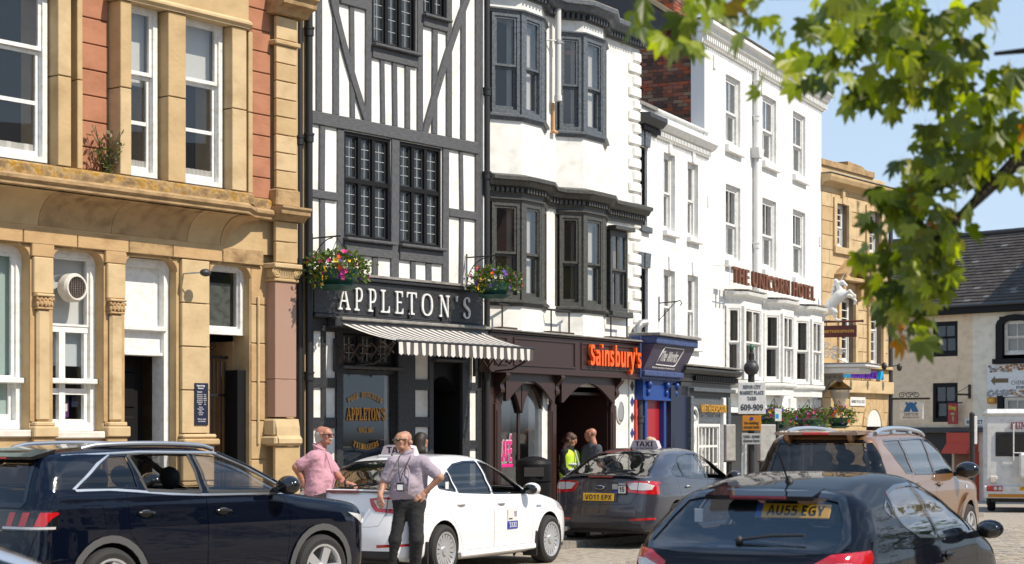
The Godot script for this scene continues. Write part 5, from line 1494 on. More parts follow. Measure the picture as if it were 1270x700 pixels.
# ------------------------------------------------------------------ stone building society
func build_society() -> void:
	var b := thing("stone_building", "golden ashlar building with pedimented windows and blue purple sign", "building", Vector3(7.93, 0, -47.49), deg_to_rad(54.92))
	var holes := [[0.80, 1.52, 6.57, 7.70], [2.80, 3.60, 6.57, 7.70], [1.04, 1.92, 3.56, 5.28], [2.88, 3.70, 3.56, 5.28], [2.70, 3.60, -1.0, 1.9]]
	part("wall", wall(0.0, 4.14, -1.5, 8.35, holes, 0.3, 0.0), M.joint, b)
	rooms(b, 0.02, 4.12, -1.5, 8.3, [0.0, 3.0, 5.9], M.interior_pale, -1.2)
	ashlar(b, 0.0, 4.14, 3.52, 8.30, 0.37, 0.85, 0.02, [M.sandstone_pale, M.sandstone_pale, M.sandstone], holes, "stone", 0.05)
	ashlar(b, 0.0, 4.14, -1.0, 3.0, 0.37, 0.85, 0.03, [M.sandstone_pale, M.sandstone], holes, "stone", 0.06)
	moulding("cornice", [V2(-0.1, 8.08), V2(0.05, 8.08), V2(0.10, 8.16), V2(0.26, 8.20), V2(0.30, 8.30), V2(0.30, 8.36), V2(-0.1, 8.38)], [V2(-0.05, 0), V2(4.3, 0)], M.sandstone, b)
	part("gutter_lead", mb().bbox(-0.05, 8.385, -0.1, 4.32, 8.41, 0.32, 0.005), M.lead, b)
	part("parapet", mb().bbox(0.0, 8.41, -0.4, 4.10, 8.62, -0.06, 0.01), M.sandstone_pale, b)
	part("coping", mb().bbox(0.0, 8.62, -0.45, 3.30, 8.78, 0.0, 0.01), M.sandstone_worn, b)
	part("coping", mb().prism(PackedVector2Array([V2(1.7, 8.78), V2(3.35, 8.62), V2(2.6, 8.86), V2(1.7, 8.90)]), -0.4, -0.05), M.sandstone_worn, b)
	for q in [[0.80, 1.52], [2.80, 3.60]]:
		window(b, q[0], q[1], 6.57, 7.70, -0.12, {cols = 2, rows_up = 3, meet = 7.1, rows_low = 2, fw = 0.05, fd = 0.08, glass = "old_glass"})
		part("surround", mb().box(q[0] - 0.16, 6.45, 0.0, q[0], 7.84, 0.07).box(q[1], 6.45, 0.0, q[1] + 0.16, 7.84, 0.07).box(q[0], 7.70, 0.0, q[1], 7.84, 0.07).box(q[0] - 0.16, 6.40, 0.0, q[1] + 0.16, 6.57, 0.10), M.sandstone_pale, b)
		part("keystone", mb().bbox((q[0] + q[1]) / 2 - 0.07, 7.70, 0.0, (q[0] + q[1]) / 2 + 0.07, 8.08, 0.10, 0.01), M.sandstone_pale, b)
	for q in [[1.04, 1.92, true], [2.88, 3.70, false]]:
		var cx: float = (q[0] + q[1]) / 2
		window(b, q[0], q[1], 3.56, 5.28, -0.12, {cols = 2, rows_up = 3, rows_low = 3, meet = 4.5, fw = 0.06, fd = 0.08, glass = "old_glass"})
		part("surround", mb().box(q[0] - 0.14, 3.56, 0.0, q[0], 5.40, 0.08).box(q[1], 3.56, 0.0, q[1] + 0.14, 5.40, 0.08).box(q[0], 5.28, 0.0, q[1], 5.40, 0.08), M.sandstone_pale, b)
		part("frieze", mb().box(q[0] - 0.14, 5.40, 0.0, q[1] + 0.14, 5.66, 0.06), M.sandstone, b)
		for s in [q[0] - 0.10, q[1] + 0.10]:
			part("console", mb().bbox(s - 0.07, 5.28, 0.0, s + 0.07, 5.68, 0.24, 0.03).ball(Vector3(s, 5.28, 0.12), Vector3(0.06, 0.09, 0.10), 8), M.sandstone_warm, b)
		part("cornice_slab", mb().bbox(q[0] - 0.30, 5.68, 0.0, q[1] + 0.30, 5.78, 0.34, 0.015), M.sandstone, b)
		if q[2]:
			part("pediment", mb().prism(PackedVector2Array([V2(cx - 0.52, 5.785), V2(cx + 0.52, 5.785), V2(cx, 6.12)]), 0.0, 0.10), M.sandstone, b)
			part("raking_stone", mb().bar(Vector3(cx - 0.74, 5.80, 0.17), Vector3(cx + 0.0, 6.24, 0.17), 0.12, 0.36), M.sandstone_worn, b)
			part("raking_stone", mb().bar(Vector3(cx + 0.74, 5.80, 0.172), Vector3(cx + 0.0, 6.235, 0.172), 0.118, 0.354), M.sandstone_worn, b)
	part("band", mb().bbox(-0.02, 3.44, 0.0, 4.2, 3.53, 0.14, 0.015), M.sandstone, b)
	part("sign_band", mb().bbox(-0.02, 3.12, 0.0, 4.2, 3.43, 0.03, 0.01), M.sandstone_pale, b)
	part("string", mb().bbox(0.0, 2.78, 0.0, 4.22, 3.11, 0.16, 0.015), M.sandstone_pale, b)
	# arched doorway
	var ar := PackedVector2Array([V2(2.70, 1.9)])
	for k in 13: ar.append(V2(3.15 - 0.45 * cos(PI * k / 12.0), 1.9 + 0.45 * sin(PI * k / 12.0)))
	part("fanlight", mb().prism(ar, 0.02, 0.045), M.sign_white, b)
	var ring := mb()
	for k in 9:
		var a0 := PI * k / 9.0; var a1 := PI * (k + 1) / 9.0 - 0.02
		var c := V2(3.15, 1.9)
		ring.prism(PackedVector2Array([c + V2(cos(a0), sin(a0)) * 0.47, c + V2(cos(a0), sin(a0)) * 0.72, c + V2(cos(a1), sin(a1)) * 0.72, c + V2(cos(a1), sin(a1)) * 0.47]), 0.0, 0.06)
	part("arch_ring", ring, M.sandstone, b)
	part("door", mb().box(2.70, -1.0, -0.3, 3.60, 1.9, -0.2), M.navy, b)
	var sg := thing("society_sign", "raised blue and purple building society letters on stone band", "sign", b.position, b.rotation.y)
	lettering("lettering", "SKIPTON", M.sky_blue, sg, Vector3(1.05, 3.28, 0.08), 0.95, 0.20, 0.05, "Droid Sans", 700)
	lettering("lettering", "BUILDING SOCIETY", M.building_purple, sg, Vector3(2.40, 3.28, 0.08), 1.66, 0.20, 0.05, "Droid Sans", 700)
	part("emblem", mb().prism(PackedVector2Array([V2(3.30, 3.16), V2(3.38, 3.40), V2(3.52, 3.40), V2(3.58, 3.16), V2(3.49, 3.16), V2(3.45, 3.26), V2(3.41, 3.16)]), 0.05, 0.15), M.sky_blue, sg)
	var pl := thing("street_nameplate", "white street nameplate fixed to the golden stone building", "sign", b.position, b.rotation.y)
	part("plate", mb().bbox(1.62, 2.44, 0.035, 2.58, 2.68, 0.06, 0.008), M.sign_white, pl)
	lettering("lettering", "MARKET PLACE EAST", M.ink, pl, Vector3(2.10, 2.56, 0.062), 0.82, 0.08, 0.004, "Droid Sans", 400)
	for q in [1.5, 2.55, 3.55]:
		var sp := thing("sign_floodlight", "small black floodlight over the society sign, " + {1.5: "above its blue first word", 2.55: "above its purple middle letters", 3.55: "above its blue castle emblem"}[q], "lamp", b.position, b.rotation.y, "floodlights over the society sign")
		part("arm", mb().tube([Vector3(q, 3.50, 0.12), Vector3(q, 3.55, 0.55)], 0.012, 5), M.iron, sp)
		part("head", mb().ball(Vector3(q, 3.50, 0.60), Vector3(0.08, 0.11, 0.08), 8), M.iron, sp)
	pipe("rain_pipe", b, 4.22, 0.06, -1.0, 8.3, 0.06, M.charcoal, [6.0, 2.9])
	# hanging sign with castle
	var h := thing("castle_hanging_sign", "white hanging sign with blue castle tower under scrolled iron bracket", "sign", b.position + b.basis * Vector3(4.2, 0, 0.05), b.rotation.y)
	part("bracket", mb().tube([Vector3(0, 2.66, 0), Vector3(0, 2.66, 1.15)], 0.03, 6), M.iron, h)
	var sc := mb()
	for q in [[0.35, 1.0], [0.75, -1.0], [0.55, 1.0]]:
		var pts := []
		for k in 16: pts.append(Vector3(0, 2.76 + 0.085 * (1 - k / 20.0) * sin(k * 0.6), q[0] + q[1] * 0.12 * (1 - k / 20.0) * cos(k * 0.6)))
		sc.tube(pts, 0.012, 5)
	part("scrollwork", sc, M.iron, h)
	part("board", mb().bbox(-0.02, 2.10, 0.28, 0.02, 2.58, 0.96, 0.006), M.sign_white, h)
	var castle := mb().prism(PackedVector2Array([V2(0.40, 2.30), V2(0.50, 2.50), V2(0.46, 2.50), V2(0.46, 2.56), V2(0.52, 2.56), V2(0.52, 2.535), V2(0.57, 2.535), V2(0.57, 2.56), V2(0.67, 2.56), V2(0.67, 2.535), V2(0.72, 2.535), V2(0.72, 2.56), V2(0.78, 2.56), V2(0.78, 2.50), V2(0.74, 2.50), V2(0.84, 2.30), V2(0.66, 2.30), V2(0.62, 2.40), V2(0.58, 2.30)]), -0.03, 0.03)
	part("castle", castle.moved(Transform3D(Basis(Vector3(0, 0, 1), Vector3(0, 1, 0), Vector3(-1, 0, 0)), Vector3.ZERO)), M.castle_blue, h)
	lettering("lettering", "SKIPTON", M.ink, h, Vector3(-0.022, 2.235, 0.62), 0.40, 0.075, 0.006, "Droid Sans", 400, Basis(Vector3.UP, -PI / 2))
	lettering("lettering", "BUILDING SOCIETY", M.ink, h, Vector3(-0.022, 2.15, 0.62), 0.46, 0.04, 0.006, "Droid Sans", 400, Basis(Vector3.UP, -PI / 2))


# ------------------------------------------------------------------ rendered house with a big roof
func build_rendered_house() -> void:
	var g := -0.85
	var b := thing("rendered_house", "cream and ivory rendered house under broad dark slate roof", "building", Vector3(14.56, 0, -72.0), deg_to_rad(-47.13))
	var holes := [[2.11, 3.22, 4.58, 5.90], [2.11, 3.22, 2.10, 3.58], [5.0, 6.4, 4.42, 5.98], [5.0, 6.4, 1.95, 3.05]]
	part("wall", wall(-3.0, 3.88, -1.4, 6.20, holes, 0.3, 0.0), M.cream_render, b)
	part("ivory_wall", wall(3.88, 8.5, -1.4, 6.22, holes, 0.3, 0.004), M.ivory_render, b)
	rooms(b, -2.9, 8.4, -1.4, 6.2, [1.7, 3.8], M.interior, -1.3, 8.0)
	window(b, 2.11, 3.22, 4.58, 5.90, -0.02, {frame = "black_paint", fw = 0.12, fd = 0.14, cols = 2, meet = 5.3, glass = "old_glass", bar = 0.03})
	window(b, 2.11, 3.22, 2.10, 3.58, -0.02, {frame = "black_paint", fw = 0.12, fd = 0.14, cols = 2, meet = 2.85, glass = "old_glass", bar = 0.03})
	window(b, 5.22, 6.25, 4.56, 5.80, -0.02, {frame = "old_white_paint", fw = 0.07, fd = 0.1, cols = 2, meet = 5.2, glass = "old_glass", bar = 0.03, blind = 0.98, blind_mat = "curtain"})
	window(b, 5.22, 6.25, 2.0, 3.0, -0.02, {frame = "old_white_paint", fw = 0.07, fd = 0.1, cols = 2, glass = "old_glass", bar = 0.03, blind = 0.98, blind_mat = "curtain"})
	var arch := PackedVector2Array([V2(4.92, 4.40), V2(5.20, 4.40), V2(5.20, 5.62)])
	for k in 9: arch.append(V2(5.72 - 0.52 * cos(PI * k / 8.0), 5.62 + 0.22 * sin(PI * k / 8.0)))
	arch.append_array(PackedVector2Array([V2(6.24, 4.40), V2(6.52, 4.40), V2(6.52, 5.66)]))
	for k in 9: arch.append(V2(5.72 + 0.80 * cos(PI * k / 8.0), 5.66 + 0.38 * sin(PI * k / 8.0)))
	part("arched_surround", mb().prism(arch, 0.0, 0.12), M.black_paint, b)
	part("black_sill", mb().bbox(4.80, 4.24, 0.0, 6.64, 4.42, 0.18, 0.02), M.black_paint, b)
	for x in [4.95, 6.25]: part("lower_surround", mb().box(x, 1.95, 0.0, x + 0.25, 3.06, 0.06), M.black_paint, b)
	# slated roof: laid courses
	part("eaves_board", mb().bbox(-3.2, 6.14, -0.1, 8.7, 6.42, 0.30, 0.02), M.black_paint, b)
	part("gutter", mb().tube([Vector3(-3.2, 6.43, 0.36), Vector3(8.7, 6.43, 0.36)], 0.06, 8), M.charcoal, b)
	var run := 4.0; var rise := 3.05
	var rf := mb()
	rf.quad(Vector3(-3.2, 6.42, 0.32), Vector3(8.7, 6.42, 0.32), Vector3(8.7, 6.42 + rise, 0.32 - run), Vector3(-3.2, 6.42 + rise, 0.32 - run))
	rf.quad(Vector3(8.7, 6.42, 0.32 - run * 2), Vector3(-3.2, 6.42, 0.32 - run * 2), Vector3(-3.2, 6.42 + rise, 0.32 - run), Vector3(8.7, 6.42 + rise, 0.32 - run))
	rf.tri(Vector3(-3.2, 6.42, 0.32 - run * 2), Vector3(-3.2, 6.42, 0.32), Vector3(-3.2, 6.42 + rise, 0.32 - run))
	rf.tri(Vector3(8.7, 6.42, 0.32), Vector3(8.7, 6.42, 0.32 - run * 2), Vector3(8.7, 6.42 + rise, 0.32 - run))
	part("roof", rf, M.slate_roof, b)
	var sl := mb()
	sl.colored = true
	var rows := 24
	for j in rows:
		var t0 := float(j) / rows; var t1 := float(j + 1.25) / rows
		var x := -3.2 + (0.0 if j % 2 == 0 else -0.15)
		while x < 8.6:
			var v := R.randf_range(0.7, 1.25)
			sl.col = Color(0.085 * v, 0.068 * v, 0.055 * v) if R.randf() > 0.03 else Color(0.2, 0.19, 0.17)
			var lift := R.randf_range(0.012, 0.026)
			var lo := Vector3(x + 0.004, 6.42 + rise * t0 + 0.035 + lift, 0.32 - run * t0 + 0.02)
			var hi := Vector3(x + 0.004, 6.42 + rise * minf(t1, 1.0) + 0.012, 0.32 - run * minf(t1, 1.0))
			var wd := Vector3(0.292, 0, 0)
			sl.quad(lo, lo + wd, hi + wd, hi)
			var dn := Vector3(0, -0.03, 0)
			sl.quad(lo + dn, lo + wd + dn, lo + wd, lo)
			x += 0.30
	part("slates", sl, M.slates, b).set_meta("kind", "stuff")
	for k in 26: part("ridge_tile", mb().tube([Vector3(-3.2 + k * 0.45, 6.50 + rise, 0.32 - run), Vector3(-2.76 + k * 0.45, 6.50 + rise, 0.32 - run)], 0.10, 8), M.slate_roof, b)
	# shop below
	part("fascia_beam", mb().bbox(-3.0, 1.72, 0.0, 5.0, 1.90, 0.20, 0.01), M.charcoal, b)
	part("red_fascia", mb().box(2.95, 1.05, 0.0, 4.12, 1.70, 0.35), M.red_shop, b)
	part("red_blind", mb().prism(PackedVector2Array([V2(0.0, 1.68), V2(0.75, 1.0), V2(0.75, 0.92), V2(0.0, 0.92)]), -4.1, -3.0).moved(Transform3D(Basis(Vector3(0, 0, 1), Vector3(0, 1, 0), Vector3(-1, 0, 0)), Vector3.ZERO)), M.red_shop, b)
	part("red_post", mb().box(3.9, g, 0.0, 4.15, 1.0, 0.3), M.red_shop, b)
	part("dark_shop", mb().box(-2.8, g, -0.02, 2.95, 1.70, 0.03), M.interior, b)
	part("shop_door", mb().box(3.1, g, 0.0, 3.9, 1.0, 0.05), M.interior_warm, b)
	# signs on the wall
	var z := thing("red_wall_sign", "narrow red takeaway sign with yellow writing beside the black window", "sign", b.position, b.rotation.y)
	part("board", mb().bbox(2.98, 2.02, 0.25, 3.40, 2.80, 0.31, 0.01), M.red_paint, z)
	lettering("lettering", "Zing", mat("lime", 0.50, 0.62, 0.03, 0.5), z, Vector3(3.19, 2.62, 0.315), 0.32, 0.18, 0.006, "Droid Serif", 700)
	part("figure", mb().ball(Vector3(3.20, 2.40, 0.31), Vector3(0.11, 0.05, 0.01), 8).ball(Vector3(3.22, 2.22, 0.31), Vector3(0.04, 0.13, 0.01), 8), M.pale_lime if M.has("pale_lime") else mat("pale_lime", 0.30, 0.33, 0.14, 0.6), z)
	part("bracket", mb().tube([Vector3(2.95, 2.82, 0.28), Vector3(3.6, 2.82, 0.28)], 0.025, 5), M.iron, z)
	var ib := thing("iron_bracket_arm", "black iron bracket arm with stay wires on the cream wall", "bracket", b.position, b.rotation.y)
	part("arm", mb().tube([Vector3(3.75, 3.12, 0.0), Vector3(3.75, 3.12, 1.0)], 0.04, 6), M.iron, ib)
	part("upright", mb().bbox(3.70, 2.98, 0.0, 3.80, 3.50, 0.06, 0.01), M.iron, ib)
	part("stay", mb().tube([Vector3(3.75, 3.46, 0.05), Vector3(3.75, 3.14, 0.95)], 0.01, 4), M.iron, ib)
	var np := thing("market_place_nameplate", "white market place street nameplate low on the ivory wall", "sign", b.position, b.rotation.y)
	part("plate", mb().bbox(3.55, 1.95, 0.02, 5.0, 2.24, 0.05, 0.01), M.sign_white, np)
	lettering("lettering", "MARKET PLACE", M.ink, np, Vector3(4.27, 2.095, 0.053), 1.25, 0.15, 0.006, "Droid Sans", 700)
	var bn := thing("restaurant_banner", "pale restaurant banner with brown arrow and food pictures on ivory wall", "banner", b.position, b.rotation.y)
	part("sheet", mb().box(4.52, 3.02, 0.03, 8.0, 4.22, 0.05), M.sign_white, bn)
	var food := [Color(0.35, 0.12, 0.03), Color(0.55, 0.42, 0.28), Color(0.42, 0.20, 0.05), Color(0.60, 0.55, 0.48), Color(0.20, 0.10, 0.05), Color(0.30, 0.30, 0.30)]
	var pic := mb()
	pic.colored = true
	for k in 260:
		var top_row := k % 2 == 0
		pic.col = food[R.randi() % 6]
		var px := R.randf_range(4.56, 7.9)
		if (not top_row) and px < 5.5: pic.col = food[5]
		var py := R.randf_range(3.95, 4.18) if top_row else R.randf_range(3.06, 3.26)
		pic.ball(Vector3(px, py, 0.05), Vector3(0.07, 0.045, 0.004), 6)
	part("food_print", pic, mat("print", 1, 1, 1, 0.6, {vcol = true}), bn)
	part("arrow", mb().prism(PackedVector2Array([V2(4.68, 3.62), V2(4.86, 3.80), V2(4.86, 3.70), V2(5.42, 3.70), V2(5.42, 3.54), V2(4.86, 3.54), V2(4.86, 3.44)]), 0.05, 0.055), mat("arrow_brown", 0.14, 0.10, 0.04, 0.6), bn)
	lettering("lettering", "BAMBOO\nCHINESE RESTAURANT", M.ink, bn, Vector3(6.6, 3.66, 0.053), 2.1, 0.40, 0.004)
	lettering("lettering", "DOWN KIRKGATE", M.ink, bn, Vector3(6.3, 3.36, 0.053), 1.1, 0.10, 0.004, "Droid Sans", 700)
	var al := thing("alarm_box", "small amber alarm box below the corner of restaurant banner", "alarm", b.position, b.rotation.y)
	part("case", mb().bbox(4.55, 2.78, 0.0, 4.90, 3.0, 0.12, 0.02), M.orange_plate, al)
	part("lens", mb().bbox(4.62, 2.82, 0.12, 4.83, 2.96, 0.14, 0.01), M.gold, al)
	# a taller gable standing across the way throws its shade on the slates
	var t := thing("corner_house", "tall brick corner house adjoining the rendered house", "building", b.position + b.basis * Vector3(8.75, 0, 0), b.rotation.y)
	part("wall", mb().box(0, -1.5, -9.0, 8.0, 10.6, -0.1), M.mortar, t)
	part("roof", mb().prism(PackedVector2Array([V2(-9.2, 10.6), V2(0.1, 10.6), V2(-4.5, 13.2)]), -8.2, 0.2).moved(Transform3D(Basis(Vector3(0, 0, 1), Vector3(0, 1, 0), Vector3(-1, 0, 0)), Vector3.ZERO)), M.slate_roof, t)


# ------------------------------------------------------------------ the ground
func gy(d: float) -> float:                         # the place falls gently away past the taxi rank
	return -0.52 * smoothstep(33.0, 50.0, d) - 0.33 * smoothstep(48.0, 72.0, d)


func build_ground() -> void:
	var m := mb()
	var ds := [-400.0, -60.0, -10.0, 10.0, 20.0, 30.0, 33.0, 36.0, 39.0, 42.0, 45.0, 48.0, 52.0, 56.0, 60.0, 66.0, 72.0, 90.0, 500.0]
	for i in ds.size() - 1:
		m.quad(Vector3(-400, gy(ds[i]), -ds[i]), Vector3(400, gy(ds[i]), -ds[i]), Vector3(400, gy(ds[i + 1]), -ds[i + 1]), Vector3(-400, gy(ds[i + 1]), -ds[i + 1]))
	structure("ground", m, M.asphalt)
	# stone setts where the carriageway shows between the cars
	var s := mb()
	s.colored = true
	var f := V2(0.474, 0.880); var r := V2(0.880, -0.474)
	for i in 120:
		for j in 62:
			var c := V2(-1.0, 15.0) + f * (i * 0.215 - 2.0) + r * ((j + 0.5 * (i % 2)) * 0.15 - 2.6)
			var px := c.x / c.y
			if c.y < 10.0 or absf(px) > 0.32: continue
			var k := R.randf_range(0.78, 1.12)
			s.col = Color(0.45, 0.39, 0.31) * k if R.randf() > 0.2 else Color(0.37, 0.34, 0.30) * k
			s.col.a = 1.0
			var h := gy(c.y) + R.randf_range(0.008, 0.016)
			var a := f * 0.10; var q := r * 0.068
			var p := [c - a - q, c - a + q, c + a + q, c + a - q]
			var top := p.map(func(e): return Vector3(e.x, h, -e.y))
			var low := p.map(func(e): return Vector3(c.x + (e.x - c.x) * 1.05, gy(c.y) - 0.005, -(c.y + (e.y - c.y) * 1.05)))
			s.quad(top[0], top[1], top[2], top[3])
			for e in 4: s.quad(low[e], low[(e + 1) % 4], top[(e + 1) % 4], top[e])
	var so := part("street_setts", s, M.setts, self)
	so.set_meta("kind", "stuff")
	so.set_meta("label", "pale worn stone setts paving the taxi rank")
	so.set_meta("category", "setts")
	# pavement along the buildings
	var inner := [V2(-9.9, 19.0), V2(-6.87, 22.75), V2(-3.04, 27.74), V2(-0.51, 31.0), V2(2.45, 35.72), V2(7.93, 47.49), V2(10.3, 50.9)]
	var outer := []
	for i in inner.size():
		var a: Vector2 = (inner[i] - inner[maxi(i - 1, 0)]).normalized() if i > 0 else (inner[1] - inner[0]).normalized()
		var b: Vector2 = (inner[mini(i + 1, inner.size() - 1)] - inner[i]).normalized() if i < inner.size() - 1 else a
		var n: Vector2 = (V2(a.y, -a.x) + V2(b.y, -b.x)).normalized()
		outer.append(inner[i] + n * 2.6)
	var pv := mb(); var kb := mb()
	for i in inner.size() - 1:
		var n0: Vector2 = (outer[i] - inner[i]).normalized() * 0.15; var n1: Vector2 = (outer[i + 1] - inner[i + 1]).normalized() * 0.15
		var P := func(e: Vector2, h: float): return Vector3(e.x, gy(e.y) + h, -e.y)
		pv.quad(P.call(inner[i] - n0 * 8, 0.11), P.call(outer[i], 0.11), P.call(outer[i + 1], 0.11), P.call(inner[i + 1] - n1 * 8, 0.11))
		kb.quad(P.call(outer[i], 0.112), P.call(outer[i] + n0, 0.112), P.call(outer[i + 1] + n1, 0.112), P.call(outer[i + 1], 0.112))
		kb.quad(P.call(outer[i] + n0, 0.112), P.call(outer[i] + n0, -0.05), P.call(outer[i + 1] + n1, -0.05), P.call(outer[i + 1] + n1, 0.112))
	structure("pavement", pv, M.paving)
	structure("kerb", kb, M.kerb_stone)


# ------------------------------------------------------------------ what faces the row: seen only as reflections in glass and paint
func build_opposite_side() -> void:
	var cols := [["mortar", 9.5], ["cream_render", 8.2], ["mortar", 10.5], ["ivory_render", 8.8], ["mortar", 9.8]]
	for k in 5:
		var x := 34.0 - k * 2.0
		var d := 26.0 - k * 13.0
		var o := thing("terrace_house", ["plain brick house with tall chimney across the square", "cream rendered house across the square", "tall brick house with two chimneys across the square", "ivory rendered house across the square", "brick house at the end of the terrace across the square"][k], "house", Vector3(x, 0, -d), deg_to_rad(-98.0), "houses across the square")
		var hgt: float = cols[k][1]
		var hol := []
		for fl in 3:
			for c in 4: hol.append([-5.2 + c * 2.8, -4.1 + c * 2.8, 0.9 + fl * 3.0, 2.7 + fl * 3.0])
		part("wall", wall(-6.4, 6.4, -1.0, hgt, hol, 0.3), M[cols[k][0]], o)
		part("interior", mb().box(-6.3, -1.0, -9.0, 6.3, hgt, -0.9), M.interior, o)
		for h in hol:
			if h[3] < hgt: part("window", mb().box(h[0], h[2], -0.15, h[1], h[3], -0.12), M.gloss_black, o)
		roof_over(o, -6.5, 6.5, hgt, 10.0, 3.2, M.slate_roof if k % 2 == 0 else M.red_roof, 0.3)
		part("chimney", mb().box(4.6, hgt + 1.0, -5.6, 5.8, hgt + 5.0, -4.4), M.mortar, o)


# ------------------------------------------------------------------ cars: a smooth shell from three outlines, then panels, panes and lamps cut out of it
func curve2(pts: Array, per := 4, closed := true) -> PackedVector2Array:
	var out := PackedVector2Array()
	var n := pts.size()
	for i in (n if closed else n - 1):
		var a: Vector2 = pts[(i - 1 + n) % n] if closed or i > 0 else pts[0]
		var b: Vector2 = pts[i]; var c: Vector2 = pts[(i + 1) % n]
		var d: Vector2 = pts[(i + 2) % n] if closed or i < n - 2 else pts[n - 1]
		for k in per:
			var t := float(k) / per
			out.append(b.cubic_interpolate(c, a, d, t))
	return out


func sd_poly(p: Vector2, v: PackedVector2Array) -> float:
	var d := 1e9
	var s := 1.0
	var n := v.size()
	var b := v[n - 1]
	for i in n:
		var a := v[i]
		var e := b - a
		var w := p - a
		var q := w - e * clampf(w.dot(e) / e.dot(e), 0.0, 1.0)
		d = minf(d, q.length_squared())
		var c1 := p.y >= a.y; var c2 := p.y < b.y; var c3 := e.x * w.y > e.y * w.x
		if (c1 and c2 and c3) or (not c1 and not c2 and not c3): s = -s
		b = a
	return s * sqrt(d)


class Shell:
	var lo: Vector2
	var h := 0.03
	var nx: int
	var ny: int
	var tab := PackedFloat32Array()
	var plo: Vector2
	var pnx: int
	var pny: int
	var ptab := PackedFloat32Array()
	var wide: Array            # [height, half width] pairs
	var crown := 0.05
	var bow := 0.07
	var k1 := 0.16
	var k2 := 0.14

	func look(t: PackedFloat32Array, o: Vector2, w: int, hh: int, x: float, y: float) -> float:
		var fx := clampf((x - o.x) / h, 0.0, w - 1.001); var fy := clampf((y - o.y) / h, 0.0, hh - 1.001)
		var i := int(fx); var j := int(fy)
		fx -= i; fy -= j
		var q := j * w + i
		return lerpf(lerpf(t[q], t[q + 1], fx), lerpf(t[q + w], t[q + w + 1], fx), fy)

	func width_at(y: float) -> float:
		var n := wide.size()
		if y <= wide[0][0]: return wide[0][1]
		for i in n - 1:
			if y < wide[i + 1][0]:
				var t: float = (y - wide[i][0]) / (wide[i + 1][0] - wide[i][0])
				t = t * t * (3 - 2 * t) * 0.5 + t * 0.5
				return lerpf(wide[i][1], wide[i + 1][1], t)
		return wide[n - 1][1]

	func f(p: Vector3) -> float:
		var z := absf(p.z)
		var x := p.x + bow * z * z * (1.0 if p.x > 0 else -1.0)
		var a := look(tab, lo, nx, ny, x, p.y + crown * z * z)
		var b := (z - width_at(p.y)) * 0.93
		var c := look(ptab, plo, pnx, pny, p.x, z)
		var m := maxf(a, b)
		var g := maxf(k1 - absf(a - b), 0.0) / k1
		m += g * g * k1 * 0.25
		var g2 := maxf(k2 - absf(m - c), 0.0) / k2
		return maxf(m, c) + g2 * g2 * k2 * 0.25

	func grad(p: Vector3) -> Vector3:
		var e := 0.006
		var d := f(p)
		return Vector3(f(p + Vector3(e, 0, 0)) - d, f(p + Vector3(0, e, 0)) - d, f(p + Vector3(0, 0, e)) - d) / e


func make_shell(side: Array, plan_half: Array, wide: Array, o := {}) -> Shell:
	var s := Shell.new()
	s.wide = wide
	for k in o: s.set(k, o[k])
	var poly := curve2(side, 4)
	var lo := poly[0]; var hi := poly[0]
	for p in poly:
		lo = lo.min(p); hi = hi.max(p)
	s.lo = lo - V2(0.2, 0.2)
	s.nx = int((hi.x - lo.x + 0.4) / s.h) + 2
	s.ny = int((hi.y - lo.y + 0.4) / s.h) + 2
	for j in s.ny:
		for i in s.nx: s.tab.append(sd_poly(s.lo + V2(i, j) * s.h, poly))
	var pp := curve2(plan_half, 4, false)
	pp.append(plan_half[plan_half.size() - 1])
	var full := PackedVector2Array(pp)
	for i in pp.size(): full.append(V2(pp[pp.size() - 1 - i].x, -pp[pp.size() - 1 - i].y - 0.001))
	s.plo = V2(lo.x - 0.2, -0.06)
	s.pnx = s.nx
	s.pny = int(1.25 / s.h) + 2
	for j in s.pny:
		for i in s.pnx: s.ptab.append(sd_poly(s.plo + V2(i, j) * s.h, full))
	return s


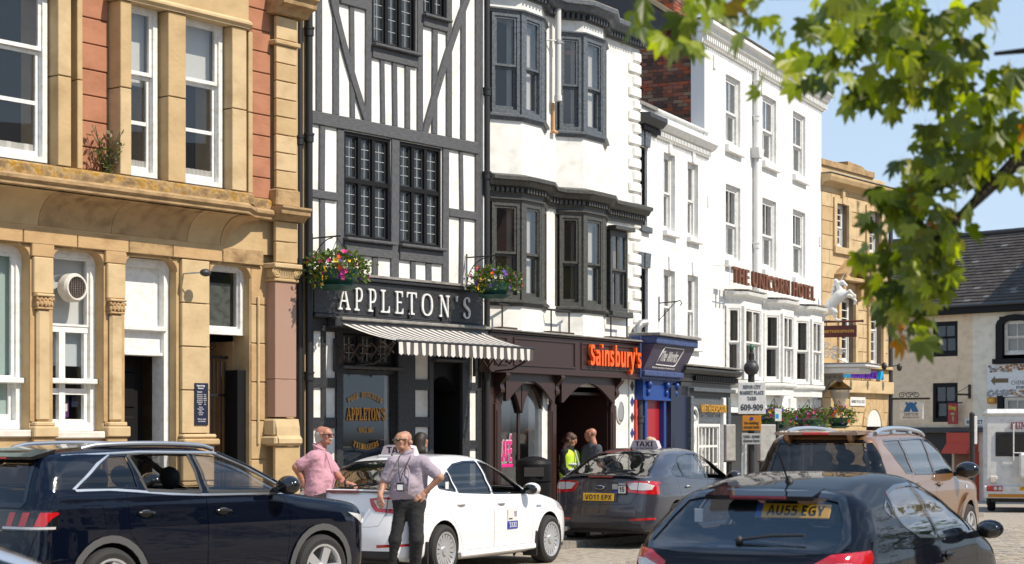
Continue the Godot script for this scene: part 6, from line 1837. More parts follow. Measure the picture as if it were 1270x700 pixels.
# triangles of the shell: [positions, normals], three per triangle; one side is worked out and mirrored
func shell_mesh(s: Shell, lo: Vector3, hi: Vector3, h := 0.05) -> Array:
	var n := Vector3i(((hi - lo) / h).ceil()) + Vector3i.ONE
	var K := int(ceil(hi.z / h))
	n.z = 2 * K + 1
	lo.z = -K * h
	var F := PackedFloat32Array()
	F.resize(n.x * n.y * n.z)
	for k in range(K, n.z):
		for j in n.y:
			for i in n.x:
				var val := s.f(lo + Vector3(i, j, k) * h)
				F[(k * n.y + j) * n.x + i] = val
				F[((2 * K - k) * n.y + j) * n.x + i] = val
	var ids := {}
	var vs := PackedVector3Array(); var ns := PackedVector3Array()
	var sx := 1; var sy := n.x; var sz := n.x * n.y
	var offs := [0, sx, sy, sx + sy, sz, sz + sx, sz + sy, sz + sx + sy]
	var cor := [Vector3(0, 0, 0), Vector3(1, 0, 0), Vector3(0, 1, 0), Vector3(1, 1, 0), Vector3(0, 0, 1), Vector3(1, 0, 1), Vector3(0, 1, 1), Vector3(1, 1, 1)]
	var edges := [[0, 1], [2, 3], [4, 5], [6, 7], [0, 2], [1, 3], [4, 6], [5, 7], [0, 4], [1, 5], [2, 6], [3, 7]]
	for k in range(K, n.z - 1):
		for j in n.y - 1:
			for i in n.x - 1:
				var q := (k * n.y + j) * n.x + i
				var neg := 0
				for e in 8:
					if F[q + offs[e]] < 0: neg += 1
				if neg == 0 or neg == 8: continue
				var sum := Vector3.ZERO
				var c := 0
				for e in edges:
					var a := F[q + offs[e[0]]]; var b := F[q + offs[e[1]]]
					if (a < 0) != (b < 0):
						sum += cor[e[0]].lerp(cor[e[1]], a / (a - b)); c += 1
				var p := lo + (Vector3(i, j, k) + sum / c) * h
				for it in 2:
					var g := s.grad(p)
					p -= g * s.f(p) / maxf(g.length_squared(), 0.2)
				var nn := s.grad(p).normalized()
				ids[q] = vs.size()
				vs.append(p); ns.append(nn)
				ids[((2 * K - 1 - k) * n.y + j) * n.x + i] = vs.size()
				vs.append(Vector3(p.x, p.y, -p.z)); ns.append(Vector3(nn.x, nn.y, -nn.z))
	var P := PackedVector3Array(); var N := PackedVector3Array()
	for k in range(1, n.z - 1):
		for j in range(1, n.y - 1):
			for i in range(1, n.x - 1):
				var q := (k * n.y + j) * n.x + i
				var a := F[q] < 0
				for ax in [[sx, sy, sz], [sy, sz, sx], [sz, sx, sy]]:
					if (F[q + ax[0]] < 0) == a: continue
					var w := [q, q - ax[1], q - ax[1] - ax[2], q - ax[2]]
					if not (ids.has(w[0]) and ids.has(w[1]) and ids.has(w[2]) and ids.has(w[3])): continue
					var t := [ids[w[0]], ids[w[1]], ids[w[2]], ids[w[3]]]
					if not a: t = [t[3], t[2], t[1], t[0]]
					for e in [[0, 1, 2], [0, 2, 3]]:
						for m in e: P.append(vs[t[m]]); N.append(ns[t[m]])
	return [P, N]


func flat2(p: Vector3, how: String) -> Vector2:
	if how == "side": return V2(p.x, p.y)
	if how == "top": return V2(p.x, p.z)
	return V2(p.z, p.y)


# splits triangles by a polygon seen from one direction: [inside, outside]
func cut(tris: Array, how: String, sgn: float, poly: PackedVector2Array) -> Array:
	var P: PackedVector3Array = tris[0]; var N: PackedVector3Array = tris[1]
	var ip := PackedVector3Array(); var iN := PackedVector3Array(); var op := PackedVector3Array(); var oN := PackedVector3Array()
	var lo := poly[0]; var hi := poly[0]
	for p in poly:
		lo = lo.min(p); hi = hi.max(p)
	for t in range(0, P.size(), 3):
		var nn := N[t] + N[t + 1] + N[t + 2]
		var facing := false
		match how:
			"side": facing = nn.z * sgn > 0.5
			"top": facing = nn.y > 0.6
			"rear": facing = nn.x < -0.45
			"front": facing = nn.x > 0.45
		var a := flat2(P[t], how); var b := flat2(P[t + 1], how); var c := flat2(P[t + 2], how)
		if facing:
			var l := a.min(b).min(c); var h := a.max(b).max(c)
			facing = not (l.x > hi.x or h.x < lo.x or l.y > hi.y or h.y < lo.y)
		var area := (b - a).cross(c - a)
		if not facing or absf(area) < 1e-7:
			for k in 3: op.append(P[t + k]); oN.append(N[t + k])
			continue
		var tri := PackedVector2Array([a, b, c])
		var part_in := Geometry2D.intersect_polygons(tri, poly)
		if part_in.is_empty():
			for k in 3: op.append(P[t + k]); oN.append(N[t + k])
			continue
		var part_out := Geometry2D.clip_polygons(tri, poly)
		for side in 2:
			for g in (part_in if side == 0 else part_out):
				if g.size() < 3: continue
				var ti := Geometry2D.triangulate_polygon(g)
				for m in range(0, ti.size(), 3):
					var x0: Vector2 = g[ti[m]]; var x1: Vector2 = g[ti[m + 1]]; var x2: Vector2 = g[ti[m + 2]]
					var ar := (x1 - x0).cross(x2 - x0)
					if absf(ar) < 1e-9: continue
					if (ar > 0) != (area > 0):
						var sw := x1; x1 = x2; x2 = sw
					for x in [x0, x1, x2]:
						var w1: float = (x - a).cross(c - a) / area
						var w2: float = (b - a).cross(x - a) / area
						var pp := P[t] * (1 - w1 - w2) + P[t + 1] * w1 + P[t + 2] * w2
						var pn := (N[t] * (1 - w1 - w2) + N[t + 1] * w1 + N[t + 2] * w2).normalized()
						if side == 0: ip.append(pp); iN.append(pn)
						else: op.append(pp); oN.append(pn)
	return [[ip, iN], [op, oN]]


func skin(tris: Array, out := 0.0) -> MB:
	var m := mb()
	var P: PackedVector3Array = tris[0]; var N: PackedVector3Array = tris[1]
	for t in range(0, P.size(), 3):
		m.ntri(P[t] + N[t] * out, P[t + 1] + N[t + 1] * out, P[t + 2] + N[t + 2] * out, N[t], N[t + 1], N[t + 2])
	return m


func skin2(tris: Array, a: float, b: float) -> MB:              # both faces of a pane
	var m := skin(tris, a)
	var k := skin(tris, b)
	m.v.append_array(k.v); m.n.append_array(k.n)
	return m


func pv(a: Array) -> PackedVector2Array:
	var out := PackedVector2Array()
	for i in range(0, a.size(), 2): out.append(V2(a[i], a[i + 1]))
	return out


func flip(p: PackedVector2Array) -> PackedVector2Array:
	var out := PackedVector2Array()
	for q in p: out.append(V2(-q.x, q.y))
	return out


func grown(p: PackedVector2Array, d: float) -> PackedVector2Array:
	var g := Geometry2D.offset_polygon(p, d, Geometry2D.JOIN_ROUND if d > 0 else Geometry2D.JOIN_MITER)
	return g[0] if g.size() else p


func disc(x: float, y: float, r: float, n := 28) -> PackedVector2Array:
	var out := PackedVector2Array()
	for k in n: out.append(V2(x + r * cos(TAU * k / n), y + r * sin(TAU * k / n)))
	return out


class Cutter:
	var host
	var o: Node3D
	var body: Array

	# cut one panel out of the shell and add it as a part
	func panel(called: String, how: String, sgn: float, poly: PackedVector2Array, m: Material, out := 0.0, gap := 0.0, parent: Node3D = null) -> MeshInstance3D:
		var r: Array = host.cut(body, how, sgn, poly)
		body = r[1]
		var t: Array = r[0]
		if gap > 0.0: t = host.cut(t, how, sgn, host.grown(poly, -gap))[0]
		if t[0].size() == 0: return null
		return host.part(called, host.skin(t, out), m, parent if parent else o)

	# a pane with a trim band round it
	func glazed(called: String, how: String, sgn: float, poly: PackedVector2Array, glass: Material, trim: Material, band := 0.02, open := false) -> void:
		var r: Array = host.cut(body, how, sgn, host.grown(poly, band))
		body = r[1]
		var q: Array = host.cut(r[0], how, sgn, poly)
		var n: Node3D = host.sub(called, o)
		if q[1][0].size(): host.part("trim", host.skin(q[1], 0.004), trim, n)
		if not open and q[0][0].size(): host.part("pane", host.skin2(q[0], -0.004, -0.009), glass, n)


func wheel(o: Node3D, x: float, z: float, r: float, width: float, style: String) -> void:
	var w := sub("wheel", o)
	w.position = Vector3(x, r, z)
	if z < 0: w.rotation.y = PI
	var rr := r * 0.70
	part("tyre", mb().lathe(Vector3(0, 0, -width / 2), [V2(rr, 0.0), V2(r * 0.86, -0.008), V2(r * 0.965, 0.015), V2(r, 0.05), V2(r, width - 0.05), V2(r * 0.965, width - 0.015), V2(r * 0.86, width + 0.006), V2(rr, width - 0.005), V2(rr, 0.0)], 40, Vector3.BACK), M.tyre, w)
	var face := width / 2 - 0.012
	var rm := mb()
	rm.lathe(Vector3(0, 0, 0), [V2(rr + 0.012, face - 0.01), V2(rr + 0.008, face + 0.012), V2(rr - 0.012, face + 0.010), V2(rr - 0.025, face - 0.02), V2(rr - 0.03, -0.05)].map(func(p): return p), 40, Vector3.BACK)
	var n := 18 if style == "many" else 5 if style == "five" else 7
	for k in n:
		var a := TAU * k / n
		var d := Vector3(cos(a), sin(a), 0); var t := Vector3(-sin(a), cos(a), 0)
		var w0 := 0.016 if style == "many" else 0.045; var w1 := 0.024 if style == "many" else 0.05
		var i0 := d * 0.05 + Vector3(0, 0, face - 0.015); var i1 := d * (rr - 0.02) + Vector3(0, 0, face - 0.002)
		var nn := Vector3(0, 0, 1)
		var A := i0 - t * w0; var B := i0 + t * w0; var C := i1 + t * w1; var D := i1 - t * w1
		var dn := Vector3(0, 0, -0.03)
		for q in [[A, D, C, B, nn], [A + dn, A, B, B + dn, -d], [B, C, C + dn, B + dn, t], [D, A, A + dn, D + dn, -t]]:
			rm.ntri(q[0], q[1], q[2], q[4], q[4], q[4]); rm.ntri(q[0], q[2], q[3], q[4], q[4], q[4])
	part("rim", rm, M.rim, w)
	part("hub", mb().lathe(Vector3.ZERO, [V2(0.062, face - 0.02), V2(0.058, face + 0.004), V2(0.0, face + 0.010)], 20, Vector3.BACK), M.rim, w)
	part("brake_disc", mb().lathe(Vector3.ZERO, [V2(rr - 0.03, -0.03), V2(0.0, -0.028)], 24, Vector3.BACK), M.rim_dark, w)


func plate(o: Node3D, words: String, at: Vector3, turn: Basis, blue := false) -> void:
	var n := sub("number_plate", o)
	n.transform = Transform3D(turn, at)
	part("sheet", mb().bbox(-0.26, -0.056, -0.004, 0.26, 0.056, 0.004, 0.003), M.plate_yellow, n)
	if blue: part("band", mb().box(-0.26, -0.055, 0.004, -0.215, 0.055, 0.006), M.plate_blue, n)
	lettering("characters", words, M.ink, n, Vector3(0.02 if blue else 0.0, 0, 0.006), 0.40 if blue else 0.45, 0.078, 0.003, "Droid Sans", 700)


func seats(o: Node3D, pale: bool, front_x: float, rear_x: float, base: float, lean := 0.10) -> void:
	var m: Material = M.seat_pale if pale else M.seat
	for q in [[front_x, 0.36, 0.25], [front_x, -0.36, 0.25], [rear_x, 0.34, 0.27], [rear_x, -0.34, 0.27]]:
		var s := sub("seat", o)
		part("cushion", mb().bbox(q[0] - 0.05, base, q[1] - q[2], q[0] + 0.46, base + 0.16, q[1] + q[2], 0.05), m, s)
		var bk := mb().bbox(-0.07, 0.0, -q[2], 0.07, 0.62, q[2], 0.06)
		part("backrest", bk.moved(Transform3D(Basis(Vector3.BACK, lean), Vector3(q[0] - 0.08, base + 0.08, q[1]))), m, s)
		var hr := mb().ball(Vector3.ZERO, Vector3(0.06, 0.11, 0.14), 12)
		part("headrest", hr.moved(Transform3D(Basis(Vector3.BACK, lean), Vector3(q[0] - 0.19, base + 0.80, q[1]))), m, s)


func underside(o: Node3D, front: float, rear: float, half: float, clear: float, fx: float, rx: float, r: float, arch: float) -> void:
	part("underbody", mb().box(rear + 0.25, clear - 0.02, -half * 0.80, front - 0.25, clear + 0.14, half * 0.80), M.plastic, o)
	for x in [fx, rx]:
		for s in [-1.0, 1.0]:
			var l := mb().lathe(Vector3(x, r, s * (half - 0.42)), [V2(0.0, 0.0), V2(arch + 0.02, 0.0), V2(arch + 0.02, 0.37)], 28, Vector3(0, 0, s))
			var keep := mb()
			for t in range(0, l.v.size(), 3):                       # the liner is only the upper part
				var c := (l.v[t] + l.v[t + 1] + l.v[t + 2]) / 3.0
				if c.y > r - 0.16:
					for k in 3: keep.v.append(l.v[t + k])
			part("arch_liner", keep, M.plastic, o)


func mirror(o: Node3D, x: float, y: float, z: float, paint: Material, size := 1.0) -> void:
	for s in [-1.0, 1.0]:
		var n := sub("door_mirror", o)
		part("stalk", mb().bar(Vector3(x, y - 0.06, s * (z - 0.12)), Vector3(x - 0.02, y - 0.03, s * z), 0.07, 0.05, Vector3.UP), M.plastic, n)
		part("shell", mb().ball(Vector3(x + 0.01, y, s * (z + 0.06)), Vector3(0.09, 0.085, 0.125) * size, 16), paint, n)
		part("glass", mb().ball(Vector3(x - 0.035, y - 0.005, s * (z + 0.06)), Vector3(0.055, 0.072, 0.108) * size, 14), M.gloss_black, n)


func lining(o: Node3D, body: Array, x0: float, x1: float, y0: float) -> void:
	var P: PackedVector3Array = body[0]; var N: PackedVector3Array = body[1]
	var m := mb()
	for t in range(0, P.size(), 3):
		var c := (P[t] + P[t + 1] + P[t + 2]) / 3.0
		if c.x < x0 or c.x > x1 or c.y < y0: continue
		m.ntri(P[t] - N[t] * 0.03, P[t + 2] - N[t + 2] * 0.03, P[t + 1] - N[t + 1] * 0.03, -N[t], -N[t + 2], -N[t + 1])
	part("cabin_lining", m, M.cabin, o)


func handle(o: Node3D, x: float, y: float, z: float, m: Material) -> void:
	for s in [-1.0, 1.0]:
		var n := sub("door_handle", o)
		part("cup", mb().ball(Vector3(x, y, s * (z - 0.008)), Vector3(0.075, 0.035, 0.012), 12), M.plastic if m != M.car_white else M.pipe_white, n)
		part("grip", mb().tube([Vector3(x + 0.09, y + 0.002, s * z), Vector3(x + 0.04, y + 0.008, s * (z + 0.022)), Vector3(x - 0.05, y + 0.01, s * (z + 0.022)), Vector3(x - 0.10, y + 0.006, s * z)], 0.013, 8), m, n)


func wiper(o: Node3D, a: Vector3, b: Vector3) -> void:
	var n := sub("rear_wiper", o)
	part("arm", mb().tube([a, a.lerp(b, 0.5) + Vector3(0, 0.012, 0), b], 0.012, 6), M.plastic, n)
	part("pivot", mb().ball(a, Vector3(0.03, 0.03, 0.03), 8), M.plastic, n)


# ---- five-door hatch saloon used as taxi
func saloon(o: Node3D, paint: Material) -> void:
	var s := make_shell([V2(2.33, 0.24), V2(2.38, 0.42), V2(2.35, 0.62), V2(2.22, 0.74), V2(1.90, 0.87), V2(1.45, 0.965), V2(1.05, 1.035), V2(0.85, 1.11), V2(0.50, 1.30), V2(0.15, 1.435), V2(-0.20, 1.49), V2(-0.60, 1.505), V2(-1.0, 1.48), V2(-1.40, 1.385), V2(-1.78, 1.235), V2(-2.06, 1.115), V2(-2.22, 1.075), V2(-2.29, 1.04), V2(-2.31, 0.95), V2(-2.345, 0.80), V2(-2.385, 0.66), V2(-2.405, 0.52), V2(-2.38, 0.36), V2(-2.28, 0.25), V2(-1.2, 0.20), V2(0.0, 0.18), V2(1.4, 0.19)],
		[V2(-2.40, 0.0), V2(-2.395, 0.35), V2(-2.35, 0.62), V2(-2.24, 0.78), V2(-2.05, 0.87), V2(-1.6, 0.93), V2(-0.8, 0.945), V2(0.2, 0.945), V2(1.2, 0.935), V2(1.7, 0.90), V2(2.05, 0.81), V2(2.25, 0.66), V2(2.35, 0.42), V2(2.385, 0.0)],
		[[0.18, 0.82], [0.30, 0.915], [0.55, 0.945], [0.75, 0.94], [0.92, 0.905], [1.02, 0.865], [1.20, 0.765], [1.40, 0.655], [1.55, 0.56]])
	var c := Cutter.new()
	c.host = self
	c.o = o
	c.body = shell_mesh(s, Vector3(-2.55, 0.05, -1.05), Vector3(2.5, 1.65, 1.05), 0.055)
	var fx := 1.425; var rx := -1.425; var r := 0.325
	for g in [-1.0, 1.0]:
		for x in [fx, rx]:
			var q: Array = cut(c.body, "side", g, disc(x, r + 0.005, 0.375))
			c.body = q[1]
		c.glazed("side_window", "side", g, pv([0.76, 0.985, 0.10, 1.0, -0.11, 1.005, -0.11, 1.392, 0.10, 1.365, 0.42, 1.225]), M.car_glass, M.gloss_black, 0.022, g > 0)
		c.glazed("side_window", "side", g, pv([-0.19, 1.008, -0.98, 1.045, -1.00, 1.30, -0.80, 1.365, -0.50, 1.395, -0.19, 1.396]), M.privacy_glass, M.gloss_black, 0.022)
		c.glazed("quarter_window", "side", g, pv([-1.06, 1.055, -1.42, 1.10, -1.40, 1.13, -1.25, 1.20, -1.06, 1.275]), M.privacy_glass, M.gloss_black, 0.018)
		c.panel("front_door", "side", g, pv([0.92, 0.30, -0.14, 0.30, -0.15, 1.02, 0.2, 1.01, 0.86, 0.985, 0.95, 0.8]), paint, 0.0, 0.004)
		c.panel("rear_door", "side", g, pv([-0.15, 0.30, -0.92, 0.30, -1.10, 0.60, -1.30, 0.80, -1.36, 1.06, -1.0, 1.05, -0.15, 1.02]), paint, 0.0, 0.004)
		c.panel("fuel_flap" if g > 0 else "wing_patch", "side", g, pv([-1.72, 0.78, -1.90, 0.79, -1.90, 0.95, -1.73, 0.95]), paint, 0.0, 0.003)
		c.panel("side_vent", "side", g, pv([1.02, 0.775, 1.17, 0.775, 1.19, 0.80, 1.05, 0.81]), M.satin, 0.003)
		c.panel("headlamp", "side", g, pv([1.72, 0.74, 2.20, 0.64, 2.22, 0.72, 2.05, 0.80, 1.70, 0.88]), M.lamp_clear, 0.002)
		# rear lamps: red body, clear middle
		var lamp := pv([0.37, 0.985, 0.52, 1.005, 0.80, 1.0, 0.93, 0.95, 0.95, 0.86, 0.88, 0.80, 0.70, 0.81, 0.46, 0.835, 0.40, 0.90])
		var inner := pv([0.43, 0.965, 0.55, 0.98, 0.74, 0.975, 0.82, 0.935, 0.80, 0.875, 0.68, 0.865, 0.50, 0.875])
		var split := pv([0.600, 0.79, 0.610, 0.79, 0.625, 1.02, 0.615, 1.02])
		if g < 0:
			lamp = flip(lamp); inner = flip(inner); split = flip(split)
		c.panel("lamp_gap", "rear", 1, split, M.plastic, -0.002)
		var q2: Array = cut(c.body, "rear", 1, lamp)
		c.body = q2[1]
		var tl := sub("tail_lamp", o)
		var q3: Array = cut(q2[0], "rear", 1, inner)
		part("red_lens", skin(q3[1], 0.005), M.lamp_red, tl)
		part("clear_lens", skin(q3[0], 0.008), M.lamp_clear, tl)
		var refl := pv([0.50, 0.40, 0.84, 0.42, 0.84, 0.45, 0.50, 0.435])
		c.panel("reflector", "rear", 1, refl if g > 0 else flip(refl), M.lamp_red, 0.003)
	c.glazed("windscreen", "top", 1, pv([0.90, -0.64, 0.98, 0.0, 0.90, 0.64, 0.27, 0.535, 0.30, 0.0, 0.27, -0.535]), M.clear_glass, M.gloss_black, 0.03)
	c.glazed("rear_window", "top", 1, pv([-1.30, -0.50, -1.26, 0.0, -1.30, 0.50, -1.42, 0.54, -2.05, 0.66, -2.10, 0.6, -2.13, 0.0, -2.10, -0.6, -2.05, -0.66, -1.42, -0.54]), M.clear_glass, M.gloss_black, 0.03)
	# tailgate
	c.panel("tailgate", "rear", 1, pv([-0.66, 1.045, -0.62, 0.84, -0.52, 0.66, -0.40, 0.645, 0.40, 0.645, 0.52, 0.66, 0.62, 0.84, 0.66, 1.045, 0.3, 1.065, -0.3, 1.065]), paint, 0.0, 0.004)
	c.panel("bumper_grille", "rear", 1, pv([-0.72, 0.20, 0.72, 0.20, 0.66, 0.36, -0.66, 0.36]), M.plastic, 0.001)
	part("body", skin(c.body), paint, o)
	lining(o, c.body, -2.1, 1.0, 0.45)
	part("brake_strip", mb().bbox(-2.315, 1.052, -0.21, -2.285, 1.078, 0.21, 0.006), M.lamp_dark_red, o)
	part("spoiler_lip", mb().bbox(-2.30, 1.075, -0.62, -2.18, 1.095, 0.62, 0.01), paint, o)
	var bd := mb().ball(Vector3(-2.345, 0.905, 0), Vector3(0.012, 0.035, 0.085), 16)
	part("badge", bd, M.chrome, o)
	part("badge_field", mb().ball(Vector3(-2.352, 0.905, 0), Vector3(0.008, 0.026, 0.072), 16), M.navy, o)
	part("plate_recess", mb().bbox(-2.375, 0.685, -0.30, -2.30, 0.83, 0.30, 0.01), paint, o)
	part("exhaust", mb().tube([Vector3(-2.30, 0.27, -0.55), Vector3(-2.42, 0.26, -0.55)], 0.035, 10), M.steel, o)
	wiper(o, Vector3(-2.13, 1.125, 0.0), Vector3(-2.04, 1.165, 0.46))
	for x in [fx, rx]:
		for z in [0.82, -0.82]: wheel(o, x, z, r, 0.225, "many")
	for g in [-1.0, 1.0]:
		for x in [fx, rx]: part("mud_flap", mb().bbox(x - 0.42, 0.12, g * 0.80 - 0.10, x - 0.39, 0.46, g * 0.80 + 0.12, 0.01), M.plastic, o)
		part("sill_trim", mb().bbox(-1.0, 0.215, g * 0.885 - 0.02, 1.0, 0.30, g * 0.885 + 0.035, 0.02), paint, o)
	underside(o, 2.38, -2.4, 0.93, 0.22, fx, rx, r, 0.375)
	seats(o, false, 0.05, -0.85, 0.38)
	part("dashboard", mb().bbox(0.50, 0.72, -0.70, 0.95, 0.97, 0.70, 0.05), M.cabin, o)
	part("steering_wheel", mb().tube(range(20).map(func(k): return Vector3(0.42 + 0.06 * sin(TAU * k / 20.0), 0.90 + 0.17 * sin(TAU * k / 20.0), 0.36 + 0.18 * cos(TAU * k / 20.0))), 0.014, 6, true), M.cabin, o)
	part("parcel_shelf", mb().box(-2.05, 0.95, -0.66, -1.25, 0.98, 0.66), M.cabin, o)
	mirror(o, 0.72, 1.03, 0.93, paint)
	handle(o, -0.98, 0.88, 0.897, paint)
	handle(o, 0.06, 0.86, 0.902, paint)
	part("antenna", mb().tube([Vector3(-1.15, 1.46, 0), Vector3(-1.20, 1.50, 0)], 0.012, 6), M.plastic, o)


func roof_taxi_sign(car: Node3D, label: String) -> void:
	var n := thing("taxi_roof_sign", label, "sign", car.position + car.basis * Vector3(-1.0 if label.ends_with("white taxi") else -0.62, 1.47, 0), car.rotation.y)
	n.scale = Vector3.ONE * 0.92
	var poly := PackedVector2Array([V2(-0.27, 0.03), V2(0.27, 0.03), V2(0.22, 0.15), V2(0.16, 0.165), V2(-0.16, 0.165), V2(-0.22, 0.15)])
	var body := mb().prism(poly, -0.07, 0.07).moved(Transform3D(Basis(Vector3.UP, -PI / 2), Vector3.ZERO))
	part("lamp_body", body, M.roof_sign, n)
	part("foot", mb().bbox(-0.10, -0.01, -0.30, 0.10, 0.03, 0.30, 0.01), M.sign_white, n)
	lettering("lettering", "TAXI", M.ink, n, Vector3(-0.073, 0.095, 0), 0.34, 0.085, 0.006, "Droid Sans", 700, Basis(Vector3.UP, -PI / 2))
	lettering("lettering", "TAXI", M.ink, n, Vector3(0.073, 0.095, 0), 0.34, 0.085, 0.006, "Droid Sans", 700, Basis(Vector3.UP, PI / 2))


func repaint(o: Node, from: Material, to: Material) -> void:
	for c in o.get_children():
		if c is MeshInstance3D and c.material_override == from: c.material_override = to
		repaint(c, from, to)


func build_taxis() -> void:
	var turn := deg_to_rad(90.0 - 28.3)
	var w := thing("white_taxi", "white hatchback taxi with small roof sign behind the man in lilac", "taxi", Vector3(-0.953, 0, -24.49), turn, "taxis waiting on the rank")
	saloon(w, M.car_white)
	var g := w.duplicate()
	g.name = "grey_taxi"
	add_child(g)
	g.position = Vector3(2.45, 0.03, -30.4)
	g.set_meta("label", "dark grey hatchback taxi outside the brown shopfront")
	repaint(g, M.car_white, M.car_grey)
	for k in g.get_children():
		if k.name.begins_with("side_window") and k.has_node("pane"): k.get_node("pane").material_override = M.car_glass
		if k.name.begins_with("quarter_window") and k.has_node("pane"): k.get_node("pane").material_override = M.car_glass
	var back := Basis(Vector3.UP, -PI / 2) * Basis(Vector3.RIGHT, -0.12)
	plate(w, "SK14 PYO", Vector3(-2.385, 0.757, 0), back)
	plate(g, "VO11 EPX", Vector3(-2.385, 0.757, 0), back)
	roof_taxi_sign(w, "pale pink roof sign reading taxi on top of white taxi")
	roof_taxi_sign(g, "pale pink roof sign reading taxi on top of grey taxi")
	# door panel of the white taxi
	var d := sub("licence_sticker", w)
	part("sheet", mb().box(0.20, 0.62, 0.914, 0.46, 0.78, 0.917), M.sticker_white, d)
	part("blue_strip", mb().box(0.19, 0.52, 0.914, 0.47, 0.62, 0.918), M.sticker_blue, d)
	lettering("characters", "TAXI", M.sign_white, d, Vector3(0.33, 0.57, 0.919), 0.20, 0.065, 0.003, "Droid Serif", 700)
	lettering("characters", "10", M.sticker_blue, d, Vector3(0.40, 0.71, 0.919), 0.07, 0.075, 0.003)
	lettering("characters", "RIPON", M.ink, d, Vector3(0.27, 0.65, 0.919), 0.09, 0.02, 0.003)
	part("window_sticker", mb().box(-1.30, 1.08, 0.853, -1.22, 1.17, 0.857).moved(Transform3D(Basis(), Vector3(0.02, 0, -0.022))), M.sticker_white, w)
	# plate on the back of the grey taxi
	var p := sub("licence_plate", g)
	part("sheet", mb().bbox(-2.352, 0.80, 0.21, -2.340, 0.985, 0.45, 0.003), M.plastic, p)
	lettering("characters", "TAXI", M.sign_white, p, Vector3(-2.355, 0.958, 0.38), 0.12, 0.035, 0.003, "Droid Sans", 700, Basis(Vector3.UP, -PI / 2))
	part("number_field", mb().box(-2.357, 0.82, 0.32, -2.350, 0.93, 0.44), M.sign_white, p)
	lettering("characters", "15", M.ink, p, Vector3(-2.360, 0.878, 0.38), 0.08, 0.075, 0.003, "Droid Sans", 700, Basis(Vector3.UP, -PI / 2))
	part("blue_field", mb().box(-2.357, 0.815, 0.22, -2.350, 0.86, 0.31), M.sticker_blue, p)
	part("grey_field", mb().box(-2.357, 0.88, 0.22, -2.350, 0.96, 0.31), M.steel, p)


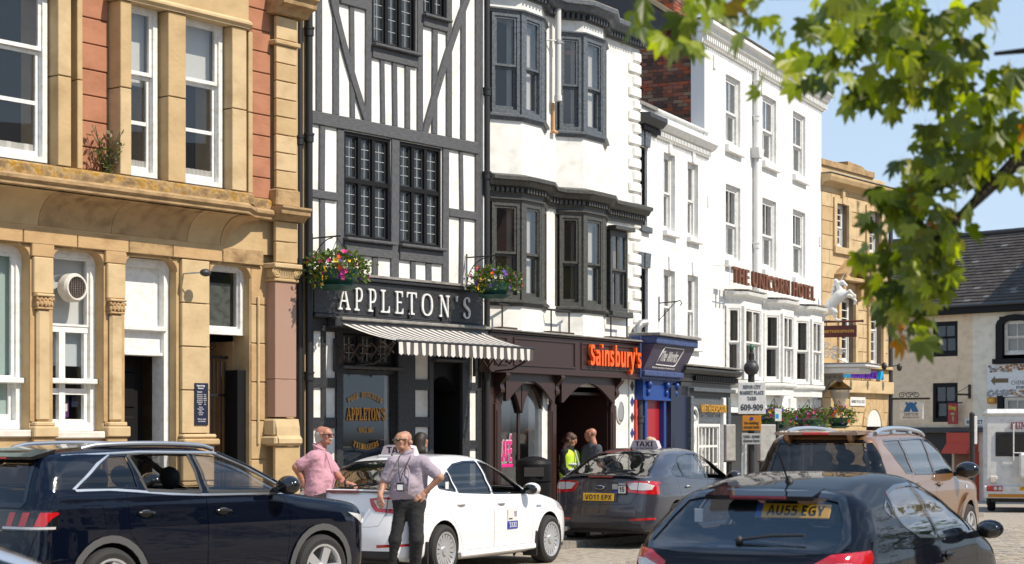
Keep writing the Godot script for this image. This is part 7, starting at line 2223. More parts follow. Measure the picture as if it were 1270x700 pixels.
# ---- dark blue crossover
func build_crossover() -> void:
	var o := thing("blue_crossover", "dark navy crossover car with silver roof rails and open rear window", "car", Vector3(-3.43, 0.08, -18.06), deg_to_rad(90.0 - 38.5))
	var paint: Material = M.car_navy
	var s := make_shell([V2(2.18, 0.30), V2(2.24, 0.50), V2(2.25, 0.70), V2(2.18, 0.90), V2(2.02, 1.0), V2(1.6, 1.07), V2(1.15, 1.13), V2(0.92, 1.19), V2(0.55, 1.38), V2(0.22, 1.53), V2(-0.15, 1.59), V2(-0.7, 1.61), V2(-1.3, 1.595), V2(-1.72, 1.56), V2(-1.86, 1.50), V2(-1.97, 1.34), V2(-2.07, 1.15), V2(-2.12, 1.06), V2(-2.14, 0.92), V2(-2.16, 0.78), V2(-2.21, 0.66), V2(-2.22, 0.50), V2(-2.17, 0.34), V2(-1.9, 0.26), V2(0.0, 0.24), V2(1.8, 0.26)],
		[V2(-2.22, 0.0), V2(-2.21, 0.35), V2(-2.17, 0.62), V2(-2.06, 0.80), V2(-1.88, 0.89), V2(-1.4, 0.925), V2(-0.6, 0.925), V2(0.4, 0.925), V2(1.2, 0.92), V2(1.7, 0.89), V2(2.0, 0.80), V2(2.15, 0.64), V2(2.22, 0.40), V2(2.25, 0.0)],
		[[0.24, 0.82], [0.36, 0.90], [0.60, 0.925], [0.85, 0.925], [1.02, 0.90], [1.12, 0.865], [1.30, 0.775], [1.50, 0.665], [1.65, 0.58]])
	var c := Cutter.new()
	c.host = self; c.o = o
	c.body = shell_mesh(s, Vector3(-2.4, 0.1, -1.05), Vector3(2.4, 1.75, 1.05), 0.055)
	var again := c.body
	var fx := 1.3375; var rx := -1.3375; var r := 0.345
	for g in [-1.0, 1.0]:
		for x in [fx, rx]:
			c.body = cut(c.body, "side", g, disc(x, r, 0.455))[1]
		c.glazed("side_window", "side", g, pv([0.84, 1.155, 0.30, 1.16, -0.12, 1.165, -0.14, 1.515, 0.10, 1.495, 0.45, 1.365]), M.clear_glass, M.plastic, 0.03)
		c.glazed("side_window", "side", g, pv([-0.24, 1.165, -0.86, 1.20, -0.93, 1.50, -0.60, 1.52, -0.24, 1.518]), M.privacy_glass, M.plastic, 0.03, g > 0)
		c.glazed("quarter_window", "side", g, pv([-0.97, 1.215, -1.62, 1.225, -1.30, 1.42, -1.16, 1.49, -0.98, 1.495]), M.privacy_glass, M.gloss_black, 0.012)
		c.panel("chrome_line", "side", g, pv([-1.66, 1.214, -1.70, 1.214, -1.34, 1.437, -1.16, 1.515, -1.15, 1.50, -1.33, 1.416]), M.satin, 0.004)
		c.panel("pillar_panel", "side", g, pv([-1.66, 1.215, -1.92, 1.215, -1.82, 1.46, -1.45, 1.455, -1.33, 1.42]), M.gloss_black, 0.001)
		c.panel("chrome_line", "side", g, pv([0.86, 1.105, 0.3, 1.112, -0.2, 1.118, -0.6, 1.135, -1.0, 1.17, -1.30, 1.192, -1.66, 1.192, -1.68, 1.212, -1.28, 1.212, -0.98, 1.19, -0.6, 1.155, -0.2, 1.138, 0.3, 1.130, 0.86, 1.125]), M.satin, 0.006)
		c.panel("front_door", "side", g, pv([0.86, 0.40, -0.17, 0.40, -0.18, 1.12, 0.3, 1.115, 0.84, 1.10, 0.90, 0.9]), paint, 0.0, 0.004)
		c.panel("rear_door", "side", g, pv([-0.18, 0.40, -0.82, 0.40, -0.95, 0.62, -1.12, 0.82, -1.12, 1.17, -0.6, 1.14, -0.18, 1.12]), paint, 0.0, 0.004)
		c.panel("fuel_flap" if g > 0 else "wing_patch", "side", g, pv([-1.38, 0.86, -1.62, 0.87, -1.62, 1.07, -1.40, 1.07]), paint, 0.0, 0.004)
		c.panel("sill_cladding", "side", g, pv([0.90, 0.20, -0.90, 0.20, -0.90, 0.40, 0.90, 0.40]), M.cladding, 0.004)
		c.panel("headlamp", "side", g, pv([1.75, 0.90, 2.18, 0.84, 2.19, 0.72, 2.0, 0.78]), M.lamp_clear, 0.002)
	# black lamp band with three red claws each side
	for g in [-1.0, 1.0]:
		for k in 3:
			var z0 := 0.44 + k * 0.155
			var claw := pv([z0, 0.90, z0 + 0.075, 0.90, z0 + 0.115, 1.02, z0 + 0.04, 1.02])
			c.panel("tail_lamp_claw", "rear", 1, claw if g > 0 else flip(claw), M.lamp_red, 0.004)
		var fl := pv([0.40, 0.875, 0.86, 0.875, 0.86, 0.896, 0.40, 0.896])
		c.panel("tail_lamp_strip", "rear", 1, fl if g > 0 else flip(fl), M.lamp_clear, 0.003)
	c.panel("lamp_band", "rear", 1, pv([-0.92, 0.86, 0.92, 0.86, 0.92, 1.04, -0.92, 1.04]), M.gloss_black, 0.002)
	c.glazed("rear_window", "rear", 1, pv([-0.60, 1.10, -0.50, 1.44, 0.50, 1.44, 0.60, 1.10]), M.privacy_glass, M.gloss_black, 0.04)
	c.glazed("windscreen", "top", 1, pv([0.92, -0.68, 1.02, 0.0, 0.92, 0.68, 0.28, 0.56, 0.32, 0.0, 0.28, -0.56]), M.clear_glass, M.gloss_black, 0.03)
	c.panel("roof_panel", "top", 1, pv([0.22, -0.50, 0.22, 0.50, -1.80, 0.50, -1.80, -0.50]), M.gloss_black, 0.001)
	c.panel("tailgate", "rear", 1, pv([-0.70, 0.56, 0.70, 0.56, 0.78, 0.86, -0.78, 0.86]), paint, 0.0, 0.004)
	c.panel("bumper_cladding", "rear", 1, pv([-0.9, 0.20, 0.9, 0.20, 0.9, 0.48, -0.9, 0.48]), M.cladding, 0.002)
	# wheel openings inside the cladding
	for g in [-1.0, 1.0]:
		for x in [fx, rx]:
			var ring: Array = cut(cut(again, "side", g, disc(x, r, 0.455))[0], "side", g, disc(x, r + 0.005, 0.385))[1]
			part("arch_cladding", skin(ring, 0.016), M.cladding, o)
	part("body", skin(c.body), paint, o)
	lining(o, c.body, -1.95, 1.0, 0.5)
	for g in [-1.0, 1.0]:
		var n := sub("roof_rail", o)
		var pts := []
		for k in 13:
			var t := k / 12.0
			pts.append(Vector3(lerpf(-1.36, 0.22, t), lerpf(1.565, 1.55, t) + 0.052 * pow(sin(PI * t), 0.4), g * lerpf(0.50, 0.555, sin(PI * t))))
		part("bar", mb().tube(pts, 0.024, 8), M.satin, n)
		part("roof_flank", mb().tube([Vector3(-1.66, 1.50, g * 0.60), Vector3(-0.8, 1.53, g * 0.635), Vector3(0.1, 1.515, g * 0.64), Vector3(0.45, 1.395, g * 0.675), Vector3(0.85, 1.195, g * 0.76)], 0.018, 6), M.car_silver, n)
	part("spoiler", mb().prism(PackedVector2Array([V2(-1.68, 1.565), V2(-1.95, 1.50), V2(-1.93, 1.475), V2(-1.70, 1.51)]), -0.56, 0.56), M.gloss_black, o)
	part("brake_strip", mb().bbox(-1.965, 1.478, -0.22, -1.945, 1.495, 0.22, 0.004), M.lamp_red, o)
	for x in [fx, rx]:
		for z in [0.80, -0.80]: wheel(o, x, z, r, 0.235, "five")
	underside(o, 2.2, -2.2, 0.91, 0.27, fx, rx, r, 0.385)
	seats(o, false, 0.0, -0.85, 0.48)
	part("dashboard", mb().bbox(0.48, 0.85, -0.72, 0.95, 1.13, 0.72, 0.05), M.cabin, o)
	mirror(o, 0.74, 1.20, 0.95, M.gloss_black, 1.1)
	handle(o, -0.92, 0.98, 0.888, M.gloss_black)
	handle(o, 0.02, 0.97, 0.890, M.gloss_black)
	part("wind_deflector", mb().tube([Vector3(0.80, 1.21, 0.845), Vector3(0.45, 1.39, 0.75), Vector3(0.12, 1.52, 0.68)], 0.012, 6), M.gloss_black, o)
	plate(o, "YT67 KXA", Vector3(-2.19, 0.72, 0), Basis(Vector3.UP, -PI / 2))


# ---- black five-door hatchback nearest the camera
func hatchback(o: Node3D, paint: Material, detailed: bool) -> void:
	var s := make_shell([V2(2.08, 0.26), V2(2.14, 0.45), V2(2.10, 0.62), V2(1.95, 0.76), V2(1.55, 0.92), V2(1.15, 1.03), V2(0.80, 1.18), V2(0.40, 1.34), V2(0.05, 1.425), V2(-0.40, 1.455), V2(-0.90, 1.435), V2(-1.30, 1.385), V2(-1.50, 1.345), V2(-1.62, 1.27), V2(-1.80, 1.13), V2(-1.96, 1.02), V2(-2.05, 0.97), V2(-2.09, 0.88), V2(-2.12, 0.74), V2(-2.165, 0.60), V2(-2.165, 0.44), V2(-2.10, 0.28), V2(-1.2, 0.20), V2(0.0, 0.19), V2(1.3, 0.20)],
		[V2(-2.165, 0.0), V2(-2.15, 0.32), V2(-2.10, 0.58), V2(-1.98, 0.75), V2(-1.78, 0.84), V2(-1.3, 0.885), V2(-0.5, 0.885), V2(0.5, 0.885), V2(1.2, 0.875), V2(1.6, 0.83), V2(1.9, 0.72), V2(2.05, 0.55), V2(2.12, 0.30), V2(2.14, 0.0)],
		[[0.20, 0.78], [0.32, 0.865], [0.58, 0.885], [0.78, 0.88], [0.92, 0.855], [1.02, 0.815], [1.20, 0.715], [1.38, 0.615], [1.50, 0.53]])
	var c := Cutter.new()
	c.host = self; c.o = o
	c.body = shell_mesh(s, Vector3(-2.3, 0.05, -1.0), Vector3(2.3, 1.6, 1.0), 0.05)
	var fx := 1.289; var rx := -1.289; var r := 0.318
	for g in [-1.0, 1.0]:
		for x in [fx, rx]: c.body = cut(c.body, "side", g, disc(x, r + 0.005, 0.365))[1]
		c.glazed("side_window", "side", g, pv([0.80, 0.985, 0.30, 0.99, -0.13, 1.0, -0.10, 1.345, 0.10, 1.325, 0.48, 1.185]), M.car_glass, M.gloss_black, 0.022)
		c.glazed("side_window", "side", g, pv([-0.20, 1.0, -0.62, 1.025, -0.86, 1.10, -0.93, 1.20, -0.84, 1.305, -0.55, 1.345, -0.17, 1.352]), M.car_glass, M.gloss_black, 0.022)
		c.glazed("quarter_window", "side", g, pv([-0.995, 1.16, -1.10, 1.205, -1.11, 1.225, -0.985, 1.265]), M.privacy_glass, M.gloss_black, 0.012)
		c.panel("front_door", "side", g, pv([0.82, 0.30, -0.16, 0.30, -0.17, 1.01, 0.82, 0.98, 0.88, 0.8]), paint, 0.0, 0.004)
		c.panel("rear_door", "side", g, pv([-0.17, 0.30, -0.80, 0.30, -0.95, 0.55, -1.02, 0.80, -0.95, 1.12, -0.80, 1.06, -0.6, 1.015, -0.17, 1.01]), paint, 0.0, 0.004)
		c.panel("fuel_flap" if g > 0 else "wing_patch", "side", g, pv([-1.22, 0.76, -1.40, 0.77, -1.40, 0.92, -1.23, 0.92]), paint, 0.0, 0.004)
		var lamp := pv([0.50, 0.885, 0.62, 0.955, 0.80, 0.975, 0.90, 0.95, 0.90, 0.76, 0.78, 0.72, 0.60, 0.75, 0.52, 0.80])
		var inner := pv([0.56, 0.86, 0.66, 0.90, 0.74, 0.90, 0.72, 0.80, 0.58, 0.81])
		if g < 0:
			lamp = flip(lamp); inner = flip(inner)
		var q2: Array = cut(c.body, "rear", 1, lamp)
		c.body = q2[1]
		var tl := sub("tail_lamp", o)
		var q3: Array = cut(q2[0], "rear", 1, inner)
		part("red_lens", skin(q3[1], 0.005), M.lamp_red, tl)
		part("clear_lens", skin(q3[0], 0.008), M.lamp_clear, tl)
	c.glazed("rear_window", "rear", 1, pv([-0.665, 1.01, -0.60, 1.16, -0.53, 1.275, -0.4, 1.30, 0.0, 1.31, 0.4, 1.30, 0.53, 1.275, 0.60, 1.16, 0.665, 1.01, 0.4, 0.995, 0.0, 0.99, -0.4, 0.995]), M.rear_glass, M.gloss_black, 0.045)
	c.glazed("windscreen", "top", 1, pv([1.0, -0.62, 1.08, 0.0, 1.0, 0.62, 0.22, 0.51, 0.26, 0.0, 0.22, -0.51]), M.clear_glass, M.gloss_black, 0.03)
	c.panel("tailgate", "rear", 1, pv([-0.72, 0.99, -0.50, 0.86, -0.52, 0.64, 0.52, 0.64, 0.50, 0.86, 0.72, 0.99, 0.0, 0.955]), paint, 0.0, 0.004)
	part("body", skin(c.body), paint, o)
	lining(o, c.body, -1.9, 1.0, 0.45)
	part("spoiler", mb().prism(PackedVector2Array([V2(-1.40, 1.365), V2(-1.66, 1.315), V2(-1.655, 1.285), V2(-1.45, 1.315)]), -0.38, 0.38), paint, o)
	part("brake_strip", mb().bbox(-1.672, 1.292, -0.20, -1.652, 1.312, 0.20, 0.004), M.lamp_dark_red, o)
	for x in [fx, rx]:
		for z in [0.76, -0.76]: wheel(o, x, z, r, 0.21, "seven")
	underside(o, 2.1, -2.1, 0.87, 0.22, fx, rx, r, 0.365)
	seats(o, false, 0.0, -0.80, 0.38)
	part("dashboard", mb().bbox(0.50, 0.72, -0.66, 1.0, 0.98, 0.66, 0.05), M.cabin, o)
	part("parcel_shelf", mb().box(-1.95, 0.90, -0.66, -1.0, 0.93, 0.66), M.cabin, o)
	mirror(o, 0.78, 1.0, 0.90, paint, 0.85)
	handle(o, 0.02, 0.84, 0.853, paint)
	if detailed:
		part("antenna", mb().tube([Vector3(-1.20, 1.40, 0.05), Vector3(-1.42, 1.63, 0.05)], [0.008, 0.004], 6).lathe(Vector3(-1.18, 1.395, 0.05), [V2(0.035, 0.0), V2(0.022, 0.03), V2(0.0, 0.05)], 10), M.plastic, o)
		wiper(o, Vector3(-1.965, 1.035, -0.02), Vector3(-1.93, 1.075, 0.42))
		part("window_sticker", mb().box(-1.655, 1.13, -0.46, -1.65, 1.22, -0.40), M.sticker_white, o)


func build_hatchbacks() -> void:
	var o := thing("black_hatchback", "black hatchback with roof aerial seen from behind, wiper across its window", "car", Vector3(2.43, 0.06, -13.9), deg_to_rad(90.0 - 28.0))
	hatchback(o, M.car_black, true)
	var n := o.duplicate()
	# a spare plate lies inside the rear window
	plate(o, "AU55 EGY", Vector3(-1.585, 1.215, 0.22), Basis(Vector3.UP, -PI / 2) * Basis(Vector3.RIGHT, -0.62), true)
	var gn := thing("pointed_felt_hat", "pale green pointed hat on rear seat of black hatchback", "hat", o.position + o.basis * Vector3(-0.62, 0.90, 0.42), o.rotation.y)
	part("cone", mb().lathe(Vector3.ZERO, [V2(0.10, 0.0), V2(0.105, 0.05), V2(0.07, 0.14), V2(0.03, 0.24), V2(0.0, 0.30)], 16), mat("felt_green", 0.42, 0.42, 0.14, 0.9), gn)
	part("brim", mb().lathe(Vector3(0, -0.01, 0), [V2(0.12, 0.0), V2(0.12, 0.03), V2(0.09, 0.035)], 16), M.felt_green, gn)
	n.name = "silver_blue_car"
	add_child(n)
	n.position = Vector3(-2.93, 0, -8.1)
	n.rotation.y = deg_to_rad(51.0)
	n.set_meta("label", "silver blue car of which only the roof corner shows")
	repaint(n, M.car_black, M.car_silver)


# ---- bronze off-roader
func build_offroader() -> void:
	var o := thing("bronze_offroader", "bronze off-road car with pale roof rails and rear spoiler", "car", Vector3(4.98, 0.02, -25.4), deg_to_rad(90.0 - 29.5))
	var paint: Material = M.car_bronze
	var s := make_shell([V2(2.28, 0.42), V2(2.35, 0.60), V2(2.34, 0.85), V2(2.26, 1.03), V2(1.8, 1.13), V2(1.25, 1.18), V2(1.02, 1.24), V2(0.70, 1.47), V2(0.42, 1.66), V2(0.10, 1.745), V2(-0.5, 1.785), V2(-1.2, 1.785), V2(-1.85, 1.765), V2(-2.08, 1.735), V2(-2.17, 1.66), V2(-2.24, 1.42), V2(-2.31, 1.18), V2(-2.35, 1.0), V2(-2.36, 0.75), V2(-2.40, 0.60), V2(-2.38, 0.42), V2(-1.8, 0.34), V2(0.0, 0.32), V2(1.8, 0.34)],
		[V2(-2.40, 0.0), V2(-2.395, 0.45), V2(-2.36, 0.70), V2(-2.26, 0.84), V2(-2.0, 0.90), V2(-1.2, 0.925), V2(0.0, 0.925), V2(1.2, 0.925), V2(1.8, 0.90), V2(2.1, 0.82), V2(2.25, 0.68), V2(2.33, 0.42), V2(2.35, 0.0)],
		[[0.32, 0.84], [0.45, 0.91], [0.70, 0.925], [0.95, 0.92], [1.10, 0.895], [1.20, 0.86], [1.45, 0.77], [1.65, 0.69], [1.80, 0.62]], {k1 = 0.13, k2 = 0.12})
	var c := Cutter.new()
	c.host = self; c.o = o
	c.body = shell_mesh(s, Vector3(-2.55, 0.15, -1.05), Vector3(2.5, 1.95, 1.05), 0.055)
	var fx := 1.425; var rx := -1.425; var r := 0.375
	var flare := c.body
	for g in [-1.0, 1.0]:
		for x in [fx, rx]:
			c.body = cut(c.body, "side", g, disc(x, r + 0.01, 0.44))[1]
			var ring: Array = cut(cut(flare, "side", g, disc(x, r + 0.01, 0.53))[0], "side", g, disc(x, r + 0.005, 0.43))[1]
			part("wheel_flare", skin(ring, 0.035), paint, o)
		c.glazed("side_window", "side", g, pv([0.86, 1.225, 0.30, 1.225, -0.06, 1.225, -0.04, 1.655, 0.20, 1.64, 0.52, 1.50]), M.car_glass, M.gloss_black, 0.022)
		c.glazed("side_window", "side", g, pv([-0.14, 1.225, -0.95, 1.235, -1.05, 1.66, -0.12, 1.668]), M.car_glass, M.gloss_black, 0.022)
		c.glazed("side_window", "side", g, pv([-1.04, 1.24, -1.30, 1.25, -1.76, 1.62, -1.74, 1.65, -1.13, 1.66]), M.privacy_glass, M.gloss_black, 0.02)
		c.panel("rear_side_glass", "side", g, pv([-2.06, 1.22, -2.26, 1.22, -2.16, 1.62, -2.10, 1.64]), M.privacy_glass, 0.002)
		c.panel("front_door", "side", g, pv([0.92, 0.46, -0.10, 0.46, -0.10, 1.20, 0.9, 1.20]), paint, 0.0, 0.004)
		c.panel("rear_door", "side", g, pv([-0.10, 0.46, -0.80, 0.46, -0.92, 0.70, -1.10, 0.95, -1.10, 1.21, -0.10, 1.20]), paint, 0.0, 0.004)
		var lamp := pv([0.70, 0.80, 0.92, 0.80, 0.92, 1.15, 0.74, 1.15])
		c.panel("tail_lamp", "rear", 1, lamp if g > 0 else flip(lamp), M.lamp_red, 0.004)
		c.panel("indicator", "side", g, pv([1.28, 0.98, 1.36, 0.98, 1.36, 1.02, 1.28, 1.02]), M.lamp_clear, 0.006)
	c.glazed("rear_window", "rear", 1, pv([-0.66, 1.19, -0.55, 1.62, 0.55, 1.62, 0.66, 1.19]), M.privacy_glass, M.gloss_black, 0.05)
	c.glazed("windscreen", "top", 1, pv([0.98, -0.68, 1.06, 0.0, 0.98, 0.68, 0.44, 0.60, 0.46, 0.0, 0.44, -0.60]), M.clear_glass, M.gloss_black, 0.03)
	c.panel("bumper", "rear", 1, pv([-0.9, 0.30, 0.9, 0.30, 0.9, 0.62, -0.9, 0.62]), M.cladding, 0.004)
	part("body", skin(c.body), paint, o)
	lining(o, c.body, -2.2, 1.1, 0.6)
	var sp := sub("spoiler", o)
	part("blade", mb().prism(PackedVector2Array([V2(-1.80, 1.77), V2(-2.05, 1.785), V2(-2.34, 1.765), V2(-2.35, 1.73), V2(-2.05, 1.735)]), -0.55, 0.55), paint, sp)
	part("brake_light", mb().bbox(-2.365, 1.732, -0.17, -2.342, 1.762, 0.17, 0.006), mat("brake_light", 0.62, 0.03, 0.02, 0.2, {coat = 1.0}), sp)
	for z in [-0.42, 0.42]: part("prop", mb().prism(PackedVector2Array([V2(-2.10, 1.73), V2(-2.30, 1.74), V2(-2.24, 1.66), V2(-2.16, 1.62)]), z - 0.03, z + 0.03), paint, sp)
	for g in [-1.0, 1.0]:
		var n := sub("roof_rail", o)
		var pts := []
		for k in 15:
			var t := k / 14.0
			pts.append(Vector3(lerpf(-1.80, 0.22, t), lerpf(1.745, 1.715, t) + 0.085 * pow(sin(PI * t), 0.45), g * 0.60))
		part("bar", mb().tube(pts, 0.030, 8), M.car_silver, n)
		for x in [-1.1, -0.4]: part("stanchion", mb().bbox(x - 0.07, 1.74, g * 0.60 - 0.02, x + 0.07, 1.82, g * 0.60 + 0.02, 0.01), M.car_silver, n)
	for x in [fx, rx]:
		for z in [0.80, -0.80]: wheel(o, x, z, r, 0.25, "seven")
	underside(o, 2.3, -2.35, 0.91, 0.36, fx, rx, r, 0.44)
	seats(o, false, 0.0, -0.95, 0.62)
	part("dashboard", mb().bbox(0.55, 0.95, -0.72, 1.0, 1.20, 0.72, 0.05), M.cabin, o)
	mirror(o, 0.86, 1.24, 0.97, M.gloss_black, 1.35)
	handle(o, 0.02, 1.06, 0.892, paint)
	handle(o, -0.95, 1.07, 0.892, paint)


# ---- motor caravan
func build_camper() -> void:
	var o := thing("white_motorhome", "white motorhome with red lamp cluster parked by the ivory house", "motorhome", Vector3(15.35, gy(54.0), -55.8), deg_to_rad(90.0 - 14.0))
	part("body", mb().bbox(-2.9, 0.55, -1.12, 2.4, 2.86, 1.12, 0.10), M.camper_white, o)
	part("roof", mb().bbox(-2.95, 2.72, -1.14, 2.4, 2.98, 1.14, 0.12), M.camper_white, o)
	part("cab", mb().bbox(2.3, 0.5, -1.0, 3.6, 1.9, 1.0, 0.25), M.camper_white, o)
	part("rear_skirt", mb().bbox(-2.96, 0.42, -1.13, -2.75, 0.78, 1.13, 0.03), M.camper_white, o)
	var w := sub("rear_window", o)
	part("frame", mb().bbox(-2.93, 1.62, -0.80, -2.88, 2.32, 0.80, 0.04), M.plastic, w)
	part("pane", mb().bbox(-2.945, 1.70, -0.72, -2.92, 2.25, 0.72, 0.03), M.privacy_glass, w)
	part("storage_box", mb().bbox(-3.22, 1.0, -0.15, -2.92, 1.72, 1.0, 0.06), M.camper_white, o)
	part("ladder", mb().tube([Vector3(-2.98, 1.0, -0.30), Vector3(-2.98, 2.55, -0.30)], 0.02, 6).tube([Vector3(-2.98, 1.72, -0.30), Vector3(-2.98, 1.72, 0.30)], 0.02, 6), M.sign_white, o)
	lettering("lettering", "SUNDANCE", mat("camper_red", 0.22, 0.015, 0.04, 0.4), o, Vector3(-2.925, 2.50, 0.22), 1.2, 0.20, 0.02, "Droid Serif", 700, Basis(Vector3.UP, -PI / 2))
	for g in [-1.0, 1.0]:
		var t := sub("tail_lamp", o)
		part("housing", mb().bbox(-2.99, 0.62, g * 0.82 - 0.22, -2.95, 0.78, g * 0.82 + 0.22, 0.02), M.lamp_red, t)
		for k in 2: part("round_lens", mb().lathe(Vector3(-2.99, 0.70, g * 0.82 + 0.02 + k * 0.13), [V2(0.055, 0.0), V2(0.05, 0.015), V2(0.0, 0.018)], 14, Vector3.LEFT), M.lamp_clear, t)
	part("amber_strip", mb().bbox(-2.98, 0.45, -1.0, -2.94, 0.54, 0.3, 0.01), M.orange_plate, o)
	plate(o, "J782 KUA", Vector3(-2.975, 0.70, 0.12), Basis(Vector3.UP, -PI / 2))
	part("vent_cover", mb().bbox(-2.96, 0.86, -0.95, -2.9, 1.06, -0.75, 0.02), M.old_white_paint, o)
	for x in [-1.6, 2.2]:
		for z in [0.9, -0.9]: wheel(o, x, z, 0.34, 0.22, "seven")
	part("underbody", mb().box(-2.7, 0.30, -0.9, 3.0, 0.56, 0.9), M.plastic, o)


# ------------------------------------------------------------------ people: tapered bones blended into one skin
class Field:
	var lo: Vector3
	var h: float
	var n: Vector3i
	var sum := PackedFloat32Array()
	var K: float

	var bones := []

	func _init(h_: float, k_: float) -> void:
		h = h_; K = k_

	func bone(a: Vector3, b: Vector3, ra: float, rb: float) -> void:
		bones.append([a, b, ra, rb])

	func fill() -> void:
		var hi := Vector3.ONE * -1e9
		lo = Vector3.ONE * 1e9
		for b in bones:
			var r := Vector3.ONE * (maxf(b[2], b[3]) + 3.0 * h)
			lo = lo.min(b[0].min(b[1]) - r); hi = hi.max(b[0].max(b[1]) + r)
		n = Vector3i(((hi - lo) / h).ceil()) + Vector3i.ONE
		sum.resize(n.x * n.y * n.z)
		for b in bones: stamp(b[0], b[1], b[2], b[3])

	func stamp(a: Vector3, b: Vector3, ra: float, rb: float) -> void:
		var reach := maxf(ra, rb) + 3.5 / K
		var p0 := Vector3i(((a.min(b) - lo - Vector3.ONE * reach) / h).floor()).clamp(Vector3i.ZERO, n - Vector3i.ONE)
		var p1 := Vector3i(((a.max(b) - lo + Vector3.ONE * reach) / h).ceil()).clamp(Vector3i.ZERO, n - Vector3i.ONE)
		var ab := b - a
		var l := maxf(ab.length_squared(), 1e-9)
		for k in range(p0.z, p1.z + 1):
			for j in range(p0.y, p1.y + 1):
				var row := (k * n.y + j) * n.x
				for i in range(p0.x, p1.x + 1):
					var w := lo + Vector3(i, j, k) * h - a
					var t := clampf(w.dot(ab) / l, 0.0, 1.0)
					sum[row + i] += exp(-K * ((w - ab * t).length() - lerpf(ra, rb, t)))

	func ball(a: Vector3, r: float) -> void:
		bone(a, a, r, r)

	func net(m: MB) -> MB:
		fill()
		var D := PackedFloat32Array()
		D.resize(sum.size())
		for i in sum.size(): D[i] = -log(maxf(sum[i], 1e-4)) / K
		var sx := 1; var sy := n.x; var sz := n.x * n.y
		var offs := [0, sx, sy, sx + sy, sz, sz + sx, sz + sy, sz + sx + sy]
		var cor := [Vector3(0, 0, 0), Vector3(1, 0, 0), Vector3(0, 1, 0), Vector3(1, 1, 0), Vector3(0, 0, 1), Vector3(1, 0, 1), Vector3(0, 1, 1), Vector3(1, 1, 1)]
		var edges := [[0, 1], [2, 3], [4, 5], [6, 7], [0, 2], [1, 3], [4, 6], [5, 7], [0, 4], [1, 5], [2, 6], [3, 7]]
		var ids := {}
		var vs := PackedVector3Array(); var ns := PackedVector3Array()
		for k in n.z - 1:
			for j in n.y - 1:
				for i in n.x - 1:
					var q := (k * n.y + j) * n.x + i
					if absf(D[q]) > 2.5 * h: continue
					var neg := 0
					for e in 8:
						if D[q + offs[e]] < 0: neg += 1
					if neg == 0 or neg == 8: continue
					var s := Vector3.ZERO
					var c := 0
					for e in edges:
						var a := D[q + offs[e[0]]]; var b := D[q + offs[e[1]]]
						if (a < 0) != (b < 0):
							s += cor[e[0]].lerp(cor[e[1]], a / (a - b)); c += 1
					s /= c
					var g := Vector3.ZERO
					for e in 8:
						var w: Vector3 = (Vector3.ONE - s) * (Vector3.ONE - cor[e]) + s * cor[e]
						var d := D[q + offs[e]]
						var sg: Vector3 = cor[e] * 2.0 - Vector3.ONE
						g += Vector3(sg.x * w.y * w.z, sg.y * w.x * w.z, sg.z * w.x * w.y) * d
					ids[q] = vs.size()
					vs.append(lo + (Vector3(i, j, k) + s) * h); ns.append(g.normalized())
		for k in range(1, n.z - 1):
			for j in range(1, n.y - 1):
				for i in range(1, n.x - 1):
					var q := (k * n.y + j) * n.x + i
					if absf(D[q]) > 2.5 * h: continue
					var a := D[q] < 0
					for ax in [[sx, sy, sz], [sy, sz, sx], [sz, sx, sy]]:
						if (D[q + ax[0]] < 0) == a: continue
						var w := [q, q - ax[1], q - ax[1] - ax[2], q - ax[2]]
						if not (ids.has(w[0]) and ids.has(w[1]) and ids.has(w[2]) and ids.has(w[3])): continue
						var t := [ids[w[0]], ids[w[1]], ids[w[2]], ids[w[3]]]
						if not a: t = [t[3], t[2], t[1], t[0]]
						m.ntri(vs[t[0]], vs[t[1]], vs[t[2]], ns[t[0]], ns[t[1]], ns[t[2]])
						m.ntri(vs[t[0]], vs[t[2]], vs[t[3]], ns[t[0]], ns[t[2]], ns[t[3]])
		return m


# head with brow, nose, lips, jaw and ears; looks along its own +z
func head_into(m: MB, at: Vector3, look: Basis, coarse := 1.0, big := 1.0) -> void:
	var f := Field.new(0.007 * coarse, 150.0 / coarse)
	var P := func(x, y, z): return at + look * (Vector3(x, y, z) * big)
	f.bone(P.call(0, 0.035, -0.035), P.call(0, 0.030, 0.025), 0.078 * big, 0.072 * big)
	f.bone(P.call(0, -0.02, 0.03), P.call(0, -0.06, 0.045), 0.058 * big, 0.045 * big)
	f.bone(P.call(-0.028, -0.075, 0.045), P.call(0.028, -0.075, 0.045), 0.030 * big, 0.030 * big)
	f.ball(P.call(0, -0.088, 0.066), 0.022 * big)
	f.bone(P.call(-0.03, 0.028, 0.088), P.call(0.03, 0.028, 0.088), 0.010 * big, 0.010 * big)
	f.bone(P.call(0, 0.018, 0.094), P.call(0, -0.018, 0.112), 0.007 * big, 0.012 * big)
	f.bone(P.call(-0.02, -0.052, 0.086), P.call(0.02, -0.052, 0.086), 0.008 * big, 0.008 * big)
	for s in [-1.0, 1.0]:
		f.bone(P.call(s * 0.05, -0.01, 0.062), P.call(s * 0.045, -0.03, 0.055), 0.016 * big, 0.018 * big)
		f.bone(P.call(s * 0.076, 0.018, -0.008), P.call(s * 0.074, -0.022, 0.0), 0.015 * big, 0.010 * big)
	f.bone(P.call(0, -0.05, -0.02), P.call(0, -0.16, -0.035), 0.058 * big, 0.060 * big)
	f.net(m)


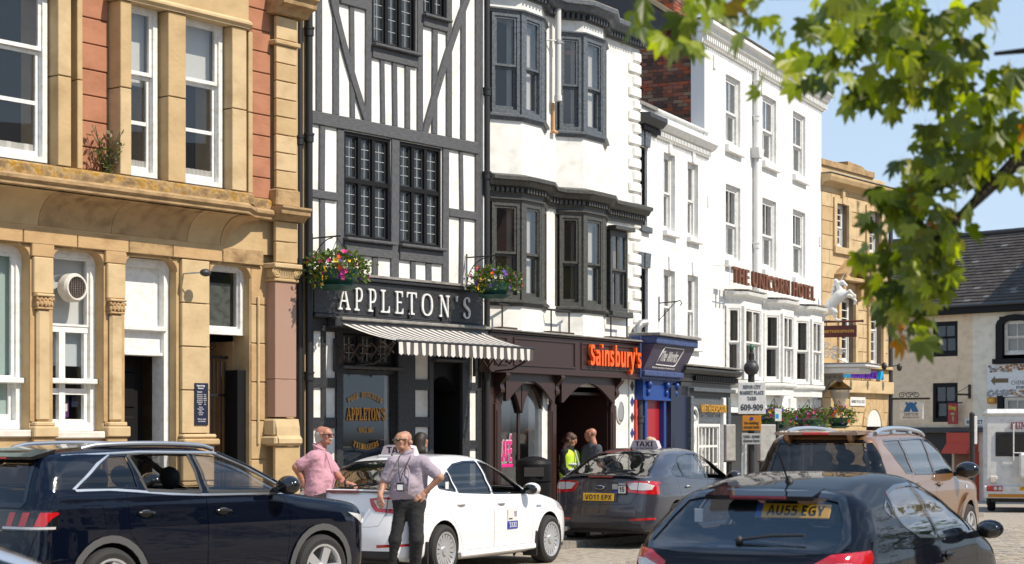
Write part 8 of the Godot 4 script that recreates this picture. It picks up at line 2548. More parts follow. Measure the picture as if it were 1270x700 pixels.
# palm and five bent fingers; forearm runs along d, back of the hand faces up_
func hand_into(m: MB, wrist: Vector3, d: Vector3, up_: Vector3, curl: float, mirror_ := 1.0, coarse := 1.0) -> void:
	d = d.normalized()
	var s := d.cross(up_).normalized() * mirror_
	var u := (s.cross(d) * mirror_).normalized()
	var f := Field.new(0.0065 * coarse, 170.0 / coarse)
	f.bone(wrist - d * 0.05, wrist + d * 0.02, 0.031, 0.027)
	for k in 4:
		f.bone(wrist + d * 0.015 + s * (k - 1.5) * 0.012, wrist + d * 0.085 + s * (k - 1.5) * 0.021, 0.017, 0.014)
	var long := [0.070, 0.080, 0.076, 0.058]
	for k in 4:
		var p := wrist + d * 0.088 + s * (k - 1.5) * 0.022
		var dir := d
		for seg in 3:
			var bend := curl * (0.6 + 0.35 * seg) + 0.06 * k
			dir = (dir * cos(bend) - u * sin(bend)).normalized()
			var q: Vector3 = p + dir * long[k] * [0.45, 0.31, 0.24][seg]
			f.bone(p, q, 0.0105 - 0.001 * seg, 0.0095 - 0.001 * seg)
			p = q
	var t0 := wrist + d * 0.025 - s * 0.028
	var td := (d * 0.75 - s * 0.62 - u * (0.25 + 0.3 * curl)).normalized()
	f.bone(t0, t0 + td * 0.045, 0.016, 0.012)
	f.bone(t0 + td * 0.045, t0 + td * 0.045 + (td * 0.7 + d * 0.5).normalized() * 0.036, 0.0115, 0.009)
	f.net(m)


# folds in cloth
func crease(m: MB, deep: float, freq: float) -> MB:
	var no := FastNoiseLite.new()
	no.seed = 5; no.frequency = freq; no.fractal_octaves = 3
	no.fractal_type = FastNoiseLite.FRACTAL_RIDGED
	for i in m.v.size():
		var q := m.v[i]
		var at := func(p: Vector3): return no.get_noise_3d(p.x * 0.7 + p.y * 0.6, p.y * 1.1 - p.x * 0.3, p.z)
		var a: float = at.call(q)
		var e := 0.012
		var g := Vector3(at.call(q + Vector3(e, 0, 0)) - a, at.call(q + Vector3(0, e, 0)) - a, at.call(q + Vector3(0, 0, e)) - a) / e
		m.v[i] = q + m.n[i] * deep * (a * 0.5 - 0.2)
		m.n[i] = (m.n[i] - g * deep * 0.6).normalized()
	return m


# J: joints in metres from the point between the feet; x across, y up, z towards the viewer
func human(o: Node3D, J: Dictionary, w: Dictionary) -> void:
	var coarse: float = w.get("coarse", 1.0)
	var m := mb()
	var f := Field.new(0.018 * coarse, 75.0)
	var c: Vector3 = J.chest; var p: Vector3 = J.pelvis
	var across: Vector3 = (J.shL - J.shR).normalized()
	var fat: float = w.get("belly", 0.0)
	var fwd: Vector3 = across.cross(Vector3.UP).normalized() * -1.0
	if fwd.dot(J.face) < 0: fwd = -fwd
	for s in [-1.0, 1.0]:
		f.bone(c + across * s * 0.10, p + across * s * 0.085 + Vector3(0, 0.12, 0), 0.105, 0.105)
		f.bone(p + across * s * 0.07 + Vector3(0, 0.10, 0), p + across * s * 0.08, 0.115, 0.11)
	f.bone(J.shL, J.shR, 0.062, 0.062)
	f.bone(J.neck, J.head + Vector3(0, -0.06, 0) - J.face * 0.03, 0.062, 0.056)
	for s in ["L", "R"]:
		f.bone(J["sh" + s], J["el" + s], 0.056, 0.044)
		f.bone(J["el" + s], J["wr" + s], 0.045, 0.030)
		f.bone(J["hip" + s], J["kn" + s], 0.092, 0.062)
		f.bone(J["kn" + s], J["an" + s], 0.060, 0.042)
		f.bone(J["an" + s] + Vector3(0, -0.03, 0), J["to" + s], 0.042, 0.034)
	f.net(m)
	var look := Basis(Vector3.UP.cross(J.face).normalized(), Vector3.UP, J.face.normalized())
	if w.has("nod"): look = look * Basis(Vector3.RIGHT, w.nod)
	head_into(m, J.head, look, coarse)
	for s in ["L", "R"]: hand_into(m, J["wr" + s], J["ha" + s] - J["wr" + s], J.get("up" + s, Vector3.UP), w.get("curl", 0.35), 1.0 if s == "L" else -1.0, coarse)
	part("body", m, w.skin, o)
	# shirt
	var sl: float = w.get("sleeve", 0.72)
	f = Field.new(0.016 * coarse, 70.0)
	var hem: float = w.get("hem", 0.0)
	for s in [-1.0, 1.0]:
		f.bone(c + across * s * 0.10, p + across * s * 0.095 + Vector3(0, 0.10, 0), 0.124, 0.128)
		f.bone(p + across * s * 0.095 + Vector3(0, 0.10, 0), p + across * s * 0.095 + Vector3(0, hem, 0), 0.125, 0.118)
	if fat > 0:
		f.bone(p + fwd * (fat * 0.75) + Vector3(0, 0.14, 0), c.lerp(p, 0.45) + fwd * fat, 0.125, 0.12)
	f.bone(J.shL, J.shR, 0.076, 0.076)
	f.bone(J.neck + Vector3(0, -0.05, 0), J.neck + Vector3(0, 0.012, 0), 0.085, 0.074)
	for s in ["L", "R"]:
		var e: Vector3 = J["sh" + s].lerp(J["el" + s], minf(sl, 1.0))
		f.bone(J["sh" + s], e, 0.074, 0.074 if sl < 1 else 0.058)
		if sl > 1: f.bone(J["el" + s], J["el" + s].lerp(J["wr" + s], sl - 1.0), 0.058, 0.045)
	var sm := f.net(mb())
	crease(sm, 0.013, 7.0)
	part("shirt", sm, w.shirt, o)
	if w.get("collar", false):
		var ring := []
		for k in 14:
			var an := TAU * k / 14.0
			ring.append(J.neck + Vector3(0, 0.035 - 0.035 * cos(an), 0) + (J.face * cos(an) + look.x * sin(an)) * 0.070)
		part("collar", mb().tube(ring, 0.015, 6, true), w.shirt, o)
	if w.get("collar", false):
		var fr: Vector3 = J.neck + J.face * 0.085
		part("button_placket", mb().tube([fr + Vector3(0, -0.03, 0), c + fwd * (0.135 + fat * 0.3) , c.lerp(p, 0.5) + fwd * (0.135 + fat), p + fwd * (0.13 + fat * 0.75) + Vector3(0, 0.1, 0)], 0.008, 5), w.shirt, o)
	# trousers and shoes
	f = Field.new(0.018 * coarse, 70.0)
	f.bone(p + across * 0.08, p - across * 0.08, 0.125, 0.125)
	for s in [-1.0, 1.0]: f.bone(p + across * s * 0.08 + Vector3(0, 0.02, 0), p + across * s * 0.08 + Vector3(0, -0.04, 0), 0.122, 0.12)
	for s in ["L", "R"]:
		f.bone(J["hip" + s], J["kn" + s], 0.108, 0.084)
		f.bone(J["kn" + s], J["an" + s] + Vector3(0, 0.02, 0), 0.082, 0.072)
	part("trousers", crease(f.net(mb()), 0.010, 6.0), w.legs, o)
	for s in ["L", "R"]:
		var a: Vector3 = J["an" + s]; var t: Vector3 = J["to" + s]
		f = Field.new(0.016 * coarse, 110.0)
		f.bone(a + Vector3(0, -0.045, 0) - (t - a).normalized() * 0.03, t, 0.05, 0.042)
		part("shoe", f.net(mb()), M.gloss_black, o)


func shades(o: Node3D, head: Vector3, look: Basis) -> void:
	var m := mb()
	for s in [-1.0, 1.0]:
		m.ball(head + look * Vector3(s * 0.034, 0.010, 0.094), Vector3(0.026, 0.017, 0.022), 10)
		m.tube([head + look * Vector3(s * 0.058, 0.016, 0.085), head + look * Vector3(s * 0.086, 0.014, -0.005)], 0.0045, 5)
	m.tube([head + look * Vector3(-0.012, 0.014, 0.106), head + look * Vector3(0.012, 0.014, 0.106)], 0.004, 5)
	part("sunglasses", m, M.shades, o)


func hair(o: Node3D, bones: Array, head: Vector3, look: Basis, m: Material) -> void:
	var f := Field.new(0.011, 120.0)
	for b in bones:
		f.bone(head + look * b[0], head + look * b[1], b[2], b[3])
	part("hair", f.net(mb()), m, o)


func face_basis(d: Vector3) -> Basis:
	return Basis(Vector3.UP.cross(d).normalized(), Vector3.UP, d.normalized())


func person(label: String, x: float, d: float, base := 0.0) -> Node3D:
	return thing("person", label, "person", Vector3(x, base, -d))


func build_people() -> void:
	# man in lilac leaning by the taxi's rear lamp, one hand on his hip
	var o := person("bald man in lilac shirt and lanyard standing with one hand on hip", -1.27, 22.25)
	var fd := Vector3(-0.82, 0, 0.57).normalized()
	var J := {head = Vector3(-0.04, 1.685, 0.02), neck = Vector3(0.02, 1.515, 0), face = fd, chest = Vector3(0.04, 1.33, 0), pelvis = Vector3(0.03, 0.95, 0),
		shL = Vector3(0.20, 1.43, 0.05), shR = Vector3(-0.15, 1.42, 0.06), elL = Vector3(0.41, 1.245, 0.10), wrL = Vector3(0.22, 1.06, 0.09), haL = Vector3(0.15, 1.02, 0.12),
		elR = Vector3(-0.27, 1.17, 0.05), wrR = Vector3(-0.30, 1.03, 0.19), haR = Vector3(-0.29, 0.95, 0.26), upL = Vector3(0.4, 0.5, 0.6), upR = Vector3(-0.6, 0.3, 0.7),
		hipL = Vector3(0.11, 0.92, 0.02), hipR = Vector3(-0.06, 0.92, 0), knL = Vector3(0.13, 0.50, 0.10), knR = Vector3(-0.13, 0.50, 0.06), anL = Vector3(0.10, 0.09, 0.0), anR = Vector3(-0.17, 0.09, 0.02), toL = Vector3(0.05, 0.04, 0.17), toR = Vector3(-0.30, 0.04, 0.14)}
	human(o, J, {skin = M.skin, shirt = M.shirt_lilac, legs = M.trousers_black, belly = 0.07, collar = true, hem = 0.05, nod = 0.05})
	var lk := face_basis(fd)
	shades(o, J.head, lk)
	hair(o, [[Vector3(-0.05, -0.02, -0.07), Vector3(0.05, -0.02, -0.07), 0.034, 0.034]], J.head, lk, mat("hair_shaved", 0.38, 0.22, 0.16, 0.8))
	var ln := sub("lanyard", o)
	part("cord", mb().tube([Vector3(0.06, 1.54, 0.02), Vector3(0.05, 1.48, 0.12), Vector3(-0.03, 1.30, 0.22), Vector3(-0.06, 1.20, 0.235)], 0.006, 5).tube([Vector3(-0.06, 1.53, 0.07), Vector3(-0.085, 1.46, 0.15), Vector3(-0.075, 1.30, 0.215), Vector3(-0.06, 1.20, 0.235)], 0.006, 5), M.ink, ln)
	part("badge", mb().bbox(-0.105, 1.085, 0.236, -0.015, 1.19, 0.244, 0.004), M.ink, ln)
	part("badge_card", mb().box(-0.095, 1.10, 0.2445, -0.025, 1.165, 0.2465), M.sign_white, ln)
	# man in pink, seen from the side, resting a hand on the boot
	var q := person("white-haired man in pink checked shirt resting a hand on white taxi", -2.36, 22.7, 0.06)
	fd = Vector3(0.93, 0, 0.36).normalized()
	J = {head = Vector3(0.06, 1.685, 0.0), neck = Vector3(0.0, 1.51, 0.0), face = fd, chest = Vector3(-0.02, 1.32, 0), pelvis = Vector3(-0.02, 0.95, 0),
		shR = Vector3(-0.05, 1.42, 0.17), shL = Vector3(0.05, 1.41, -0.17), elR = Vector3(-0.26, 1.30, 0.20), wrR = Vector3(-0.16, 1.06, 0.14), haR = Vector3(-0.10, 1.00, 0.12),
		elL = Vector3(0.20, 1.20, -0.17), wrL = Vector3(0.32, 1.105, 0.0), haL = Vector3(0.42, 1.085, 0.04), upR = Vector3(-0.8, 0.1, 0.6), upL = Vector3(0.1, 1, 0.2),
		hipR = Vector3(-0.03, 0.92, 0.09), hipL = Vector3(-0.01, 0.92, -0.09), knR = Vector3(0.0, 0.5, 0.10), knL = Vector3(0.02, 0.5, -0.10), anR = Vector3(-0.03, 0.09, 0.10), anL = Vector3(0.0, 0.09, -0.11), toR = Vector3(0.15, 0.04, 0.14), toL = Vector3(0.18, 0.04, -0.08)}
	human(q, J, {skin = M.skin_red, shirt = M.shirt_pink, legs = M.trousers_black, belly = 0.09, collar = true, hem = -0.08})
	lk = face_basis(fd)
	shades(q, J.head, lk)
	hair(q, [[Vector3(0, 0.004, -0.042), Vector3(0, -0.004, -0.040), 0.086, 0.084], [Vector3(-0.03, -0.06, -0.062), Vector3(0.03, -0.06, -0.062), 0.042, 0.042]], J.head, lk, M.hair_white)
	part("moustache", mb().ball(J.head + lk * Vector3(-0.02, -0.043, 0.094), Vector3(0.022, 0.010, 0.014), 8).ball(J.head + lk * Vector3(0.02, -0.043, 0.094), Vector3(0.022, 0.010, 0.014), 8), M.hair_white, q)
	part("watch", mb().tube(range(12).map(func(k): return J.wrL + Vector3(0.0, 0.036 * cos(TAU * k / 12.0), 0.036 * sin(TAU * k / 12.0))), 0.013, 5, true), M.ink, q)
	# woman in a high-visibility vest
	var v := person("dark-haired woman in yellow high-visibility vest looking down", 1.03, 33.1, 0.08)
	fd = Vector3(0.92, -0.30, 0.25).normalized()
	var stand := {head = Vector3(0.02, 1.55, 0.0), neck = Vector3(0.0, 1.39, 0), face = Vector3(0.96, 0, 0.28).normalized(), chest = Vector3(0, 1.22, 0), pelvis = Vector3(0, 0.90, 0),
		shR = Vector3(-0.09, 1.32, 0.12), shL = Vector3(0.08, 1.31, -0.12), elR = Vector3(-0.12, 1.06, 0.15), wrR = Vector3(-0.02, 0.86, 0.18), haR = Vector3(0.02, 0.78, 0.18), elL = Vector3(0.12, 1.06, -0.14), wrL = Vector3(0.20, 0.92, -0.08), haL = Vector3(0.26, 0.88, -0.04),
		hipR = Vector3(-0.05, 0.87, 0.07), hipL = Vector3(0.05, 0.87, -0.07), knR = Vector3(-0.04, 0.47, 0.09), knL = Vector3(0.06, 0.47, -0.08), anR = Vector3(-0.06, 0.09, 0.08), anL = Vector3(0.03, 0.09, -0.08), toR = Vector3(0.10, 0.04, 0.12), toL = Vector3(0.18, 0.04, -0.06)}
	human(v, stand, {skin = M.skin, shirt = M.dark_cloth, legs = M.blue_cloth, sleeve = 1.95, nod = 0.35, coarse = 1.6})
	var f := Field.new(0.022, 70.0)
	for s in [-1.0, 1.0]:
		f.bone(Vector3(s * 0.05, 1.25, -s * 0.075), Vector3(s * 0.05, 0.92, -s * 0.07), 0.140, 0.140)
	part("vest", f.net(mb()), M.hi_vis, v)
	for y in [1.02, 1.12]: part("reflective_band", mb().tube(range(16).map(func(k): return Vector3(0.19 * cos(TAU * k / 16.0), y, 0.20 * sin(TAU * k / 16.0))), 0.022, 5, true), M.reflective, v)
	for s in [-1.0, 1.0]: part("reflective_band", mb().tube([Vector3(0.10 + s * 0.05, 0.95, 0.16), Vector3(0.10 + s * 0.05, 1.15, 0.165), Vector3(0.03 + s * 0.06, 1.36, 0.10)], 0.02, 5), M.reflective, v)
	lk = face_basis(stand.face) * Basis(Vector3.RIGHT, 0.35)
	hair(v, [[Vector3(0, 0.05, -0.03), Vector3(0, 0.045, 0.02), 0.088, 0.080], [Vector3(-0.06, 0.0, -0.04), Vector3(0.06, 0.0, -0.04), 0.05, 0.05], [Vector3(0, 0.0, -0.09), Vector3(0, -0.06, -0.12), 0.05, 0.04]], stand.head, lk, M.hair_brown)
	# man in grey T-shirt, back half turned
	var t := person("shaven-headed man in grey T-shirt in the shop doorway", 1.42, 33.0, 0.08)
	var J2 := stand.duplicate()
	for k in J2:
		if k != "face": J2[k] = J2[k] * Vector3(-1.08, 1.06, 1.08)
	J2.face = Vector3(-0.93, 0, -0.35).normalized()
	human(t, J2, {skin = M.skin_red, shirt = M.tee_grey, legs = M.dark_cloth, sleeve = 0.7, nod = 0.15, coarse = 1.6})
	hair(t, [[Vector3(-0.05, 0.03, -0.06), Vector3(0.05, 0.03, -0.06), 0.030, 0.030]], J2.head, face_basis(J2.face), mat("stubble", 0.30, 0.15, 0.10, 0.8))
	# woman with long dark hair behind the white taxi
	var b := person("woman with long dark hair standing behind the white taxi", -1.37, 27.7, 0.10)
	var J3 := stand.duplicate()
	J3.face = Vector3(0.5, 0, -0.86).normalized()
	human(b, J3, {skin = M.skin, shirt = M.dark_cloth, legs = M.dark_cloth, sleeve = 1.9, coarse = 1.6})
	hair(b, [[Vector3(0, 0.045, -0.03), Vector3(0, 0.045, 0.02), 0.090, 0.082], [Vector3(0, 0.0, -0.06), Vector3(0, -0.14, -0.08), 0.09, 0.09], [Vector3(-0.05, -0.14, -0.07), Vector3(0.06, -0.25, -0.08), 0.06, 0.05]], J3.head, face_basis(J3.face), M.hair_dark)
	# someone passing beyond the grey taxi: the top of a fair head shows
	var e := person("fair-haired passer-by beyond the roof of the grey taxi", 2.58, 34.6, 0.0)
	var J4 := stand.duplicate()
	human(e, J4, {skin = M.skin, shirt = M.tee_grey, legs = M.dark_cloth, sleeve = 1.9, coarse = 1.6})
	hair(e, [[Vector3(0, 0.05, -0.03), Vector3(0, 0.045, 0.02), 0.088, 0.080], [Vector3(-0.06, 0.0, -0.04), Vector3(0.06, 0.0, -0.04), 0.05, 0.05]], J4.head, face_basis(J4.face), M.hair_fair)


# ------------------------------------------------------------------ street furniture, signs
func build_signs() -> void:
	# taxi rank post
	var d := 36.2
	var o := thing("taxi_rank_post", "black post carrying the white taxi telephone sign and orange notice", "sign post", Vector3((932.0 - 635.0) / 2300.0 * d, gy(d), -d), deg_to_rad(-4.0))
	var up := -gy(d)
	part("post", mb().tube([Vector3(0, 0, 0), Vector3(0, up + 3.05, 0)], 0.065, 12), M.iron, o)
	part("ball", mb().ball(Vector3(0, up + 3.02, 0), Vector3(0.15, 0.15, 0.15), 16), M.charcoal, o)
	part("neck", mb().lathe(Vector3(0, up + 3.14, 0), [V2(0.10, 0.0), V2(0.06, 0.04), V2(0.06, 0.16), V2(0.035, 0.18), V2(0.035, 0.24), V2(0.0, 0.25)], 12), M.iron, o)
	part("finial", mb().ball(Vector3(0, up + 3.42, 0), Vector3(0.05, 0.07, 0.05), 10), mat("finial_green", 0.01, 0.10, 0.04, 0.4), o)
	var s := sub("telephone_sign", o)
	part("board", mb().bbox(-0.26, up + 2.12, 0.07, 0.27, up + 2.74, 0.10, 0.006), M.sign_white, s)
	lettering("lettering", "RIPON CITY\nMARKET PLACE\nTAXIS", M.ink, s, Vector3(0.005, up + 2.535, 0.103), 0.46, 0.29, 0.005, "Droid Serif", 700)
	lettering("lettering", "609-909", M.ink, s, Vector3(0.005, up + 2.25, 0.103), 0.43, 0.12, 0.005, "Droid Sans", 700)
	var w := sub("orange_notice", o)
	part("board", mb().bbox(-0.18, up + 1.80, 0.07, 0.185, up + 2.09, 0.10, 0.006), M.orange_plate, w)
	part("roundel", mb().lathe(Vector3(0.0, up + 2.03, 0.10), [V2(0.035, 0.0), V2(0.035, 0.006), V2(0.0, 0.006)], 14, Vector3.BACK), M.sticker_blue, w)
	lettering("lettering", "No waiting\nexcept taxis", M.ink, w, Vector3(0, up + 1.90, 0.103), 0.30, 0.15, 0.005, "Droid Sans", 700)
	var q := sub("queue_plate", o)
	part("board", mb().bbox(-0.19, up + 1.53, 0.07, 0.20, up + 1.74, 0.10, 0.006), mat("sign_grey", 0.42, 0.42, 0.40, 0.5), q)
	lettering("lettering", "TAXI - RANK\nQueue here", M.ink, q, Vector3(0, up + 1.635, 0.103), 0.32, 0.14, 0.005, "Droid Sans", 700)
	# backs of two metal sign boxes on the post behind
	for e in [[905.0, "pale metal cabinet door plate beside the taxi post, rust along its foot"], [951.0, "pale metal cabinet door plate beside the taxi post, two leaves wide"]]:
		var b := thing("metal_sign_box", e[1], "sign", Vector3((e[0] - 635.0) / 2300.0 * 36.6, gy(36.6), -36.6), deg_to_rad(20.0))
		var wd := 0.22 if e[0] < 920 else 0.36
		part("box", mb().bbox(-wd / 2, 1.25, -0.05, wd / 2, 1.98, 0.05, 0.01), M.sign_grey, b)
		part("leaf", mb().bbox(-wd / 2 + 0.01, 1.27, 0.05, wd / 2 - 0.01, 1.96, 0.06, 0.004), mat("box_face", 0.48, 0.47, 0.44, 0.55, {tex = "blotch", scale = 1.0}), b)
		part("leg", mb().bbox(-0.04, 0.0, -0.03, 0.04, 1.25, 0.03, 0.006), M.iron, b)
		part("rust_edge", mb().bbox(-wd / 2, 1.235, -0.052, wd / 2, 1.258, 0.052, 0.004), M.rusty_iron, b)
	var pk := thing("parking_plate", "small white plate with blue mark on post by the hanging baskets", "sign", Vector3((964.0 - 635.0) / 2300.0 * 38.5, gy(38.5), -38.5), 0.1)
	part("post", mb().tube([Vector3(0, 0, 0), Vector3(0, 2.3, 0)], 0.04, 8), M.iron, pk)
	part("board", mb().bbox(-0.06, 2.12, 0.04, 0.08, 2.38, 0.06, 0.004), M.sign_white, pk)
	part("mark", mb().box(-0.045, 2.18, 0.06, 0.02, 2.27, 0.064), M.sky_blue, pk)
	var tp := thing("tall_black_post", "slim black street post with narrow pale plate by motorhome", "post", Vector3((1206.0 - 635.0) / 2300.0 * 50.0, gy(50.0), -50.0))
	part("post", mb().tube([Vector3(0, 0, 0), Vector3(0, 2.75, 0)], 0.075, 8), M.iron, tp)
	part("plate", mb().bbox(0.04, 1.95, -0.01, 0.12, 2.7, 0.08, 0.01), M.sign_white, tp)
	part("cap", mb().ball(Vector3(0, 2.76, 0), Vector3(0.08, 0.06, 0.08), 8), M.iron, tp)
	# litter bin and small clutter outside the shop
	var bn := thing("litter_bin", "black domed litter bin outside the cafe window", "bin", Vector3(0.36, 0.10, -30.6))
	part("bin", mb().lathe(Vector3.ZERO, [V2(0.24, 0.0), V2(0.28, 0.05), V2(0.28, 0.85), V2(0.30, 0.87)], 20), M.black_paint, bn)
	part("hood", mb().lathe(Vector3(0, 0.87, 0), [V2(0.30, 0.0), V2(0.30, 0.28), V2(0.27, 0.34), V2(0.12, 0.40), V2(0.0, 0.41)], 20), M.black_paint, bn)
	part("mouth", mb().box(-0.16, 0.95, 0.26, 0.16, 1.10, 0.305), M.interior, bn)
	lettering("lettering", "Litter", M.gold, bn, Vector3(0.0, 0.70, 0.285), 0.22, 0.09, 0.004)


# rearing unicorn on its bracket
func build_unicorn(h: Node3D) -> void:
	var at := h.position + h.basis * Vector3(8.9, 0, 0.0)
	var turn := h.rotation.y - PI / 2          # +x of the sign points away from the wall
	var o := thing("pub_hanging_sign", "maroon pub signboard hanging from dark bar at hotel's corner", "sign", at, turn)
	part("bar", mb().tube([Vector3(0, 4.56, 0), Vector3(1.12, 4.56, 0)], 0.025, 8).ball(Vector3(1.13, 4.56, 0), Vector3(0.04, 0.04, 0.04), 8), M.maroon, o)
	part("board", mb().bbox(0.06, 4.16, -0.025, 0.98, 4.46, 0.025, 0.008), M.maroon, o)
	for x in [0.2, 0.85]: part("hook", mb().tube([Vector3(x, 4.46, 0), Vector3(x, 4.55, 0)], 0.012, 5), M.maroon, o)
	for g in [0, PI]:
		var bs := Basis(Vector3.UP, g)
		lettering("lettering", "WETHERSPOON", M.gold, o, Vector3(0.52, 4.31, 0) + bs * Vector3(0, 0, 0.028), 0.80, 0.07, 0.006, "Droid Sans", 700, bs)
	var sc := mb()
	for q in [[0.18, 3.95, 0.10], [0.42, 3.86, 0.09], [0.20, 3.72, 0.10], [0.40, 3.66, 0.08], [0.58, 3.78, 0.08]]:
		var pts := []
		for k in 18: pts.append(Vector3(q[0] + q[2] * (1 - k / 24.0) * cos(k * 0.6), q[1] + q[2] * (1 - k / 24.0) * sin(k * 0.6), 0))
		sc.tube(pts, 0.014, 5)
	part("scrollwork", sc.tube([Vector3(0, 4.10, 0), Vector3(0.5, 3.62, 0), Vector3(0.85, 3.44, 0)], 0.016, 5), M.pipe_white, o)
	var u := thing("unicorn_figure", "white rearing unicorn figure standing on the pub sign bar", "statue", at, turn)
	var f := Field.new(0.017, 80.0)
	var B := func(a, b, c, d, ra, rb, z): f.bone(Vector3(a, b, z), Vector3(c, d, z), ra, rb)
	B.call(0.30, 4.98, 0.55, 5.22, 0.135, 0.145, 0.0)
	B.call(0.55, 5.22, 0.62, 5.26, 0.14, 0.12, 0.0)
	B.call(0.58, 5.28, 0.50, 5.52, 0.095, 0.065, 0.0)
	B.call(0.50, 5.53, 0.62, 5.55, 0.062, 0.055, 0.0)
	B.call(0.62, 5.55, 0.72, 5.47, 0.050, 0.034, 0.0)
	for z in [-0.06, 0.06]:
		B.call(0.27, 4.95, 0.40 + z, 4.80, 0.085, 0.055, z)
		B.call(0.40 + z, 4.80, 0.26 + z * 2.5, 4.72, 0.042, 0.034, z)
		B.call(0.26 + z * 2.5, 4.72, 0.30 + z * 3.0, 4.60, 0.032, 0.030, z)
		B.call(0.30 + z * 3.0, 4.60, 0.37 + z * 3.0, 4.59, 0.034, 0.030, z)
		B.call(0.64, 5.22, 0.82, 5.26 + z, 0.055, 0.040, z)
		B.call(0.82, 5.26 + z, 0.94, 5.14 + z, 0.036, 0.028, z)
		B.call(0.94, 5.14 + z, 0.91, 5.06 + z, 0.030, 0.028, z)
		f.bone(Vector3(0.47, 5.59, z * 0.6), Vector3(0.47, 5.65, z * 0.6), 0.020, 0.010)
	B.call(0.22, 4.98, 0.10, 4.86, 0.035, 0.040, 0.0)
	B.call(0.10, 4.86, 0.05, 4.66, 0.045, 0.025, 0.0)
	part("body", f.net(mb()), M.pipe_white, u)
	part("horn", mb().tube([Vector3(0.58, 5.60, 0), Vector3(0.68, 5.80, 0)], [0.016, 0.003], 8), M.pipe_white, u)
	var mane := mb()
	for k in 8: mane.ball(Vector3(0.44 - 0.012 * k, 5.60 - k * 0.055, 0.03 * (1 if k % 2 == 0 else -1)), Vector3(0.06, 0.05, 0.035), 8)
	part("mane", mane, M.sign_white, u)
	# lantern by the hotel door
	var l := thing("brass_lantern", "tapered brass lantern hanging beneath the hotel entrance hood", "lantern", h.position + h.basis * Vector3(8.98, 0, 0.52), h.rotation.y)
	part("crown", mb().lathe(Vector3(0, 2.86, 0), [V2(0.30, 0.0), V2(0.27, 0.04), V2(0.10, 0.16), V2(0.07, 0.24), V2(0.10, 0.27), V2(0.0, 0.33)], 4), M.brass, l)
	part("rim", mb().lathe(Vector3(0, 2.83, 0), [V2(0.32, 0.0), V2(0.32, 0.03), V2(0.28, 0.035)], 4), M.iron, l)
	part("glass", mb().lathe(Vector3(0, 2.42, 0), [V2(0.12, 0.0), V2(0.28, 0.41)], 4), M.lamp_glass, l)
	part("foot", mb().lathe(Vector3(0, 2.36, 0), [V2(0.0, -0.05), V2(0.05, 0.0), V2(0.13, 0.06), V2(0.12, 0.07)], 4), M.brass, l)
	part("hanger", mb().tube([Vector3(0, 3.18, 0), Vector3(0, 3.26, 0)], 0.02, 6), M.iron, l)


# ------------------------------------------------------------------ hanging baskets
func flower(m: MB, p: Vector3, n: Vector3, r: float, c: Color) -> void:
	var s := n.cross(Vector3(0.3, 0.9, 0.2)).normalized()
	var t := n.cross(s)
	for k in 5:
		m.col = c * R.randf_range(0.8, 1.15)
		m.col.a = 1.0
		var a := TAU * k / 5.0 + R.randf() * 0.3
		var d := s * cos(a) + t * sin(a)
		var e := s * cos(a + 0.62) + t * sin(a + 0.62); var e2 := s * cos(a - 0.62) + t * sin(a - 0.62)
		m.tri(p - n * r * 0.2, p + e2 * r * 0.75 + n * r * 0.1, p + d * r + n * r * 0.25)
		m.tri(p - n * r * 0.2, p + d * r + n * r * 0.25, p + e * r * 0.75 + n * r * 0.1)


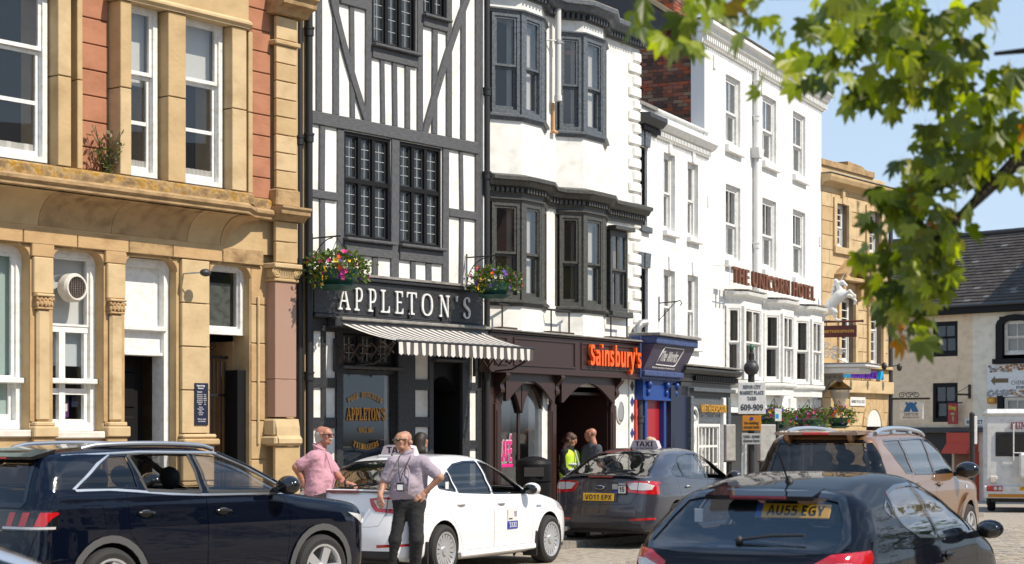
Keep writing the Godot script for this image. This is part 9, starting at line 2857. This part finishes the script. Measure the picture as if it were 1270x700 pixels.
func basket(label: String, host: Node3D, at: Vector3, hues: Array, size: float, arm := true, trail := 0.0) -> void:
	var o := thing("hanging_basket", label, "flower basket", host.position + host.basis * at, host.rotation.y, "hanging flower baskets")
	part("bowl", mb().lathe(Vector3.ZERO, [V2(0.0, -0.25 * size), V2(0.20 * size, -0.235 * size), V2(0.29 * size, -0.13 * size), V2(0.33 * size, 0.0), V2(0.34 * size, 0.02 * size), V2(0.30 * size, 0.02 * size)], 24), M.bowl_green, o)
	part("drip_tray", mb().lathe(Vector3(0, -0.30 * size, 0), [V2(0.0, 0.0), V2(0.18 * size, 0.0), V2(0.33 * size, 0.06 * size), V2(0.335 * size, 0.075 * size), V2(0.0, 0.04 * size)], 24), M.bowl_green, o)
	var lv := mb(); lv.colored = true
	var fl := mb(); fl.colored = true
	for k in 900:
		var a := R.randf() * TAU
		var e := R.randf_range(-0.30, 1.0)
		var rr := (0.36 + 0.16 * R.randf()) * size
		var d := Vector3(cos(a) * sqrt(maxf(0.0, 1 - e * e)), e, sin(a) * sqrt(maxf(0.0, 1 - e * e)))
		var p := Vector3(d.x * rr * 1.15, d.y * rr * 0.62 + 0.05 * size, d.z * rr * 1.15) * R.randf_range(0.6, 1.0)
		if e < 0.0: p.y -= R.randf() * 0.14 * size
		var l := R.randf_range(0.045, 0.09) * size
		var t := (d + Vector3(R.randf_range(-0.8, 0.8), R.randf_range(-0.6, 0.8), R.randf_range(-0.8, 0.8))).normalized()
		var s := t.cross(Vector3(R.randf() - 0.5, R.randf(), R.randf() - 0.5)).normalized() * l * 0.35
		lv.col = Color(0.045, 0.10, 0.012).lerp(Color(0.14, 0.20, 0.03), R.randf())
		lv.tri(p, p + t * l * 0.5 + s, p + t * l); lv.tri(p, p + t * l, p + t * l * 0.5 - s)
		if k % 13 == 0: flower(fl, p * 1.08 + Vector3(0, 0.02, 0), d, R.randf_range(0.03, 0.058) * size, hues[R.randi() % hues.size()])
	if trail > 0:
		for k in 120:
			var tt := R.randf()
			var p := Vector3(-0.34 * size - 0.16 * tt + R.randf_range(-0.06, 0.06), -tt * trail + R.randf_range(0.0, 0.12), R.randf_range(-0.12, 0.12))
			var l := 0.045
			var t := Vector3(R.randf_range(-1, 1), R.randf_range(-1, 0.3), R.randf_range(-1, 1)).normalized()
			var s := t.cross(Vector3.UP).normalized() * l * 0.35
			lv.col = Color(0.06, 0.12, 0.02).lerp(Color(0.14, 0.20, 0.03), R.randf())
			lv.tri(p, p + t * l * 0.5 + s, p + t * l); lv.tri(p, p + t * l, p + t * l * 0.5 - s)
			if k % 9 == 0: flower(fl, p, Vector3(0.3, 0.2, 0.9), 0.03, Color(0.80, 0.45, 0.01))
	part("foliage", lv, M.leaf, o).set_meta("kind", "stuff")
	part("blooms", fl, M.petal, o).set_meta("kind", "stuff")
	for k in 3:
		var a := TAU * k / 3.0 + 0.5
		part("chain", mb().tube([Vector3(cos(a) * 0.30 * size, 0.02, sin(a) * 0.30 * size), Vector3(0, 0.52 * size, 0)], 0.006, 4), M.iron, o)
	if arm:
		var b := thing("basket_bracket", label.replace("basket of", "iron bracket holding basket of").replace("hanging ", ""), "bracket", host.position + host.basis * at, host.rotation.y, "basket brackets")
		part("arm", mb().tube([Vector3(0, 0.55 * size, -at.z + 0.02), Vector3(0, 0.55 * size, 0.06)], 0.013, 6), M.iron, b)
		part("upright", mb().tube([Vector3(0, 0.62 * size, -at.z + 0.03), Vector3(0, -0.05, -at.z + 0.03)], 0.013, 6), M.iron, b)
		var cv := []
		for k in 9: cv.append(Vector3(0, lerpf(-0.02, 0.53 * size, sin(PI / 2 * k / 8.0)), -at.z + 0.03 + (at.z * 0.75) * (1 - cos(PI / 2 * k / 8.0))))
		part("curl", mb().tube(cv, 0.009, 5), M.iron, b)


func build_baskets(shop: Node3D, hotel: Node3D) -> void:
	var Y := Color(0.85, 0.50, 0.01); var P := Color(0.20, 0.008, 0.09); var V := Color(0.16, 0.07, 0.42); var K := Color(0.70, 0.05, 0.25); var O := Color(0.85, 0.10, 0.02); var W := Color(0.75, 0.70, 0.62); var G := Color(0.42, 0.01, 0.22)
	basket("hanging basket of mostly yellow and purple flowers over the butcher's sign", shop, Vector3(0.04, 4.16, 0.55), [Y, Y, Y, P, P, V, G, K, O], 0.95, true, 0.30)
	basket("hanging basket of red orange and violet flowers by the grey bay window", shop, Vector3(3.70, 4.20, 0.62), [O, O, K, V, V, V, G, W, W, K, Y], 0.84, true, 0.18)
	basket("hanging basket of orange and violet flowers beside the taxi post", hotel, Vector3(2.45, 2.05, 0.78), [O, V, V, P, K, Y], 0.88, false)
	basket("hanging basket of magenta and violet flowers in hotel's middle bay", hotel, Vector3(5.20, 2.02, 0.78), [G, G, V, P, K, P], 0.98, false)
	basket("hanging basket of red and violet flowers below the brass lantern", hotel, Vector3(7.95, 2.10, 0.78), [O, O, V, G, Y, K], 0.85, false)


# ------------------------------------------------------------------ maple
func leaf_mesh(bend: float) -> ArrayMesh:
	var m := mb()
	var outline := []
	for a in [[-2.0, 0.25], [-1.62, 0.58], [-1.30, 0.80], [-1.12, 0.58], [-0.96, 0.56], [-0.84, 0.72], [-0.62, 0.98], [-0.47, 0.74], [-0.32, 0.58], [-0.24, 0.74], [-0.15, 0.82], [0.0, 1.08], [0.15, 0.82], [0.24, 0.74], [0.32, 0.58], [0.47, 0.74], [0.62, 0.98], [0.84, 0.72], [0.96, 0.56], [1.12, 0.58], [1.30, 0.80], [1.62, 0.58], [2.0, 0.25]]:
		var r: float = a[1]
		outline.append(Vector3(sin(a[0]) * r, cos(a[0]) * r, -bend * r * r + 0.10 * absf(sin(a[0] * 2.5)) * r))
	for i in outline.size() - 1:
		m.tri(Vector3.ZERO, outline[i + 1], outline[i])
	m.tri(Vector3(-0.012, 0, 0), Vector3(0.012, 0, 0), Vector3(0.0, -0.75, -0.12))
	return m.mesh()


func maple(o: Node3D, spots: Array, trunk: Vector3, want_parts: int) -> void:
	var meshes := [leaf_mesh(0.10), leaf_mesh(0.35), leaf_mesh(-0.10)]
	var mats := []
	var k := 0
	for c in [Color(0.065, 0.092, 0.006), Color(0.10, 0.13, 0.008), Color(0.16, 0.185, 0.010), Color(0.23, 0.235, 0.016), Color(0.25, 0.16, 0.025)]:
		var b: Color = [Color(0.64, 0.70, 0.02), Color(0.78, 0.86, 0.03), Color(0.82, 0.90, 0.04), Color(0.95, 1.0, 0.08), Color(0.85, 0.52, 0.05)][k]
		mats.append(mat("maple_leaf_%d" % k, c.r, c.g, c.b, 0.42, {back = b}))
		k += 1
	var all := []
	for s in spots:
		var c: Vector3 = s[0]; var r: Vector3 = s[1]
		for i in int(s[2] * 0.9):
			var d := Vector3(R.randfn(0, 0.5), R.randfn(0, 0.5), R.randfn(0, 0.5)).limit_length(1.0)
			all.append([c + d * r, s[3] if s.size() > 3 else 1.0])
	for i in range(all.size() - 1, 0, -1):            # mix the clumps
		var j := R.randi() % (i + 1)
		var keep = all[i]; all[i] = all[j]; all[j] = keep
	for i in all.size():
		var p: Vector3 = all[i][0]
		var size: float = R.randf_range(0.050, 0.092) * all[i][1]
		# leaves hang from their stalks, faces turned every way
		var down := Vector3(R.randf_range(-0.7, 0.7), -1.0, R.randf_range(-0.7, 0.7)).normalized()
		var nrm := Vector3(R.randf_range(-1, 1), R.randf_range(-0.2, 0.9), R.randf_range(-1, 1)).normalized()
		var x := down.cross(nrm).normalized()
		var b := Basis(x * size, down * size, x.cross(down).normalized() * size)
		var t := Transform3D(b, p)
		var mi: int = 0 if R.randf() < 0.32 else 1 if R.randf() < 0.45 else 2 if R.randf() < 0.55 else 3 if R.randf() < 0.85 else 4
		if i < want_parts:
			var l := part("leaf", meshes[i % 3], mats[mi], o)
			l.transform = t
		else:
			if not o.has_meta("rest"): o.set_meta("rest", {})
			var key := Vector2i(i % 3, mi)
			var rest: Dictionary = o.get_meta("rest")
			if not rest.has(key): rest[key] = []
			rest[key].append(t)
	if o.has_meta("rest"):
		var rest: Dictionary = o.get_meta("rest")
		var lf := mb()
		lf.colored = true
		for key in rest:
			var base: Color = mats[key.y].albedo_color.srgb_to_linear()
			lf.col = base
			var src: PackedVector3Array = meshes[key.x].surface_get_arrays(0)[Mesh.ARRAY_VERTEX]
			for t in rest[key]:
				for v in src: lf.v.append(t * v); lf.c.append(base)
		part("foliage", lf, mat("maple_foliage", 1, 1, 1, 0.45, {vcol = true, back = Color(0.75, 0.84, 0.04)}), o).set_meta("kind", "stuff")
		o.remove_meta("rest")


func tree_wood(o: Node3D, foot: Vector3, fork: Vector3, limbs: Array, r: float) -> void:
	part("trunk", mb().tube([foot + Vector3(0, -0.2, 0), foot.lerp(fork, 0.4) + Vector3(0.05, 0, 0.04), fork], [r * 1.25, r, r * 0.75], 14), M.bark, o)
	for l in limbs:
		var n: int = l.size()
		var rad := []
		for i in n: rad.append(lerpf(l[0].w, l[n - 1].w, float(i) / (n - 1)))
		part("limb", mb().tube(l.map(func(q): return Vector3(q.x, q.y, q.z)), rad, 8), M.bark, o)


func build_trees() -> void:
	# the maple whose outer boughs hang into the view
	var o := thing("maple_tree", "green maple whose leafy boughs hang over the square", "tree")
	var S := func(px, py, d, rx, ry, n, sz := 1.0): return [Vector3((px - 635.0) / 2300.0 * d, 1.82 + (533.0 - py) / 2300.0 * d, -d), Vector3(rx, ry, 0.35), n, sz]
	var spots := []
	for q in LEAF_CLUMPS: spots.append(S.call(q[0], q[1], q[2], q[3], q[4], q[5], q[6]))
	maple(o, spots, Vector3.ZERO, 300)
	tree_wood(o, Vector3(5.2, 0, -6.2), Vector3(4.9, 3.0, -6.3), [
		[Vector4(4.9, 2.9, -6.3, 0.16), Vector4(4.0, 4.0, -6.6, 0.11), Vector4(2.6, 4.0, -7.0, 0.06), Vector4(1.75, 3.55, -7.2, 0.022), Vector4(1.0, 3.50, -7.2, 0.010)],
		[Vector4(4.0, 4.0, -6.6, 0.07), Vector4(2.6, 3.30, -7.0, 0.035), Vector4(1.95, 2.85, -7.2, 0.014), Vector4(1.62, 2.52, -7.3, 0.009)],
		[Vector4(4.9, 2.9, -6.3, 0.13), Vector4(5.4, 5.0, -6.0, 0.08), Vector4(4.6, 6.6, -6.4, 0.03)],
		[Vector4(4.9, 2.9, -6.3, 0.12), Vector4(6.3, 4.6, -5.2, 0.07), Vector4(7.0, 6.2, -4.8, 0.03)],
		[Vector4(2.6, 3.30, -7.0, 0.02), Vector4(2.1, 3.32, -7.3, 0.012), Vector4(1.90, 3.30, -7.3, 0.008)]], 0.19)
	var crown := []
	for k in 26: crown.append([Vector3(4.9 + R.randf_range(-2.2, 2.4), R.randf_range(4.2, 7.4), -6.0 + R.randf_range(-2.0, 2.2)), Vector3(0.8, 0.6, 0.8), 60])
	maple(o, crown, Vector3.ZERO, 0)
	# square trees that the parked cars mirror
	var at := [Vector3(15.5, 0, -17.0), Vector3(19.0, 0, -30.0), Vector3(13.5, 0, -4.0)]
	for i in 3:
		var t := thing("square_tree", ["round-headed lime tree standing in the open square, mirrored in the bronze car", "round-headed lime tree at the far side of the square", "round-headed lime tree mirrored in the black hatchback"][i], "tree", at[i], 0.0, "trees in the square")
		var cl := []
		for k in 22: cl.append([Vector3(R.randf_range(-2.2, 2.2), R.randf_range(2.6, 6.6), R.randf_range(-2.2, 2.2)), Vector3(1.0, 0.8, 1.0), 55, 2.0])
		maple(t, cl, Vector3.ZERO, 0)
		tree_wood(t, Vector3.ZERO, Vector3(0, 2.4, 0), [[Vector4(0, 2.3, 0, 0.12), Vector4(0.6, 4.0, 0.3, 0.06), Vector4(0.9, 5.6, 0.5, 0.02)], [Vector4(0, 2.3, 0, 0.12), Vector4(-0.7, 4.0, -0.2, 0.06), Vector4(-1.0, 5.4, -0.4, 0.02)], [Vector4(0, 2.3, 0, 0.1), Vector4(0.1, 4.2, -0.8, 0.05), Vector4(0.2, 6.0, -1.0, 0.02)]], 0.16)


# clumps of the boughs in view: where they hang, how far off, how wide, how many leaves, how large
const LEAF_CLUMPS := [
	[792, 18, 6.4, 0.06, 0.08, 7, 1.15], [838, 30, 6.4, 0.10, 0.10, 11, 1.15], [870, 5, 6.5, 0.16, 0.06, 12, 1.1], [905, 15, 6.5, 0.10, 0.07, 8, 1.1], [788, 45, 6.4, 0.04, 0.05, 3, 1.1], [950, 18, 6.6, 0.07, 0.06, 5, 1.0],
	[960, 85, 6.6, 0.10, 0.05, 7, 1.05], [1000, 90, 6.7, 0.08, 0.05, 5, 1.05],
	[1010, 25, 6.9, 0.16, 0.12, 22, 1], [1060, 30, 6.9, 0.16, 0.14, 34, 1], [1110, 35, 7.0, 0.16, 0.14, 36, 1], [1165, 35, 7.0, 0.16, 0.13, 34, 1], [1205, 30, 7.0, 0.10, 0.13, 18, 1], [1030, 75, 6.9, 0.12, 0.10, 16, 1], [1080, 80, 7.0, 0.15, 0.12, 26, 1], [1120, 95, 7.0, 0.16, 0.12, 26, 1], [1085, 115, 7.0, 0.12, 0.08, 14, 1], [1160, 80, 7.0, 0.13, 0.12, 22, 1], [1190, 90, 7.0, 0.08, 0.10, 12, 1],
	[1215, 110, 7.1, 0.12, 0.10, 16, 1], [1245, 130, 7.1, 0.14, 0.12, 26, 1], [1200, 150, 7.1, 0.14, 0.12, 28, 1], [1240, 180, 7.2, 0.14, 0.14, 28, 1], [1190, 190, 7.2, 0.15, 0.12, 30, 1], [1150, 205, 7.2, 0.14, 0.10, 24, 1], [1165, 170, 7.2, 0.10, 0.08, 12, 1], [1225, 215, 7.2, 0.12, 0.09, 16, 1], [1255, 90, 7.1, 0.08, 0.08, 9, 1],
	[1120, 235, 7.3, 0.14, 0.10, 24, 1], [1150, 250, 7.3, 0.15, 0.11, 28, 1], [1095, 255, 7.3, 0.10, 0.07, 12, 1], [1130, 285, 7.3, 0.15, 0.11, 30, 1], [1160, 300, 7.4, 0.12, 0.11, 22, 1], [1110, 315, 7.4, 0.14, 0.11, 26, 1], [1145, 340, 7.4, 0.14, 0.12, 28, 1], [1170, 350, 7.4, 0.08, 0.09, 10, 1], [1105, 350, 7.4, 0.10, 0.09, 14, 1], [1125, 375, 7.4, 0.12, 0.09, 20, 1], [1140, 400, 7.4, 0.08, 0.07, 9, 1], [1110, 400, 7.4, 0.07, 0.07, 7, 1], [1128, 425, 7.4, 0.05, 0.06, 5, 1], [1180, 255, 7.3, 0.06, 0.06, 6, 1]]


func _ready() -> void:
	R.seed = 20240611
	make_materials()
	add_camera_and_light()
	build_ground()
	build_bank()
	var shop := build_butcher()
	build_awning(shop)
	build_bay_shop()
	build_white_house()
	var hotel := build_hotel()
	build_society()
	build_rendered_house()
	build_opposite_side()
	build_taxis()
	build_crossover()
	build_hatchbacks()
	build_offroader()
	build_camper()
	build_signs()
	build_unicorn(hotel)
	build_baskets(shop, hotel)
	build_trees()
	build_people()
